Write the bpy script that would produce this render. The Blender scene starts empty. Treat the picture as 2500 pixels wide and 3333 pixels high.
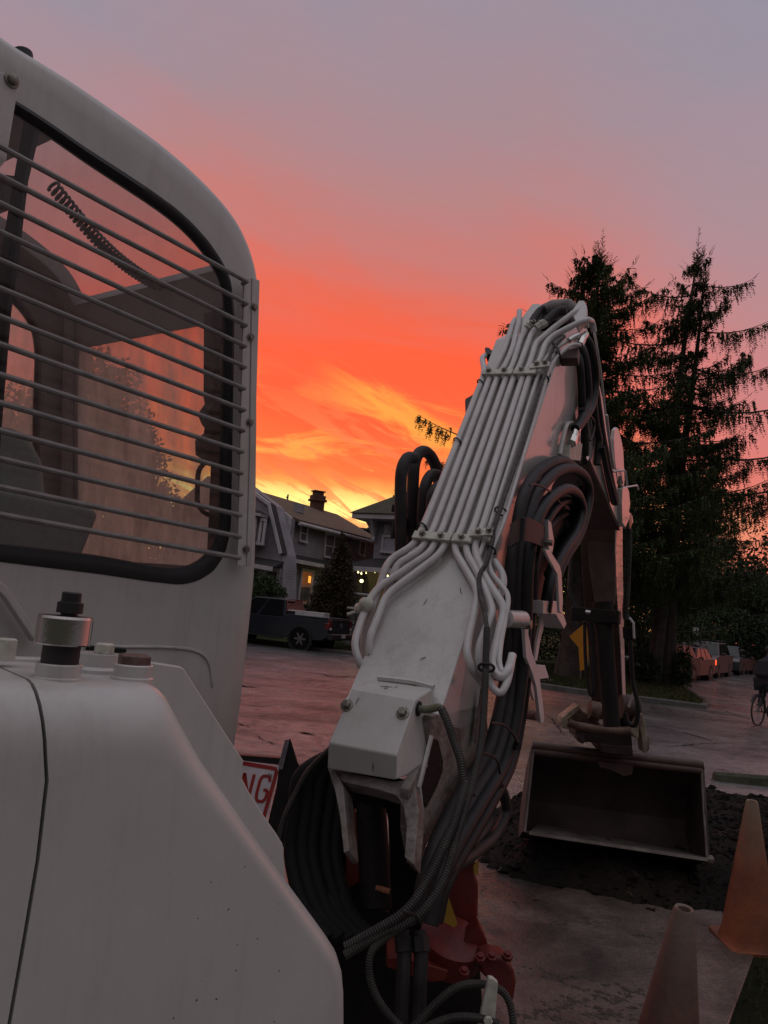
import bpy, bmesh, math, random
import numpy as np
from mathutils import Vector, Matrix, noise as mnoise
random.seed(7); rng=np.random.default_rng(7)
C=bpy.context.scene.collection
rad=math.radians
# ------------------------------------------------------------------ camera
FPX=2503.; CX,CY=1250.,1666.5          # focal length and centre in pixels of the 2500x3333 photograph
ROLL=rad(5.4); PITCH=rad(7.175)
EYE=Vector((0,0,1.9))
cam=bpy.data.cameras.new('camera'); co=bpy.data.objects.new('camera',cam); C.objects.link(co)
cam.sensor_fit='HORIZONTAL'; cam.sensor_width=36; cam.lens=36*FPX/2500
cam.clip_start=.02; cam.clip_end=3000
co.matrix_world=Matrix.Translation(EYE)@Matrix.Rotation(rad(90)+PITCH,4,'X')@Matrix.Rotation(ROLL,4,'Z')
bpy.context.scene.camera=co
# ------------------------------------------------------------------ dusk sky
vs=bpy.context.scene.view_settings
vs.view_transform='Standard'; vs.look='None'; vs.exposure=.1; vs.gamma=1; vs.use_curve_mapping=False
bpy.context.scene.cycles.max_bounces=8
bpy.context.scene.cycles.transparent_max_bounces=16
def lin(c): return tuple(((v/255)/12.92 if v/255<=.04045 else ((v/255+.055)/1.055)**2.4) for v in c)
world=bpy.data.worlds.new('World'); bpy.context.scene.world=world; world.use_nodes=True
def make_world():
    nt=world.node_tree; N=nt.nodes; K=nt.links; N.clear()
    out=N.new('ShaderNodeOutputWorld'); bg=N.new('ShaderNodeBackground'); K.new(bg.outputs[0],out.inputs[0])
    def M(op,a,b=None,c=None,clamp=False):
        n=N.new('ShaderNodeMath'); n.operation=op; n.use_clamp=clamp
        for i,v in enumerate((a,b,c)):
            if v is None: continue
            if isinstance(v,(int,float)): n.inputs[i].default_value=v
            else: K.new(v,n.inputs[i])
        return n.outputs[0]
    def ramp(f,stops):
        n=N.new('ShaderNodeValToRGB'); r=n.color_ramp
        while len(r.elements)>1: r.elements.remove(r.elements[-1])
        for i,(p,c) in enumerate(stops):
            e=r.elements[0] if i==0 else r.elements.new(p)
            e.position=p; cc=lin(c[:3]); k=c[3] if len(c)>3 else 1
            e.color=(cc[0]*k,cc[1]*k,cc[2]*k,1)
        K.new(f,n.inputs[0]); return n.outputs[0]
    def mix(f,a,b):
        n=N.new('ShaderNodeMix'); n.data_type='RGBA'; n.clamp_factor=True
        if isinstance(f,float): n.inputs[0].default_value=f
        else: K.new(f,n.inputs[0])
        for v,i in ((a,6),(b,7)):
            if isinstance(v,tuple): n.inputs[i].default_value=lin(v)+(1,)
            else: K.new(v,n.inputs[i])
        return n.outputs[2]
    def mr(v,a,b,c=0,d=1):
        n=N.new('ShaderNodeMapRange'); n.interpolation_type='SMOOTHSTEP'
        K.new(v,n.inputs[0])
        for i,x in enumerate((a,b,c,d)): n.inputs[1+i].default_value=x
        return n.outputs[0]
    tc=N.new('ShaderNodeTexCoord'); sp=N.new('ShaderNodeSeparateXYZ'); K.new(tc.outputs['Generated'],sp.inputs[0])
    x,y,z=sp.outputs
    el=M('MULTIPLY',M('ARCSINE',M('MAXIMUM',M('MINIMUM',z,1.),-1.)),180/math.pi)
    az=M('MULTIPLY',M('ARCTAN2',x,y),180/math.pi)
    def noise(sx,sy,shear,scale,detail,rough,seed,dist=0):
        c=N.new('ShaderNodeCombineXYZ')
        K.new(M('MULTIPLY',az,sx),c.inputs[0])
        K.new(M('MULTIPLY',M('ADD',el,M('MULTIPLY',az,shear)),sy),c.inputs[1]); c.inputs[2].default_value=seed
        n=N.new('ShaderNodeTexNoise'); n.inputs['Scale'].default_value=scale; n.inputs['Detail'].default_value=detail
        n.inputs['Roughness'].default_value=rough; n.inputs['Distortion'].default_value=dist
        K.new(c.outputs[0],n.inputs['Vector']); return n.outputs['Fac']
    n1=noise(.05,.12,.25,1,4,.55,1.3,.4)     # big soft variation
    n2=noise(.07,.42,.12,1,6,.6,4.1,.8)      # long streaks low in the sky
    n3=noise(.16,.75,.42,1,7,.65,8.7,.6)     # finer wisps
    elw=M('ADD',el,M('MULTIPLY',M('SUBTRACT',n1,.5),7.))
    p=M('DIVIDE',elw,50.,clamp=True)
    warm=ramp(p,[(0,(255,205,95,1.3)),(.10,(255,232,140,1.35)),(.145,(255,226,130,1.2)),(.172,(255,170,86)),(.205,(253,122,66)),(.28,(253,101,59)),(.38,(249,97,62)),(.45,(230,104,80)),(.52,(204,117,107)),(.60,(182,128,127)),(.70,(163,135,142)),(.84,(149,140,153)),(1,(138,143,160))])
    cool=ramp(p,[(0,(222,118,96)),(.1,(228,124,100)),(.2,(220,122,112)),(.34,(199,129,128)),(.46,(183,134,137)),(.58,(166,138,146)),(.74,(148,141,155)),(1,(133,142,162))])
    pb=M('DIVIDE',el,90.,clamp=True)
    back=ramp(pb,[(0,(54,49,50)),(.1,(74,68,70)),(.25,(114,108,112)),(.45,(164,160,165)),(.7,(200,198,203)),(1,(214,212,218))])
    da=M('ABSOLUTE',M('ADD',az,3.))
    f1=mr(M('ADD',da,M('MULTIPLY',M('SUBTRACT',n1,.5),12.)),10.,30.)
    col=mix(f1,warm,cool)
    hi=ramp(pb,[(0,(136,142,160)),(.5,(138,143,160)),(.75,(196,194,201)),(1,(214,212,218))])
    col=mix(mr(el,42.,72.),col,hi)
    col=mix(mr(da,40.,100.),col,back)
    # warm streaks above the houses, salmon cloud bars inside the yellow band
    near=M('SUBTRACT',1.,mr(da,8.,26.))
    s1=M('MULTIPLY',M('MULTIPLY',mr(n2,.56,.70),near),M('MULTIPLY',mr(el,7.,9.),M('SUBTRACT',1.,mr(el,12.,18.))))
    col=mix(M('MULTIPLY',s1,.75),col,(255,176,84))
    s2=M('MULTIPLY',M('MULTIPLY',mr(n3,.50,.60),near),M('SUBTRACT',1.,mr(el,12.,17.)))
    col=mix(M('MULTIPLY',s2,.75),col,(246,128,78))
    s3=M('MULTIPLY',mr(n2,.40,.62,0.,.10),mr(el,14.,24.))
    col=mix(s3,col,(170,140,150))
    ln=M('SUBTRACT',el,M('ADD',14.7,M('MULTIPLY',az,-.372)))
    lw=M('ADD',ln,M('MULTIPLY',M('SUBTRACT',n3,.5),5.))
    g=M('MULTIPLY',M('SUBTRACT',1.,mr(M('ABSOLUTE',lw),.1,1.7)),M('MULTIPLY',mr(az,-7.,-1.),M('SUBTRACT',1.,mr(az,6.5,12.))))
    col=mix(M('MULTIPLY',g,.8),col,(255,172,74))
    # below the horizon: dull ground bounce
    col=mix(mr(el,-2.,-.2),(48,42,42),col)
    K.new(col,bg.inputs[0]); bg.inputs[1].default_value=1.0
    nt.update_tag()
make_world()
# ------------------------------------------------------------------ geometry helpers
cp_,sp_=math.cos(PITCH),math.sin(PITCH); cr_,sr_=math.cos(ROLL),math.sin(ROLL)
def ray(px,py):
    x=(px-CX)/FPX; y=-(py-CY)/FPX
    xr=x*cr_-y*sr_; yr=x*sr_+y*cr_
    return Vector((xr,cp_-yr*sp_,sp_+yr*cp_))
def Pd(px,py,Y):
    r=ray(px,py); return EYE+r*(Y/r.y)
def G(px,py,z=0.):
    r=ray(px,py); return EYE+r*((z-EYE.z)/r.z)
def onp(px,py,p0,n):
    r=ray(px,py); return EYE+r*((p0-EYE).dot(n)/r.dot(n))
def lerp(a,b,t): return a+(b-a)*t
class MB:
    def __init__(s): s.v=[]; s.f=[]; s.m=[]
    def add(s,vs,fs,mi=0):
        o=len(s.v); s.v+= [Vector(v) for v in vs]; s.f+=[tuple(i+o for i in f) for f in fs]; s.m+=[mi]*len(fs); return s
    def box(s,c,d,rot=None,mi=0):
        c=Vector(c); dx,dy,dz=[q/2 for q in d]
        vs=[Vector((a*dx,b*dy,e*dz)) for a in(-1,1) for b in(-1,1) for e in(-1,1)]
        if rot is not None: vs=[rot@v for v in vs]
        return s.add([c+v for v in vs],[(0,1,3,2),(4,6,7,5),(0,4,5,1),(2,3,7,6),(0,2,6,4),(1,5,7,3)],mi)
    def prism(s,poly,vec,mi=0):
        n=len(poly); vec=Vector(vec); vs=[Vector(p) for p in poly]+[Vector(p)+vec for p in poly]
        fs=[tuple(range(n)),tuple(range(2*n-1,n-1,-1))]+[(i,i+n,(i+1)%n+n,(i+1)%n) for i in range(n)]
        return s.add(vs,fs,mi)
    def hexa(s,a,b,mi=0):   # two matching quads
        return s.add(list(a)+list(b),[(0,1,2,3),(7,6,5,4),(0,4,5,1),(1,5,6,2),(2,6,7,3),(3,7,4,0)],mi)
    def loft(s,rings,closed=True,cap=True,mi=0,skip=None):
        n=len(rings[0]); vs=[p for r in rings for p in r]; fs=[]
        for j in range(len(rings)-1):
            for i in range(n if closed else n-1):
                if skip and skip(j,i): continue
                k=(i+1)%n; fs.append((j*n+i,j*n+k,(j+1)*n+k,(j+1)*n+i))
        if cap: fs.append(tuple(range(n-1,-1,-1))); fs.append(tuple(range((len(rings)-1)*n,len(rings)*n)))
        return s.add(vs,fs,mi)
    def tube(s,pts,r,n=10,cap=True,mi=0,up=None,flat=1.):
        pts=[Vector(p) for p in pts]; m=len(pts); rs=r if isinstance(r,(list,tuple)) else [r]*m
        T=[(pts[min(i+1,m-1)]-pts[max(i-1,0)]) for i in range(m)]
        for i in range(m):
            if T[i].length<1e-9: T[i]=Vector((0,0,1))
            T[i].normalize()
        a=Vector(up) if up else (Vector((0,0,1)) if abs(T[0].z)<.9 else Vector((1,0,0)))
        N=(a-T[0]*a.dot(T[0])).normalized(); rings=[]
        for i in range(m):
            N=(N-T[i]*N.dot(T[i])); N.normalize(); B=T[i].cross(N)
            rings.append([pts[i]+(N*math.cos(2*math.pi*k/n)*flat+B*math.sin(2*math.pi*k/n))*rs[i] for k in range(n)])
        return s.loft(rings,True,cap,mi)
    def cyl(s,a,b,r,n=16,mi=0,r2=None): return s.tube([a,b],[r,r if r2 is None else r2],n,True,mi)
    def sphere(s,c,r,n=10,mi=0,sc=(1,1,1)):
        c=Vector(c); rings=[]
        for j in range(1,n//2+1):
            t=math.pi*j/(n//2+1)
            rings.append([c+Vector((r*sc[0]*math.sin(t)*math.cos(2*math.pi*k/n),r*sc[1]*math.sin(t)*math.sin(2*math.pi*k/n),r*sc[2]*math.cos(t))) for k in range(n)])
        return s.loft(rings,True,True,mi)
    def lathe(s,base,prof,axis=(0,0,1),n=24,mi=0):
        ax=Vector(axis).normalized(); a=Vector((1,0,0)) if abs(ax.x)<.8 else Vector((0,1,0))
        N=(a-ax*a.dot(ax)).normalized(); B=ax.cross(N); base=Vector(base)
        rings=[[base+ax*h+(N*math.cos(2*math.pi*k/n)+B*math.sin(2*math.pi*k/n))*r for k in range(n)] for r,h in prof]
        return s.loft(rings,True,True,mi)
def setprops(o,label=None,cat=None,group=None,kind=None):
    if label: o['label']=label
    if cat: o['category']=cat
    if group: o['group']=group
    if kind: o['kind']=kind
    return o
WM={}
def thing(name,label,cat,loc=(0,0,0),rz=0.,group=None,scale=1.):
    o=bpy.data.objects.new(name,None); C.objects.link(o); o.empty_display_size=.2
    o.location=loc; o.rotation_euler=(0,0,rz); o.scale=(scale,)*3
    WM[o.name]=Matrix.Translation(Vector(loc))@Matrix.Rotation(rz,4,'Z')@Matrix.Scale(scale,4)
    return setprops(o,label,cat,group)
def obj(name,mb,mat,parent=None,smooth=30,bevel=0,local=False,xform=None,segs=2,label=None):
    me=bpy.data.meshes.new(name)
    vs=[tuple(v) for v in mb.v]
    me.from_pydata(vs,[],mb.f)
    mats=mat if isinstance(mat,(list,tuple)) else [mat]
    for m in mats: me.materials.append(m)
    if len(mats)>1: me.polygons.foreach_set('material_index',mb.m)
    bm=bmesh.new(); bm.from_mesh(me); bmesh.ops.recalc_face_normals(bm,faces=bm.faces); bm.to_mesh(me); bm.free()
    if smooth:
        me.polygons.foreach_set('use_smooth',[True]*len(me.polygons)); me.set_sharp_from_angle(angle=rad(smooth))
    me.update()
    o=bpy.data.objects.new(name,me); C.objects.link(o)
    if parent:
        o.parent=parent
        if not local and parent.name in WM: o.matrix_parent_inverse=WM[parent.name].inverted()
    if bevel:
        b=o.modifiers.new('bevel','BEVEL'); b.width=bevel; b.segments=segs; b.limit_method='ANGLE'; b.angle_limit=rad(35); b.harden_normals=True
    if label: o['label']=label
    return o
def fillet(pts,r,k=5):
    pts=[Vector(p) for p in pts]; out=[pts[0]]
    for i in range(1,len(pts)-1):
        a,b,c=pts[i-1],pts[i],pts[i+1]; d1=(a-b); d2=(c-b); q=min(r,d1.length*.48,d2.length*.48)
        p0=b+d1.normalized()*q; p2=b+d2.normalized()*q
        for j in range(k+1):
            t=j/k; out.append(p0*(1-t)**2+b*2*t*(1-t)+p2*t*t)
    out.append(pts[-1]); return out
def spline(pts,k=6):
    pts=[Vector(p) for p in pts]; P=[pts[0]*2-pts[1]]+pts+[pts[-1]*2-pts[-2]]; out=[]
    for i in range(1,len(P)-2):
        a,b,c,d=P[i-1:i+3]
        for j in range(k):
            t=j/k; out.append(.5*((2*b)+(c-a)*t+(2*a-5*b+4*c-d)*t*t+(3*b-a-3*c+d)*t**3))
    out.append(pts[-1]); return out
def resample(pts,step):
    out=[pts[0]]; acc=0
    for a,b in zip(pts[:-1],pts[1:]):
        L=(b-a).length
        if L<1e-9: continue
        d=step-acc
        while d<=L: out.append(a.lerp(b,d/L)); d+=step
        acc=(L-(d-step))
    return out
def corrugated(mb,pts,r,pitch=.009,n=10,mi=0):
    q=resample(pts,pitch/3); rs=[r if i%3<2 else r*.80 for i in range(len(q))]
    return mb.tube(q,rs,n,True,mi)
# ------------------------------------------------------------------ materials
def mat(name,col,rough=.5,metal=0,spec=.5,coat=0,noise=None,noisescale=8,col2=None,bump=0,bumpscale=40,trans=0,emis=None,estr=0,detail=5,objspace=True,alpha=None,thr=(.4,.65)):
    m=bpy.data.materials.new(name); m.use_nodes=True; nt=m.node_tree; N=nt.nodes; K=nt.links; b=N['Principled BSDF']
    b.inputs['Base Color'].default_value=(*col,1); b.inputs['Roughness'].default_value=rough; b.inputs['Metallic'].default_value=metal
    b.inputs['Specular IOR Level'].default_value=spec; b.inputs['Coat Weight'].default_value=coat
    if emis: b.inputs['Emission Color'].default_value=(*emis,1); b.inputs['Emission Strength'].default_value=estr
    if trans: b.inputs['Transmission Weight'].default_value=trans
    tc=N.new('ShaderNodeTexCoord'); src=tc.outputs['Object']
    if col2:
        n=N.new('ShaderNodeTexNoise'); n.inputs['Scale'].default_value=noisescale; n.inputs['Detail'].default_value=detail; n.inputs['Roughness'].default_value=.65
        K.new(src,n.inputs['Vector']); r=N.new('ShaderNodeValToRGB'); r.color_ramp.elements[0].position=thr[0]; r.color_ramp.elements[1].position=thr[1]
        r.color_ramp.elements[0].color=(*col,1); r.color_ramp.elements[1].color=(*col2,1)
        K.new(n.outputs['Fac'],r.inputs[0]); K.new(r.outputs[0],b.inputs['Base Color'])
    if bump:
        n=N.new('ShaderNodeTexNoise'); n.inputs['Scale'].default_value=bumpscale; n.inputs['Detail'].default_value=6; K.new(src,n.inputs['Vector'])
        bp=N.new('ShaderNodeBump'); bp.inputs['Strength'].default_value=bump; bp.inputs['Distance'].default_value=.02
        K.new(n.outputs['Fac'],bp.inputs['Height']); K.new(bp.outputs[0],b.inputs['Normal'])
    return m
Mt={}
Mt['white']=mat('machine_paint',(.56,.55,.525),.36,spec=.45,coat=.15,col2=(.50,.49,.465),noisescale=3,bump=.03,bumpscale=220)
Mt['white2']=mat('machine_paint_worn',(.54,.525,.505),.26,spec=.6,coat=.5,col2=(.43,.40,.36),noisescale=5,bump=.05,bumpscale=60,thr=(.5,.8))
Mt['pipe']=mat('pipe_paint',(.60,.58,.57),.36,spec=.5,coat=.2,col2=(.46,.44,.43),noisescale=14,thr=(.5,.8))
Mt['clamp']=mat('zinc_clamp',(.58,.58,.50),.5,metal=.1,col2=(.40,.40,.34),noisescale=40)
Mt['bolt']=mat('zinc_bolt',(.30,.29,.25),.4,metal=.8,col2=(.16,.15,.13),noisescale=60)
Mt['rubber']=mat('hose_rubber',(.010,.010,.011),.5,spec=.35,col2=(.017,.017,.018),noisescale=20,bump=.06,bumpscale=150)
Mt['rubberd']=mat('hose_rubber_dusty',(.022,.021,.022),.58,spec=.35,col2=(.042,.037,.037),noisescale=9,bump=.08,bumpscale=90)
Mt['conduit']=mat('plastic_conduit',(.032,.030,.027),.45,spec=.45,col2=(.055,.05,.045),noisescale=12)
Mt['chrome']=mat('brushed_steel',(.62,.60,.58),.16,metal=1,bump=.02,bumpscale=200)
Mt['black']=mat('black_plastic',(.012,.012,.012),.5)
Mt['gap']=mat('dark_gap',(.006,.006,.006),.8)
Mt['seal']=mat('window_rubber',(.012,.012,.013),.55)
Mt['inner']=mat('cab_lining',(.30,.30,.305),.7,col2=(.24,.24,.245),noisescale=6)
Mt['seat']=mat('seat_fabric',(.34,.41,.41),.85,col2=(.28,.34,.34),noisescale=50)
Mt['brown']=mat('dirty_brown_and_shade',(.105,.062,.055),.6,metal=.1,col2=(.065,.04,.035),noisescale=7,bump=.15,bumpscale=70)  # this brown also stands in for shade on the stick and boom underside
Mt['steel']=mat('worn_bucket_steel',(.085,.062,.052),.6,metal=.25,col2=(.045,.032,.027),noisescale=4,bump=.25,bumpscale=40)
Mt['lip']=mat('scraped_steel',(.20,.175,.16),.5,metal=.4,col2=(.11,.085,.072),noisescale=5,bump=.15,bumpscale=50)
Mt['rust']=mat('rusty_coupler',(.23,.15,.11),.6,metal=.2,col2=(.10,.055,.042),noisescale=9,bump=.2,bumpscale=60)
Mt['coup']=mat('pale_worn_coupler',(.36,.31,.22),.55,metal=.1,col2=(.16,.11,.08),noisescale=10,bump=.15,bumpscale=60)
Mt['red']=mat('red_paint',(.17,.022,.015),.5,spec=.4,col2=(.11,.017,.014),noisescale=7,bump=.1,bumpscale=60)
Mt['grease_shade']=mat('greasy_steel_and_shade',(.009,.008,.008),.65,spec=.3,col2=(.018,.012,.011),noisescale=9,bump=.2,bumpscale=50)  # this black also stands in for shade in gaps and openings
Mt['yellow']=mat('yellow_tag',(.38,.23,.02),.5,col2=(.38,.22,.02),noisescale=20)
# ground family
def ground_mat(name,c1,c2,c3,rough=.5,scale=.35,bump=.5,bscale=9,spec=.5,crack=0,fine=60,rvar=.12,cs=.35):
    m=bpy.data.materials.new(name); m.use_nodes=True; nt=m.node_tree; N=nt.nodes; K=nt.links; b=N['Principled BSDF']
    tc=N.new('ShaderNodeTexCoord')
    def nz(s,d,ro=.6,dist=0):
        n=N.new('ShaderNodeTexNoise'); n.inputs['Scale'].default_value=s; n.inputs['Detail'].default_value=d; n.inputs['Roughness'].default_value=ro; n.inputs['Distortion'].default_value=dist
        K.new(tc.outputs['Object'],n.inputs['Vector']); return n.outputs['Fac']
    a=nz(scale,8,.6,.5); f=nz(fine,4,.7); g=nz(bscale,7,.65)
    r=N.new('ShaderNodeValToRGB'); e=r.color_ramp.elements; e[0].position=.36; e[0].color=(*c1,1); e[1].position=.66; e[1].color=(*c3,1); q=e.new(.5); q.color=(*c2,1)
    K.new(a,r.inputs[0])
    mx=N.new('ShaderNodeMix'); mx.data_type='RGBA'; mx.blend_type='MULTIPLY'; mx.inputs[0].default_value=.8
    r2=N.new('ShaderNodeValToRGB'); r2.color_ramp.elements[0].position=.35; r2.color_ramp.elements[0].color=(.45,.45,.45,1); r2.color_ramp.elements[1].position=.6; r2.color_ramp.elements[1].color=(1.1,1.1,1.1,1)
    K.new(f,r2.inputs[0]); K.new(r.outputs[0],mx.inputs[6]); K.new(r2.outputs[0],mx.inputs[7]); colout=mx.outputs[2]
    ma=N.new('ShaderNodeMath'); ma.operation='MULTIPLY_ADD'; K.new(f,ma.inputs[0]); ma.inputs[1].default_value=.35; K.new(g,ma.inputs[2]); hgt=ma.outputs[0]
    if crack:
        vd=N.new('ShaderNodeTexVoronoi'); vd.feature='DISTANCE_TO_EDGE'; vd.inputs['Scale'].default_value=cs
        mp=N.new('ShaderNodeVectorMath'); mp.operation='ADD'; nn=N.new('ShaderNodeTexNoise'); nn.inputs['Scale'].default_value=1.2; nn.inputs['Detail'].default_value=6
        K.new(tc.outputs['Object'],nn.inputs['Vector']); sc=N.new('ShaderNodeVectorMath'); sc.operation='SCALE'; sc.inputs[3].default_value=1.6; K.new(nn.outputs['Color'],sc.inputs[0])
        K.new(tc.outputs['Object'],mp.inputs[0]); K.new(sc.outputs[0],mp.inputs[1]); K.new(mp.outputs[0],vd.inputs['Vector'])
        cr=N.new('ShaderNodeMapRange'); cr.inputs[1].default_value=0; cr.inputs[2].default_value=.02; K.new(vd.outputs['Distance'],cr.inputs[0])
        m2=N.new('ShaderNodeMix'); m2.data_type='RGBA'; K.new(cr.outputs[0],m2.inputs[0]); m2.inputs[6].default_value=(.012,.011,.011,1); K.new(colout,m2.inputs[7]); colout=m2.outputs[2]
        m3=N.new('ShaderNodeMath'); m3.operation='MULTIPLY_ADD'; K.new(cr.outputs[0],m3.inputs[0]); m3.inputs[1].default_value=.5; K.new(hgt,m3.inputs[2]); hgt=m3.outputs[0]
    K.new(colout,b.inputs['Base Color'])
    rr=N.new('ShaderNodeMapRange'); rr.inputs[1].default_value=.3; rr.inputs[2].default_value=.7; rr.inputs[3].default_value=rough-rvar; rr.inputs[4].default_value=rough+rvar; K.new(a,rr.inputs[0]); K.new(rr.outputs[0],b.inputs['Roughness'])
    b.inputs['Specular IOR Level'].default_value=spec
    bp=N.new('ShaderNodeBump'); bp.inputs['Strength'].default_value=bump; bp.inputs['Distance'].default_value=.03
    K.new(hgt,bp.inputs['Height']); K.new(bp.outputs[0],b.inputs['Normal'])
    return m
Mt['asphalt']=ground_mat('old_asphalt',(.05,.047,.046),(.11,.098,.094),(.19,.168,.16),.22,.6,.9,6,spec=1.,crack=1,rvar=.08,cs=.22,fine=70)
for n_ in('old_asphalt',): bpy.data.materials[n_].node_tree.nodes['Principled BSDF'].inputs['IOR'].default_value=1.85
Mt['road']=ground_mat('patched_road',(.05,.047,.047),(.085,.078,.076),(.19,.17,.165),.26,.5,.4,10,spec=1.,crack=1,rvar=.12,cs=.3)
Mt['slab']=ground_mat('muddy_concrete',(.045,.033,.027),(.115,.084,.069),(.185,.14,.117),.5,1.3,.7,11,fine=45)
Mt['soil']=ground_mat('dark_soil',(.008,.006,.005),(.017,.013,.010),(.03,.022,.017),.9,2.5,1.0,22,spec=.2)
Mt['grass']=ground_mat('grass_turf',(.024,.036,.013),(.040,.056,.018),(.070,.070,.028),.9,1.2,.9,18,spec=.15)
Mt['kerb']=mat('kerb_concrete',(.11,.10,.095),.75,col2=(.06,.055,.05),noisescale=3,bump=.3,bumpscale=30)

def specks(m,col=(.05,.045,.04),scale=45.,thr=.028,streak=.5):
    nt=m.node_tree; N=nt.nodes; K=nt.links; b=N['Principled BSDF']; bc=b.inputs['Base Color']
    tc=N.new('ShaderNodeTexCoord'); v=N.new('ShaderNodeTexVoronoi'); v.inputs['Scale'].default_value=scale; K.new(tc.outputs['Object'],v.inputs['Vector'])
    n=N.new('ShaderNodeTexNoise'); n.inputs['Scale'].default_value=2.3; n.inputs['Detail'].default_value=5; K.new(tc.outputs['Object'],n.inputs['Vector'])
    t=N.new('ShaderNodeMapRange'); t.inputs[1].default_value=.5; t.inputs[2].default_value=.72; t.inputs[3].default_value=0; t.inputs[4].default_value=thr*4; K.new(n.outputs['Fac'],t.inputs[0])
    lt=N.new('ShaderNodeMath'); lt.operation='LESS_THAN'; K.new(v.outputs['Distance'],lt.inputs[0]); K.new(t.outputs[0],lt.inputs[1])
    mp=N.new('ShaderNodeMapping'); mp.inputs['Scale'].default_value=(16,16,1.6); K.new(tc.outputs['Object'],mp.inputs[0])
    s=N.new('ShaderNodeTexNoise'); s.inputs['Scale'].default_value=1.; s.inputs['Detail'].default_value=8; s.inputs['Roughness'].default_value=.7; K.new(mp.outputs[0],s.inputs['Vector'])
    r=N.new('ShaderNodeMapRange'); r.inputs[1].default_value=.5; r.inputs[2].default_value=.8; r.inputs[4].default_value=streak; K.new(s.outputs['Fac'],r.inputs[0])
    m1=N.new('ShaderNodeMix'); m1.data_type='RGBA'; K.new(r.outputs[0],m1.inputs[0]); K.new(bc.links[0].from_socket,m1.inputs[6]); m1.inputs[7].default_value=(.22,.19,.165,1)
    m2=N.new('ShaderNodeMix'); m2.data_type='RGBA'; K.new(lt.outputs[0],m2.inputs[0]); K.new(m1.outputs[2],m2.inputs[6]); m2.inputs[7].default_value=(*col,1); K.new(m2.outputs[2],bc)
specks(Mt['white'],streak=.30); specks(Mt['white2'],scale=55.,streak=.55); specks(Mt['pipe'],scale=35.,streak=.35)
Mt['bar']=mat('guard_bar_paint',(.26,.245,.235),.4,col2=(.18,.165,.155),noisescale=14)
Mt['dirtywhite']=mat('muddy_paint',(.25,.225,.205),.5,col2=(.09,.07,.06),noisescale=9,bump=.4,bumpscale=40)
def wetfilm(m,wt,rough,ior,scale,lo,hi,bump=.12,dist=.01,big0=.7):
    nt=m.node_tree; N=nt.nodes; K=nt.links; b=N['Principled BSDF']
    tc=N.new('ShaderNodeTexCoord'); n=N.new('ShaderNodeTexNoise'); n.inputs['Scale'].default_value=scale; n.inputs['Detail'].default_value=6; n.inputs['Roughness'].default_value=.75; K.new(tc.outputs['Object'],n.inputs['Vector'])
    mpb=N.new('ShaderNodeMapping'); mpb.inputs['Scale'].default_value=(.55,1.3,1); mpb.inputs['Rotation'].default_value=(0,0,.3); K.new(tc.outputs['Object'],mpb.inputs[0]); big=N.new('ShaderNodeTexNoise'); big.inputs['Scale'].default_value=.8; big.inputs['Detail'].default_value=7; big.inputs['Roughness'].default_value=.62; big.inputs['Distortion'].default_value=.7; K.new(mpb.outputs[0],big.inputs['Vector'])
    r=N.new('ShaderNodeMapRange'); r.inputs[1].default_value=lo; r.inputs[2].default_value=hi; r.inputs[4].default_value=wt; K.new(n.outputs['Fac'],r.inputs[0])
    r2=N.new('ShaderNodeMapRange'); r2.inputs[1].default_value=.36; r2.inputs[2].default_value=.52; r2.inputs[3].default_value=big0; K.new(big.outputs['Fac'],r2.inputs[0])
    mu=N.new('ShaderNodeMath'); mu.operation='MULTIPLY'; K.new(r.outputs[0],mu.inputs[0]); K.new(r2.outputs[0],mu.inputs[1]); K.new(mu.outputs[0],b.inputs['Coat Weight'])
    b.inputs['Coat Roughness'].default_value=rough; b.inputs['Coat IOR'].default_value=ior
    bp=N.new('ShaderNodeBump'); bp.inputs['Strength'].default_value=bump; bp.inputs['Distance'].default_value=dist; K.new(n.outputs['Fac'],bp.inputs['Height']); K.new(bp.outputs[0],b.inputs['Coat Normal'])
wetfilm(Mt['asphalt'],1.,.27,2.9,4.5,.38,.52,1.,.045,.12); wetfilm(Mt['road'],1.,.24,2.4,4.,.38,.55,.8,.03,.2); wetfilm(Mt['slab'],.9,.2,1.5,10.,.42,.6,.3)
# ------------------------------------------------------------------ ground
def sheet(name,poly,z,m,kind='structure',thick=0,parent=None):
    mb=MB()
    if thick: mb.prism([(p[0],p[1],z-thick) for p in poly],(0,0,thick))
    else: mb.add([(p[0],p[1],z) for p in poly],[tuple(range(len(poly)))])
    o=obj(name,mb,m,parent,smooth=0); setprops(o,kind=kind); return o
sheet('ground',[(-1500,-1500),(1500,-1500),(1500,1500),(-1500,1500)],-.03,Mt['grass'])
sheet('street',[(-90,-12),(70,-12),(70,24),(78,80),(60,90),(12,40),(-90,90)],0,Mt['asphalt'])
g=lambda x,y:tuple(G(x,y))[:2]
hdA=rad(115); hdB=rad(34)
K0=Vector((*g(1148,2133),0)); K0b=K0+Vector((-math.sin(hdA),-math.cos(hdA),0))*70
Ka=Vector((*g(1755,2238),0)); Kt=Vector((*g(2288,2309),0)); Kt2=Vector((*g(2300,2300),0)); Kc=Vector((*g(2249,2262),0)); Kd=Vector((*g(2186,2216),0))
Ke=Kd+Vector((math.sin(hdB),math.cos(hdB),0))*75
verge=[K0b,K0,Ka,Kt.lerp(Ka,.08),Kt,Kt2,Kt2.lerp(Kc,.2),Kc,Kd,Ke,Vector((0,140,0)),Vector((-80,120,0))]
mb=MB(); mb.prism([(p.x,p.y,-.02) for p in verge],(0,0,.13)); setprops(obj('lawn',mb,Mt['grass'],None,smooth=0),kind='structure')
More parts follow.
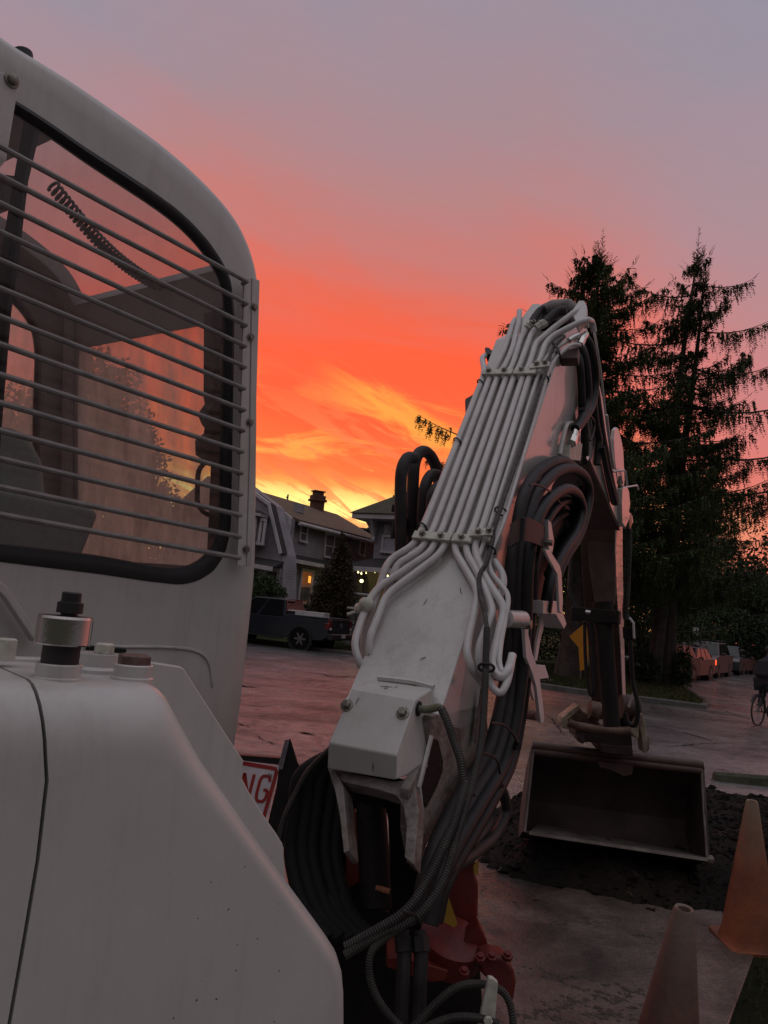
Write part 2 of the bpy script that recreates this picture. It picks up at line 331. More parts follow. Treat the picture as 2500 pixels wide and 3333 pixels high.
mb=MB(); line=spline([K0b,K0,Ka,Kt.lerp(Ka,.1)],8)+[Kt,Kt2,Kt2.lerp(Kc,.25),Kc,Kd,Ke]
prof=[(-.02,-.02),(.14,-.02),(.14,.12),(.10,.145),(-.02,.145)]
rings=[]
for i,p in enumerate(line):
    t=(line[min(i+1,len(line)-1)]-line[max(i-1,0)]).normalized(); nrm=Vector((t.y,-t.x,0))
    rings.append([p+nrm*(a-.05)+Vector((0,0,b)) for a,b in prof])
mb.loft(rings); setprops(obj('kerb',mb,Mt['kerb'],None),kind='structure')
# road on the right, with worn pale patches
mb=MB(); W0=Kd+Vector((.1,-.1,0)); ru=Vector((math.sin(hdB),math.cos(hdB),0)); rw=Vector((ru.y,-ru.x,0))
rp=[Kt2+Vector((.12,-.1,0)),Kc+Vector((.14,0,0)),Kd+Vector((.16,0,0)),Ke+rw*.16,Ke+rw*11,Kd+rw*12-ru*6,Kt2+Vector((9,-3,0)),Kt2+Vector((3.,-3.5,0))]
mb.add([(p.x,p.y,.004) for p in rp],[tuple(range(len(rp)))]); setprops(obj('road',mb,Mt['road'],None,smooth=0),kind='structure')
Mt['patch']=mat('pale_road_patch',(.26,.235,.23),.25,col2=(.13,.12,.115),noisescale=2,bump=.2,bumpscale=20,spec=1.)
mb=MB(); rr=random.Random(5)
for (px,py,L,Wd) in [(2430,2235,4.,.8),(2330,2247,3.2,.55),(2300,2272,3.6,.8),(2400,2262,3.5,.45),(2370,2290,3.4,.6),(2440,2300,3.,.5),(2350,2318,2.6,.4),(2480,2278,3,.5),(2410,2330,2.4,.4),(2290,2228,2.4,.35),(2480,2318,2.2,.35),(2360,2228,2.6,.3)]:
    c=G(px,py); a=rad(100+rr.uniform(-8,8)); d=Vector((math.sin(a),math.cos(a),0)); e=Vector((-d.y,d.x,0)); n=14
    mb.add([c+d*L/2*math.cos(2*math.pi*k/n)*rr.uniform(.75,1.1)+e*Wd/2*math.sin(2*math.pi*k/n)*rr.uniform(.6,1.2)+Vector((0,0,.008)) for k in range(n)],[tuple(range(n))])
setprops(obj('road_patches',mb,Mt['patch'],None,smooth=0),kind='stuff')
mb=MB(); rr=random.Random(12)
for pts,wd in (([(985,2188),(1040,2194),(1090,2204),(1160,2200)],.05),([(760,2228),(800,2236),(850,2240)],.10),([(738,2350),(770,2356),(830,2372)],.03),([(955,2384),(990,2388),(1036,2396)],.07),([(750,2290),(840,2300),(900,2296)],.03),([(830,2395),(880,2420),(940,2436)],.02),
    ([(2105,2360),(2180,2376),(2250,2392),(2335,2420)],.035),([(2112,2418),(2150,2430),(2195,2430),(2330,2420),(2480,2424)],.02),([(2330,2305),(2400,2330),(2490,2352)],.03),([(1700,2300),(1780,2330),(1840,2400)],.02),([(1720,2500),(1800,2470),(1860,2475)],.02),([(2350,2262),(2420,2280),(2500,2286)],.05)):
    q=resample(spline([G(*p) for p in pts],6),.09); L=[];R=[]
    for i,p in enumerate(q):
        t=(q[min(i+1,len(q)-1)]-q[max(i-1,0)]).normalized(); s_=Vector((-t.y,t.x,0)); k=wd*(.25+.75*math.sin(math.pi*i/max(1,len(q)-1)))
        jt=Vector((rr.gauss(0,.02),rr.gauss(0,.02),0)); L.append(p+jt-s_*k*rr.uniform(.2,1)+Vector((0,0,.012))); R.append(p+jt+s_*k*rr.uniform(.2,1)+Vector((0,0,.012)))
    mb.add(L+R,[(i,i+1,len(L)+i+1,len(L)+i) for i in range(len(L)-1)])
setprops(obj('pavement_cracks',mb,mat('crack_dirt',(.012,.010,.010),.95,spec=.1),None,smooth=0),kind='stuff')
# muddy concrete apron near the camera, dark grass beyond its right edge
E0=Vector((*g(2473,3070),0)); E1=Vector((*g(2376,3340),0)); ed=(E0-E1).normalized()
ap=[E1-ed*3.2,E0+ed*.35,Vector((2.2,6.3,0)),Vector((.4,6.5,0)),Vector((-.8,6.0,0)),Vector((-1.6,4.8,0)),Vector((-1.9,2.,0)),Vector((-1.5,-1,0))]
mb=MB(); mb.prism([(p.x,p.y,-.01) for p in ap],(0,0,.035)); setprops(obj('concrete_apron',mb,Mt['slab'],None,smooth=0,bevel=.01),kind='structure')
q=[E1-ed*3.2+Vector((.01,0,0)),E0+ed*.35,E0+ed*.35+Vector((6,.8,0)),E1+Vector((8,-3,0))]
mb=MB(); mb.add([(p.x,p.y,.012) for p in q],[(0,1,2,3)]); setprops(obj('grass_strip',mb,ground_mat('dark_grass',(.008,.010,.005),(.014,.018,.008),(.024,.026,.012),.9,1.5,.9,25,spec=.1),None,smooth=0),kind='structure')
# spoil of dark soil under and around the bucket
nx,ny=170,130; X0,X1,Y0,Y1=.55,7.6,5.1,10.4
def soil_h(x,y):
    # outline measured on the ground, softened with noise
    e=mnoise.fractal(Vector((x*1.1,y*1.1,3)),1,2,4)*.42
    yb=5.62+.10*math.sin(x*1.3)+e*.7      # near toe
    xl=.95+max(0,(y-5.9))*.22+e*.7
    xr=7.2+e; yf=9.6-.25*max(0,3-x)+e-.9*max(0,2.4-x)
    d=min(y-yb,(x-xl)*.9,(xr-x),(yf-y)*.8)
    if d<-.25: return -.08
    k=max(0,min(1,(d+.03)/.42)); k=k*k*(3-2*k)
    h=.25*k*(1+.08*math.sin(x*1.7+1))*(1-.5*max(0,min(1,(x-3.2)/1.5))) + mnoise.fractal(Vector((x*3,y*3,0)),1,2,5)*.055*k+mnoise.fractal(Vector((x*11,y*11,7)),.8,2,4)*.022*min(1,k*4)
    return h-.004 if d>-.03 else -.08
mb=MB(); vs=[]; hh={}
for j in range(ny+1):
    for i in range(nx+1):
        x=lerp(X0,X1,i/nx); y=lerp(Y0,Y1,j/ny); vs.append((x,y,soil_h(x,y)))
mb.add(vs,[(j*(nx+1)+i,j*(nx+1)+i+1,(j+1)*(nx+1)+i+1,(j+1)*(nx+1)+i) for j in range(ny) for i in range(nx)])
setprops(obj('soil_heap',mb,Mt['soil'],None,smooth=60),kind='structure')
def clod(mb,c,r,rr,mi=0,flat=.7):
    n=6; k=len(mb.v); vs=[]
    for j in range(3):
        t=math.pi*(j+.6)/3.4
        for i in range(n): vs.append(Vector(c)+Vector((math.sin(t)*math.cos(i*1.047+j),math.sin(t)*math.sin(i*1.047+j),math.cos(t)*flat))*r*rr.uniform(.6,1.25))
    fs=[(j*n+i,j*n+(i+1)%n,(j+1)*n+(i+1)%n,(j+1)*n+i) for j in range(2) for i in range(n)]+[tuple(range(n)),tuple(range(2*n,3*n))]
    mb.add(vs,fs,mi)
mb=MB(); rr=random.Random(3)
for _ in range(9000):
    x=rr.uniform(.7,6.6); y=rr.uniform(5.3,9.5); h=soil_h(x,y)
    if h<-.05: continue
    clod(mb,(x,y,h),rr.uniform(.006,.022) if rr.random()<.86 else rr.uniform(.02,.07),rr)
setprops(obj('soil_clods',mb,Mt['soil'],None,smooth=0),kind='stuff')
# crumbs of mud scattered on the apron
mb=MB(); rr=random.Random(9)
for c in range(70):
    cx_,cy_=rr.uniform(.0,3.2),rr.uniform(2.4,5.8)
    if rr.random()<.35: cy_=rr.uniform(5.1,5.9); 
    s=rr.uniform(.03,.22)
    for _ in range(rr.randint(4,34)):
        x=cx_+rr.gauss(0,s); y=cy_+rr.gauss(0,s*.4)
        if (Vector((x,y,0))-E1).cross(ed).z<.03: continue
        clod(mb,(x,y,.026),rr.uniform(.003,.013),rr,flat=.45)
setprops(obj('mud_crumbs',mb,Mt['soil'],None,smooth=0),kind='stuff')
Mt['mud']=mat('smeared_mud',(.035,.024,.018),.7,col2=(.06,.043,.033),noisescale=9,bump=.8,bumpscale=25)
mb=MB()
for (px,py,L,Wd,a) in [][:0] or [(1860,3195,.36,.06,100),(1880,3290,.42,.09,95),(1990,3180,.12,.05,80),(1890,3232,.40,.03,112),(2050,3245,.14,.06,60),(1780,3330,.3,.07,100),(1960,3320,.34,.05,96),(1900,3010,.2,.10,110),(2080,3060,.12,.04,90),(1820,3020,.09,.04,100),(1990,3270,.22,.04,90)]:
    c=G(px,py); a=rad(a); d=Vector((math.sin(a),math.cos(a),0)); e=Vector((-d.y,d.x,0)); n=18
    for k in range(int(900*(L*Wd)**.5)):
        t=rr.gauss(0,.30); b=c+d*L*t+e*(Wd*(rr.gauss(0,.33)+.5*math.sin(t*9+px))); clod(mb,b+Vector((0,0,.024)),abs(rr.gauss(.0,.007))+.003,rr,flat=.4)
setprops(obj('mud_smears',mb,Mt['mud'],None,smooth=50),kind='stuff')
Mt['root']=mat('pale_root',(.09,.065,.05),.8)
mb=MB(); rr=random.Random(21)
for (px,py,n_,s) in ((1665,2790,1,.26),(1730,2900,2,.16),(2080,2880,1,.10),(2380,2730,1,.10)):
    for k in range(n_):
        c=G(px+rr.uniform(-40,40),py+rr.uniform(-20,20),.12); z=max(.01,soil_h(c.x,c.y))+.012; a=rr.uniform(0,6.28); P=[]
        for j in range(5): a+=rr.uniform(-.7,.7); P.append(Vector((c.x+math.cos(a)*s*j/5,c.y+math.sin(a)*s*j/5*.7,z+rr.uniform(0,.03)+.02*math.sin(j))))
        mb.tube(spline(P,4),[.0045]*1+[.0035]*16,5)
setprops(obj('root_fibres',mb,Mt['root'],None),kind='stuff')
# blades of grass on the verge and beside the apron
Mt['blade']=mat('grass_blade',(.026,.034,.010),.8,col2=(.07,.064,.024),noisescale=.6,spec=.2)
def blades(name,fn,n,hmin,hmax,w,seed):
    r=np.random.default_rng(seed); vs=[];fs=[]
    k=0
    while k<n:
        p=fn(r)
        if p is None: continue
        a=r.uniform(0,6.28); h=r.uniform(hmin,hmax); ww=w*r.uniform(.6,1.3); lx,ly=r.normal(0,h*.35,2)
        dx,dy=math.cos(a)*ww,math.sin(a)*ww; o=3*k
        vs+=[(p[0]-dx,p[1]-dy,p[2]),(p[0]+dx,p[1]+dy,p[2]),(p[0]+lx,p[1]+ly,p[2]+h)]; fs.append((o,o+1,o+2)); k+=1
    mb=MB(); mb.v=[Vector(v) for v in vs]; mb.f=fs; mb.m=[0]*len(fs)
    o=obj(name,mb,Mt['blade'],None,smooth=0); setprops(o,kind='stuff')
def inpoly(x,y,P):
    c=False; n=len(P)
    for i in range(n):
        a,b=P[i],P[i-1]
        if (a[1]>y)!=(b[1]>y) and x<(b[0]-a[0])*(y-a[1])/(b[1]-a[1])+a[0]: c=not c
    return c
VP=[(p.x,p.y) for p in verge]
def fn1(r):
    x=r.uniform(-2,14); y=r.uniform(21,36)
    return (x,y,.10) if inpoly(x,y,VP) else None
blades('verge_grass',fn1,26000,.05,.17,.012,1)
def fn2(r):
    x=r.uniform(1.5,5); y=r.uniform(1.8,6.)
    return (x,y,.01) if inpoly(x,y,[(E1-ed*3.2)[:2],(E0+ed*.3)[:2],(6,6.2),(6,0)]) else None
blades('strip_grass',fn2,7000,.02,.07,.003,2)
# mossy kerb beyond the soil on the right
a=G(2325,2538); b=G(2330,2538); d=Vector((1,-.06,0)).normalized()
mb=MB(); mb.tube([a,a+d*.8,a+d*6],[.09,.11,.11],8,True,0,None,1.2); setprops(obj('mossy_edge',mb,mat('mossy_concrete',(.03,.034,.014),.9,col2=(.07,.068,.045),noisescale=4,bump=.5,bumpscale=25),None),kind='structure')
# ------------------------------------------------------------------ foliage
def leafmat(name,c1,c2,sc=.9):
    m=mat(name,c1,.65,col2=c2,noisescale=sc,spec=.25); return m
Mt['cedar']=leafmat('cedar_foliage',(.030,.046,.018),(.078,.105,.032),.5)
Mt['cedar_pale']=leafmat('cedar_new_growth',(.10,.10,.045),(.17,.14,.08),.8)
Mt['bark']=mat('bark',(.05,.036,.03),.9,col2=(.09,.068,.058),noisescale=2.5,bump=.9,bumpscale=14)
Mt['broad']=leafmat('broad_leaf',(.03,.035,.012),(.08,.06,.02),.7)
Mt['bushg']=leafmat('bush_leaf',(.035,.06,.022),(.075,.11,.045),1.5)
Mt['bushd']=leafmat('dark_yew',(.048,.038,.022),(.08,.062,.032),1.2)
Mt['hedge']=leafmat('hedge_leaf',(.018,.032,.014),(.036,.058,.022),.8)
def quads_obj(name,P,U,V,m,parent,kind=None):   # diamonds: centre P, half axes U,V  (n,3)
    n=len(P); v=np.empty((n,4,3)); v[:,0]=P-U; v[:,1]=P+V; v[:,2]=P+U; v[:,3]=P-V
    me=bpy.data.meshes.new(name); me.vertices.add(4*n); me.vertices.foreach_set('co',v.reshape(-1))
    me.loops.add(4*n); me.loops.foreach_set('vertex_index',np.arange(4*n,dtype=np.int32))
    me.polygons.add(n); me.polygons.foreach_set('loop_start',np.arange(0,4*n,4,dtype=np.int32))
    me.update(calc_edges=True); me.validate(); me.materials.append(m)
    o=bpy.data.objects.new(name,me); C.objects.link(o)
    if parent:
        o.parent=parent; o.matrix_parent_inverse=WM[parent.name].inverted()
    if kind: o['kind']=kind
    return o
def cedar(name,label,base,H,seed,Lmax,lean=(0,0),density=1.,nb=230,extra=(),tip_pale=True,trunks=((0,0,1.),),r0=.36,low=.12,group=None,power=.75,droop=.22,lifted=.0,sp=1.):
    r=np.random.default_rng(seed); base=Vector(base)
    root=thing('cedar_tree',label,'tree',base,group=group)
    def axis(h,k=0):
        t=h/H; ox,oy,s=trunks[k]
        return base+Vector((lean[0]*t+ox*(1-.35*t)+.12*math.sin(t*7+k*2),lean[1]*t+oy*(1-.35*t),h))
    for k,(ox,oy,s) in enumerate(trunks):
        mb=MB(); hs=[H*s*i/14 for i in range(15)]
        mb.tube([axis(h,k) for h in hs],[r0*(1-h/(H*s))**.85*(1.25 if i==0 else 1)+.012 for i,h in enumerate(hs)],9)
        obj('trunk',mb,Mt['bark'],root)
    Ps=[];Us=[];Vs=[]; bmb=MB(); Pp=[];Up=[];Vp=[]
    blist=[]
    for i in range(nb):
        t=low+(1-low)*((i+r.uniform(0,1))/nb)**1.02; k=r.integers(0,len(trunks)); s=trunks[k][2]
        h=H*s*t*.99; L=(Lmax*(1-t)**power+.30)*r.uniform(.38,1.2)*(.8+.3*math.sin(t*19+i*2.4)); blist.append((h,r.uniform(0,2*math.pi),L,k))
    for e in extra: blist.append((e[0],e[1],e[2],0))
    for (h,a,L,k) in blist:
        h=min(h,H*trunks[k][2]*.99)
        d=np.array([math.cos(a),math.sin(a),0]); sd=np.array([-d[1],d[0],0]); o=np.array(axis(h,k)); m=9
        tt=np.linspace(0,1,m); z=lifted*L*tt+L*(-droop*1.6*tt+droop*1.9*tt**2.2); path=o+np.outer(tt*L,d)+np.outer(z,[0,0,1])+np.outer(np.sin(tt*3+h)*.06*L,sd)
        bmb.tube([Vector(p) for p in path],[.035*L/3*(1-x)+.006 for x in tt],4,False)
        ns=int(L*13*density*(1.35 if h/H<.5 else 1.))+6
        for j in range(ns):
            u=r.uniform(.12,1.)**.8; ii=min(int(u*(m-1)),m-2); f=u*(m-1)-ii
            p=path[ii]*(1-f)+path[ii+1]*f
            off=r.normal(0,.13*L*(1-u*.75)+.03); p=p+sd*off
            p=p+np.array([0,0,-.12*abs(off)])
            hang=(r.uniform(.15,.85)**1.2*(1-.4*u)+.10)*(min(1,.45+L/5))*sp; seg=max(3,int(hang/.085))
            ds=np.array([0,0,-1.])+d*r.uniform(.0,.35)+sd*r.normal(0,.16); ds/=np.linalg.norm(ds)
            w=np.cross(ds,r.normal(0,1,3)); w/=np.linalg.norm(w)
            for q_ in range(seg):
                x=(q_+.5)/seg; c=p+ds*hang*x; sc=(1-.55*x)
                for sgn in (-1,1):
                    ax=ds*.6+w*sgn*r.uniform(.5,.9)+r.normal(0,.15,3); ax/=np.linalg.norm(ax); ln=r.uniform(.05,.10)*sc*1.1
                    per=np.cross(ax,ds+r.normal(0,.3,3)); per/=max(1e-6,np.linalg.norm(per))
                    Ps.append(c+ax*ln*.7); Us.append(ax*ln); Vs.append(per*ln*.42)
        # bare-looking upturned tip
        if L<2.4 or r.random()<.5:
            tp=path[-1]; td=path[-1]-path[-2]; td=td/np.linalg.norm(td)+np.array([0,0,.35]); td/=np.linalg.norm(td)
            for q_ in range(5):
                c=tp+td*.09*q_
                for sgn in(-1,1):
                    ax=td*.8+sd*sgn*.5+r.normal(0,.15,3); ax/=np.linalg.norm(ax); ln=.085*(1-q_/7)
                    per=np.cross(ax,[0,0,1.]); per/=max(1e-6,np.linalg.norm(per))
                    Ps.append(c+ax*ln); Us.append(ax*ln); Vs.append(per*ln*.22+np.array([0,0,.006]))
    # leader shoots at the very top
    for k,(ox,oy,s) in enumerate(trunks):
        top=np.array(axis(H*s,k))
        for st in range(11):
            a=r.uniform(0,6.28); L=r.uniform(.5,1.15) if st else 1.5; dd=np.array([math.cos(a)*.26*(st>0),math.sin(a)*.26*(st>0),1.]); dd/=np.linalg.norm(dd)
            q0=top-np.array([0,0,.55*(st>0)+r.uniform(0,.5)]); nseg=int(L/.075)
            bmb.tube([Vector(q0),Vector(q0+dd*L)],[.014,.004],4,False)
            for q_ in range(nseg):
                c=q0+dd*L*(q_+.5)/nseg
                for sgn in(-1,1):
                    sd2=np.array([math.cos(a+1.57+q_*1.1),math.sin(a+1.57+q_*1.1),0.])*sgn
                    ax=dd*.75+sd2*.8; ax/=np.linalg.norm(ax); ln=.13*(1-q_/nseg*.6); per=np.cross(ax,r.normal(0,1,3)); per/=np.linalg.norm(per)
                    Pp.append(c+ax*ln); Up.append(ax*ln); Vp.append(per*ln*.2)
    obj('branches',bmb,Mt['bark'],root)['kind']='stuff'
    quads_obj('foliage',np.array(Ps),np.array(Us),np.array(Vs),Mt['cedar'],root,'stuff')
    quads_obj('leader_shoots',np.array(Pp),np.array(Up),np.array(Vp),Mt['cedar_pale'] if tip_pale else Mt['cedar'],root,'stuff')
    return root
def leafcloud(blobs,n,size,seed,fill=.55,noise=.35):   # blobs: (cx,cy,cz,rx,ry,rz)
    r=np.random.default_rng(seed); w=np.array([b[3]*b[4]+b[4]*b[5] for b in blobs]); w=w/w.sum(); P=[]
    for b,k in zip(blobs,r.multinomial(n,w)):
        d=r.normal(0,1,(k,3)); d/=np.linalg.norm(d,axis=1)[:,None]
        rr_=r.uniform(fill**3,1,(k,1))**(1/3.)
        f=1+noise*(np.sin(d[:,:1]*5.1+b[0])*np.sin(d[:,1:2]*4.3+b[1])+.6*np.sin(d[:,2:]*9.+b[2]*3)*np.sin(d[:,:1]*8.3))
        P.append(np.array(b[:3])+d*rr_*f*np.array(b[3:6]))
    P=np.concatenate(P); m=len(P); U=r.normal(0,1,(m,3)); U/=np.linalg.norm(U,axis=1)[:,None]
    V=np.cross(U,r.normal(0,1,(m,3))); V/=np.linalg.norm(V,axis=1)[:,None]; s=r.uniform(.6,1.3,(m,1))*size
    return P,U*s,V*s*.5
def bush(name,label,cat,base,blobs,n,size,m,seed,group=None,stem=.05,fill=.5,noise=.3):
    root=thing(name,label,cat,base,group=group)
    mb=MB(); r=random.Random(seed); b0=Vector(base)
    for b in blobs:
        mb.tube([b0+Vector((r.uniform(-.1,.1),r.uniform(-.1,.1),0)),b0.lerp(Vector(b[:3]),.5)+Vector((0,0,.1)),Vector(b[:3])],[stem,stem*.7,stem*.35],5)
    obj('stems',mb,Mt['bark'],root)
    quads_obj('foliage',*leafcloud(blobs,n,size,seed,fill,noise),m,root,'stuff'); return root
def groundpt(px,py,z=.11): return G(px,py,z)
# the two tall cedars on the verge
c1=groundpt(1846,2203); c2=groundpt(2135,2223)
def headpx(px,py,Y): return Pd(px,py,Y)
t1=headpx(1945,775,c1.y+.5); t2=headpx(2262,735,c2.y+.5); t2b=headpx(2212,800,c2.y+.5)
cedar('cedar_tree','dense dark cedar with a broad bushy top, rising directly behind the boom head',c1,t1.z-.9-.11,11,5.6,lean=(t1.x-c1.x,0),nb=270,density=2.3,r0=.40,low=.24,power=.46,droop=.18,
      extra=((8.7,math.pi*1.03,6.3),(7.4,math.pi*1.1,5.0),(10.,.1,4.2),(12.,-.3,3.3)))
cedar('cedar_tree','open drooping cedar with twin stems and ragged branches, tallest and furthest right',c2,t2.z-1.4-.11,23,5.6,lean=(t2.x-c2.x,0),extra=((12.6,.15,4.6),(10.8,-.2,5.4),(14.2,.1,3.6),(9.2,.25,6.2),(13.4,2.9,3.8),(15.4,3.2,2.6),(7.8,.05,6.4),(15.9,.0,2.4)),nb=150,density=2.0,r0=.28,trunks=((-.15,0,1.),(.35,.1,.945)),low=.19,power=.70,droop=.24,lifted=.12,sp=1.3)
c3=Vector((25.5,60,.1)); cedar('cedar_tree','darker cedar standing further back above the parked cars',c3,16.5,31,7.5,nb=170,density=1.6,r0=.34,low=.16,power=.6,tip_pale=False,droop=.14)
c4=Vector((11.6,37,.1)); cedar('cedar_tree','lower cedar filling the gap behind the two tall trunks',c4,12.0,37,5.0,nb=150,density=1.3,r0=.3,low=.12,power=.55,tip_pale=False)
# more background foliage on the right: hedge, bushes, trees further up the road
bush('clipped_hedge','large rounded dark green hedge behind the grey parked crossover','hedge',(23.4,52,.1),[(21.2,52,1.4,2.6,2,1.9),(24.0,52.5,1.9,2.9,2.2,2.3),(26.8,53,1.6,2.6,2.2,2.0)],26000,.11,Mt['hedge'],5,fill=.8,noise=.08)
bush('evergreen_bush','dark evergreen bush to the right of the rounded hedge above the far car','bush',(31,55,.1),[(29.8,54.5,1.5,2.6,2,2.1),(33.5,56,2.2,3,2,2.9),(37,58,2,3,2,3)],16000,.13,Mt['hedge'],6,fill=.7,noise=.15)
bush('leafy_tree','tall dark leafy tree at the right edge beyond the parked cars','tree',(36,62,.1),[(33,62,7,4.5,3,4.5),(38.5,62,9,5,3,5),(30,61,5.3,3,3,3.0),(35.5,61,4.5,4.5,3,3.0),(41,62,4,4,3,4)],15000,.20,Mt['broad'],8,stem=.22,fill=.4,noise=.35)
bush('leafy_tree','dark tree mass behind the hedge under the drooping cedar','tree',(22,58,.1),[(20,57,5.2,4.2,3,3.2),(25,58,6.0,4.2,3,3.3),(15.5,56,5.0,4.5,3,3.6),(28.5,59,4.4,3.4,3,2.6),(10.5,55,5.2,4.5,3,4.0)],20000,.17,Mt['hedge'],9,stem=.2,fill=.35,noise=.35)
bush('shrub','loose leafy shrub between the cedar trunk and the no parking sign','bush',(15.8,44,.1),[(14.8,44,1.3,1.9,1.2,1.6),(17.6,45,1.7,1.8,1.2,1.9)],9000,.09,Mt['hedge'],12)
bush('shrub','low dark shrub at the back of the lawn left of the first cedar trunk','bush',(6.6,41,.1),[(8.6,41,1.3,2.6,1.4,1.6),(4.6,42,1.6,2.8,1.4,1.8)],10000,.09,Mt['hedge'],13)
bush('shrub','ferny dark shrub at the foot of the twin cedar trunks','bush',tuple(c2+Vector((-.7,-.5,0))),[(c2.x-.7,c2.y-.5,.65,.62,.5,.65),(c2.x+.75,c2.y-.5,.75,.35,.4,.85)],5200,.055,Mt['hedge'],14,stem=.02)
# bushes and trees round the houses
bp_=Pd(862,1990,36); bush('garden_bush','rounded green garden bush in front of the gabled house above the pickup cab','bush',(bp_.x,36,.6),[(Pd(862,1915,36).x,36,Pd(862,1912,36).z,.72,.6,.62),(Pd(835,1945,36).x,36,Pd(835,1945,36).z,.6,.6,.5),(Pd(900,1940,36).x,36,Pd(900,1940,36).z,.5,.5,.45),(Pd(862,1980,36).x,36,Pd(862,1980,36).z,1.,.7,.6)],9000,.06,Mt['bushg'],15)
bp2=Pd(1085,2000,36.5)
root_blobs=[]
for py,w in ((1775,.20),(1800,.36),(1830,.55),(1865,.78),(1900,.95),(1940,1.1),(1980,1.25),(2010,1.3)):
    q_=Pd(1112 if py<1850 else 1100-(py-1850)*.12,py,36.5); root_blobs.append((q_.x,36.5,q_.z,w,w*.8,.75))
bush('conical_yew','tall dark brownish cone-shaped evergreen against the side wall of the gabled house','tree',(bp2.x,36.5,.1),root_blobs,26000,.06,Mt['bushd'],16,fill=.5,noise=.18)
q_=Pd(1285,1690,62); cedar('fir_tree','small spiky fir top showing above the porch house roof',(q_.x,62,0),11.6,41,1.9,nb=90,density=.9,r0=.2,low=.3,tip_pale=False,droop=.05,lifted=.35,sp=.6)
bush('leafy_tree','broad autumn-leaved tree seen through the cab glass on the far side of the street','tree',(-11.6,29,.1),[(-11.4,29,4.0,2.6,1.8,2.4),(-10.2,29,6.6,1.6,1.6,1.8),(-12.6,29,6.6,2.3,1.8,2.6),(-11.4,29,9.0,1.5,1.2,1.6),(-10.4,29,1.9,3.0,1.6,1.9),(-15,30,4.6,2.5,2,4.2),(-8.9,29,4.6,1.3,1.2,1.6)],62000,.115,Mt['broad'],17,stem=.16,fill=.0,noise=.35)
# ------------------------------------------------------------------ houses
def paint(n,c,r=.6,c2=None): return mat(n,c,r,col2=c2 or tuple(v*.8 for v in c),noisescale=1.5)
def siding(name,c,pitch=.11):
    m=bpy.data.materials.new(name); m.use_nodes=True; nt=m.node_tree; N=nt.nodes; K=nt.links; b=N['Principled BSDF']
    b.inputs['Roughness'].default_value=.75; tc=N.new('ShaderNodeTexCoord'); sp=N.new('ShaderNodeSeparateXYZ'); K.new(tc.outputs['Object'],sp.inputs[0])
    a=N.new('ShaderNodeMath'); a.operation='DIVIDE'; a.inputs[1].default_value=pitch; K.new(sp.outputs[2],a.inputs[0])
    f=N.new('ShaderNodeMath'); f.operation='FRACT'; K.new(a.outputs[0],f.inputs[0])
    n=N.new('ShaderNodeTexNoise'); n.inputs['Scale'].default_value=1.3; n.inputs['Detail'].default_value=6; K.new(tc.outputs['Object'],n.inputs['Vector'])
    r=N.new('ShaderNodeValToRGB'); r.color_ramp.elements[0].color=(*[v*.82 for v in c],1); r.color_ramp.elements[1].color=(*[v*1.12 for v in c],1); r.color_ramp.elements[0].position=.35; r.color_ramp.elements[1].position=.65
    K.new(n.outputs['Fac'],r.inputs[0]); K.new(r.outputs[0],b.inputs['Base Color'])
    bp=N.new('ShaderNodeBump'); bp.inputs['Strength'].default_value=1; bp.inputs['Distance'].default_value=.05; bp.invert=True
    K.new(f.outputs[0],bp.inputs['Height']); K.new(bp.outputs[0],b.inputs['Normal']); return m
Mt['sidgrey']=siding('grey_lap_siding',(.25,.23,.25),.14)
Mt['sidblue']=siding('pale_blue_siding',(.25,.235,.26),.17)
Mt['trim']=paint('white_trim',(.62,.58,.60),.6)
Mt['roofb']=mat('brown_shingles',(.105,.075,.048),.85,col2=(.15,.105,.066),noisescale=2.2,bump=.6,bumpscale=9)
Mt['roofd']=mat('dark_porch_roof',(.028,.024,.028),.8,col2=(.04,.034,.036),noisescale=3)
Mt['brick']=mat('chimney_brick',(.10,.045,.03),.85,col2=(.15,.075,.045),noisescale=9,bump=.6,bumpscale=30)
Mt['pane']=mat('dark_window_glass',(.02,.018,.022),.08,spec=.6)
Mt['curtain']=mat('curtained_window',(.16,.14,.15),.25,spec=.6,col2=(.09,.08,.085),noisescale=3)
Mt['blind']=mat('white_blind',(.42,.42,.47),.4)
Mt['warm']=mat('warm_lit_window',(.3,.1,.02),.4,emis=(1.,.42,.06),estr=1.0)
Mt['warmd']=mat('dim_warm_room',(.08,.03,.02),.3,emis=(.5,.13,.035),estr=.18)
Mt['stone']=mat('stone_pier',(.20,.18,.18),.85,col2=(.11,.10,.10),noisescale=6,bump=.6,bumpscale=18)
Mt['porchy']=mat('porch_wall_ochre',(.30,.24,.07),.7,col2=(.2,.16,.05),noisescale=3)
Mt['bulb']=mat('string_light_bulb',(1,.9,.5),.4,emis=(1.,.86,.38),estr=3.2)
hs=Vector((math.sin(rad(28)),math.cos(rad(28)),0)); ni=Vector((-hs.y,hs.x,0)); UP=Vector((0,0,1))
def plane(p0,n): return lambda px,py: onp(px,py,p0,n)
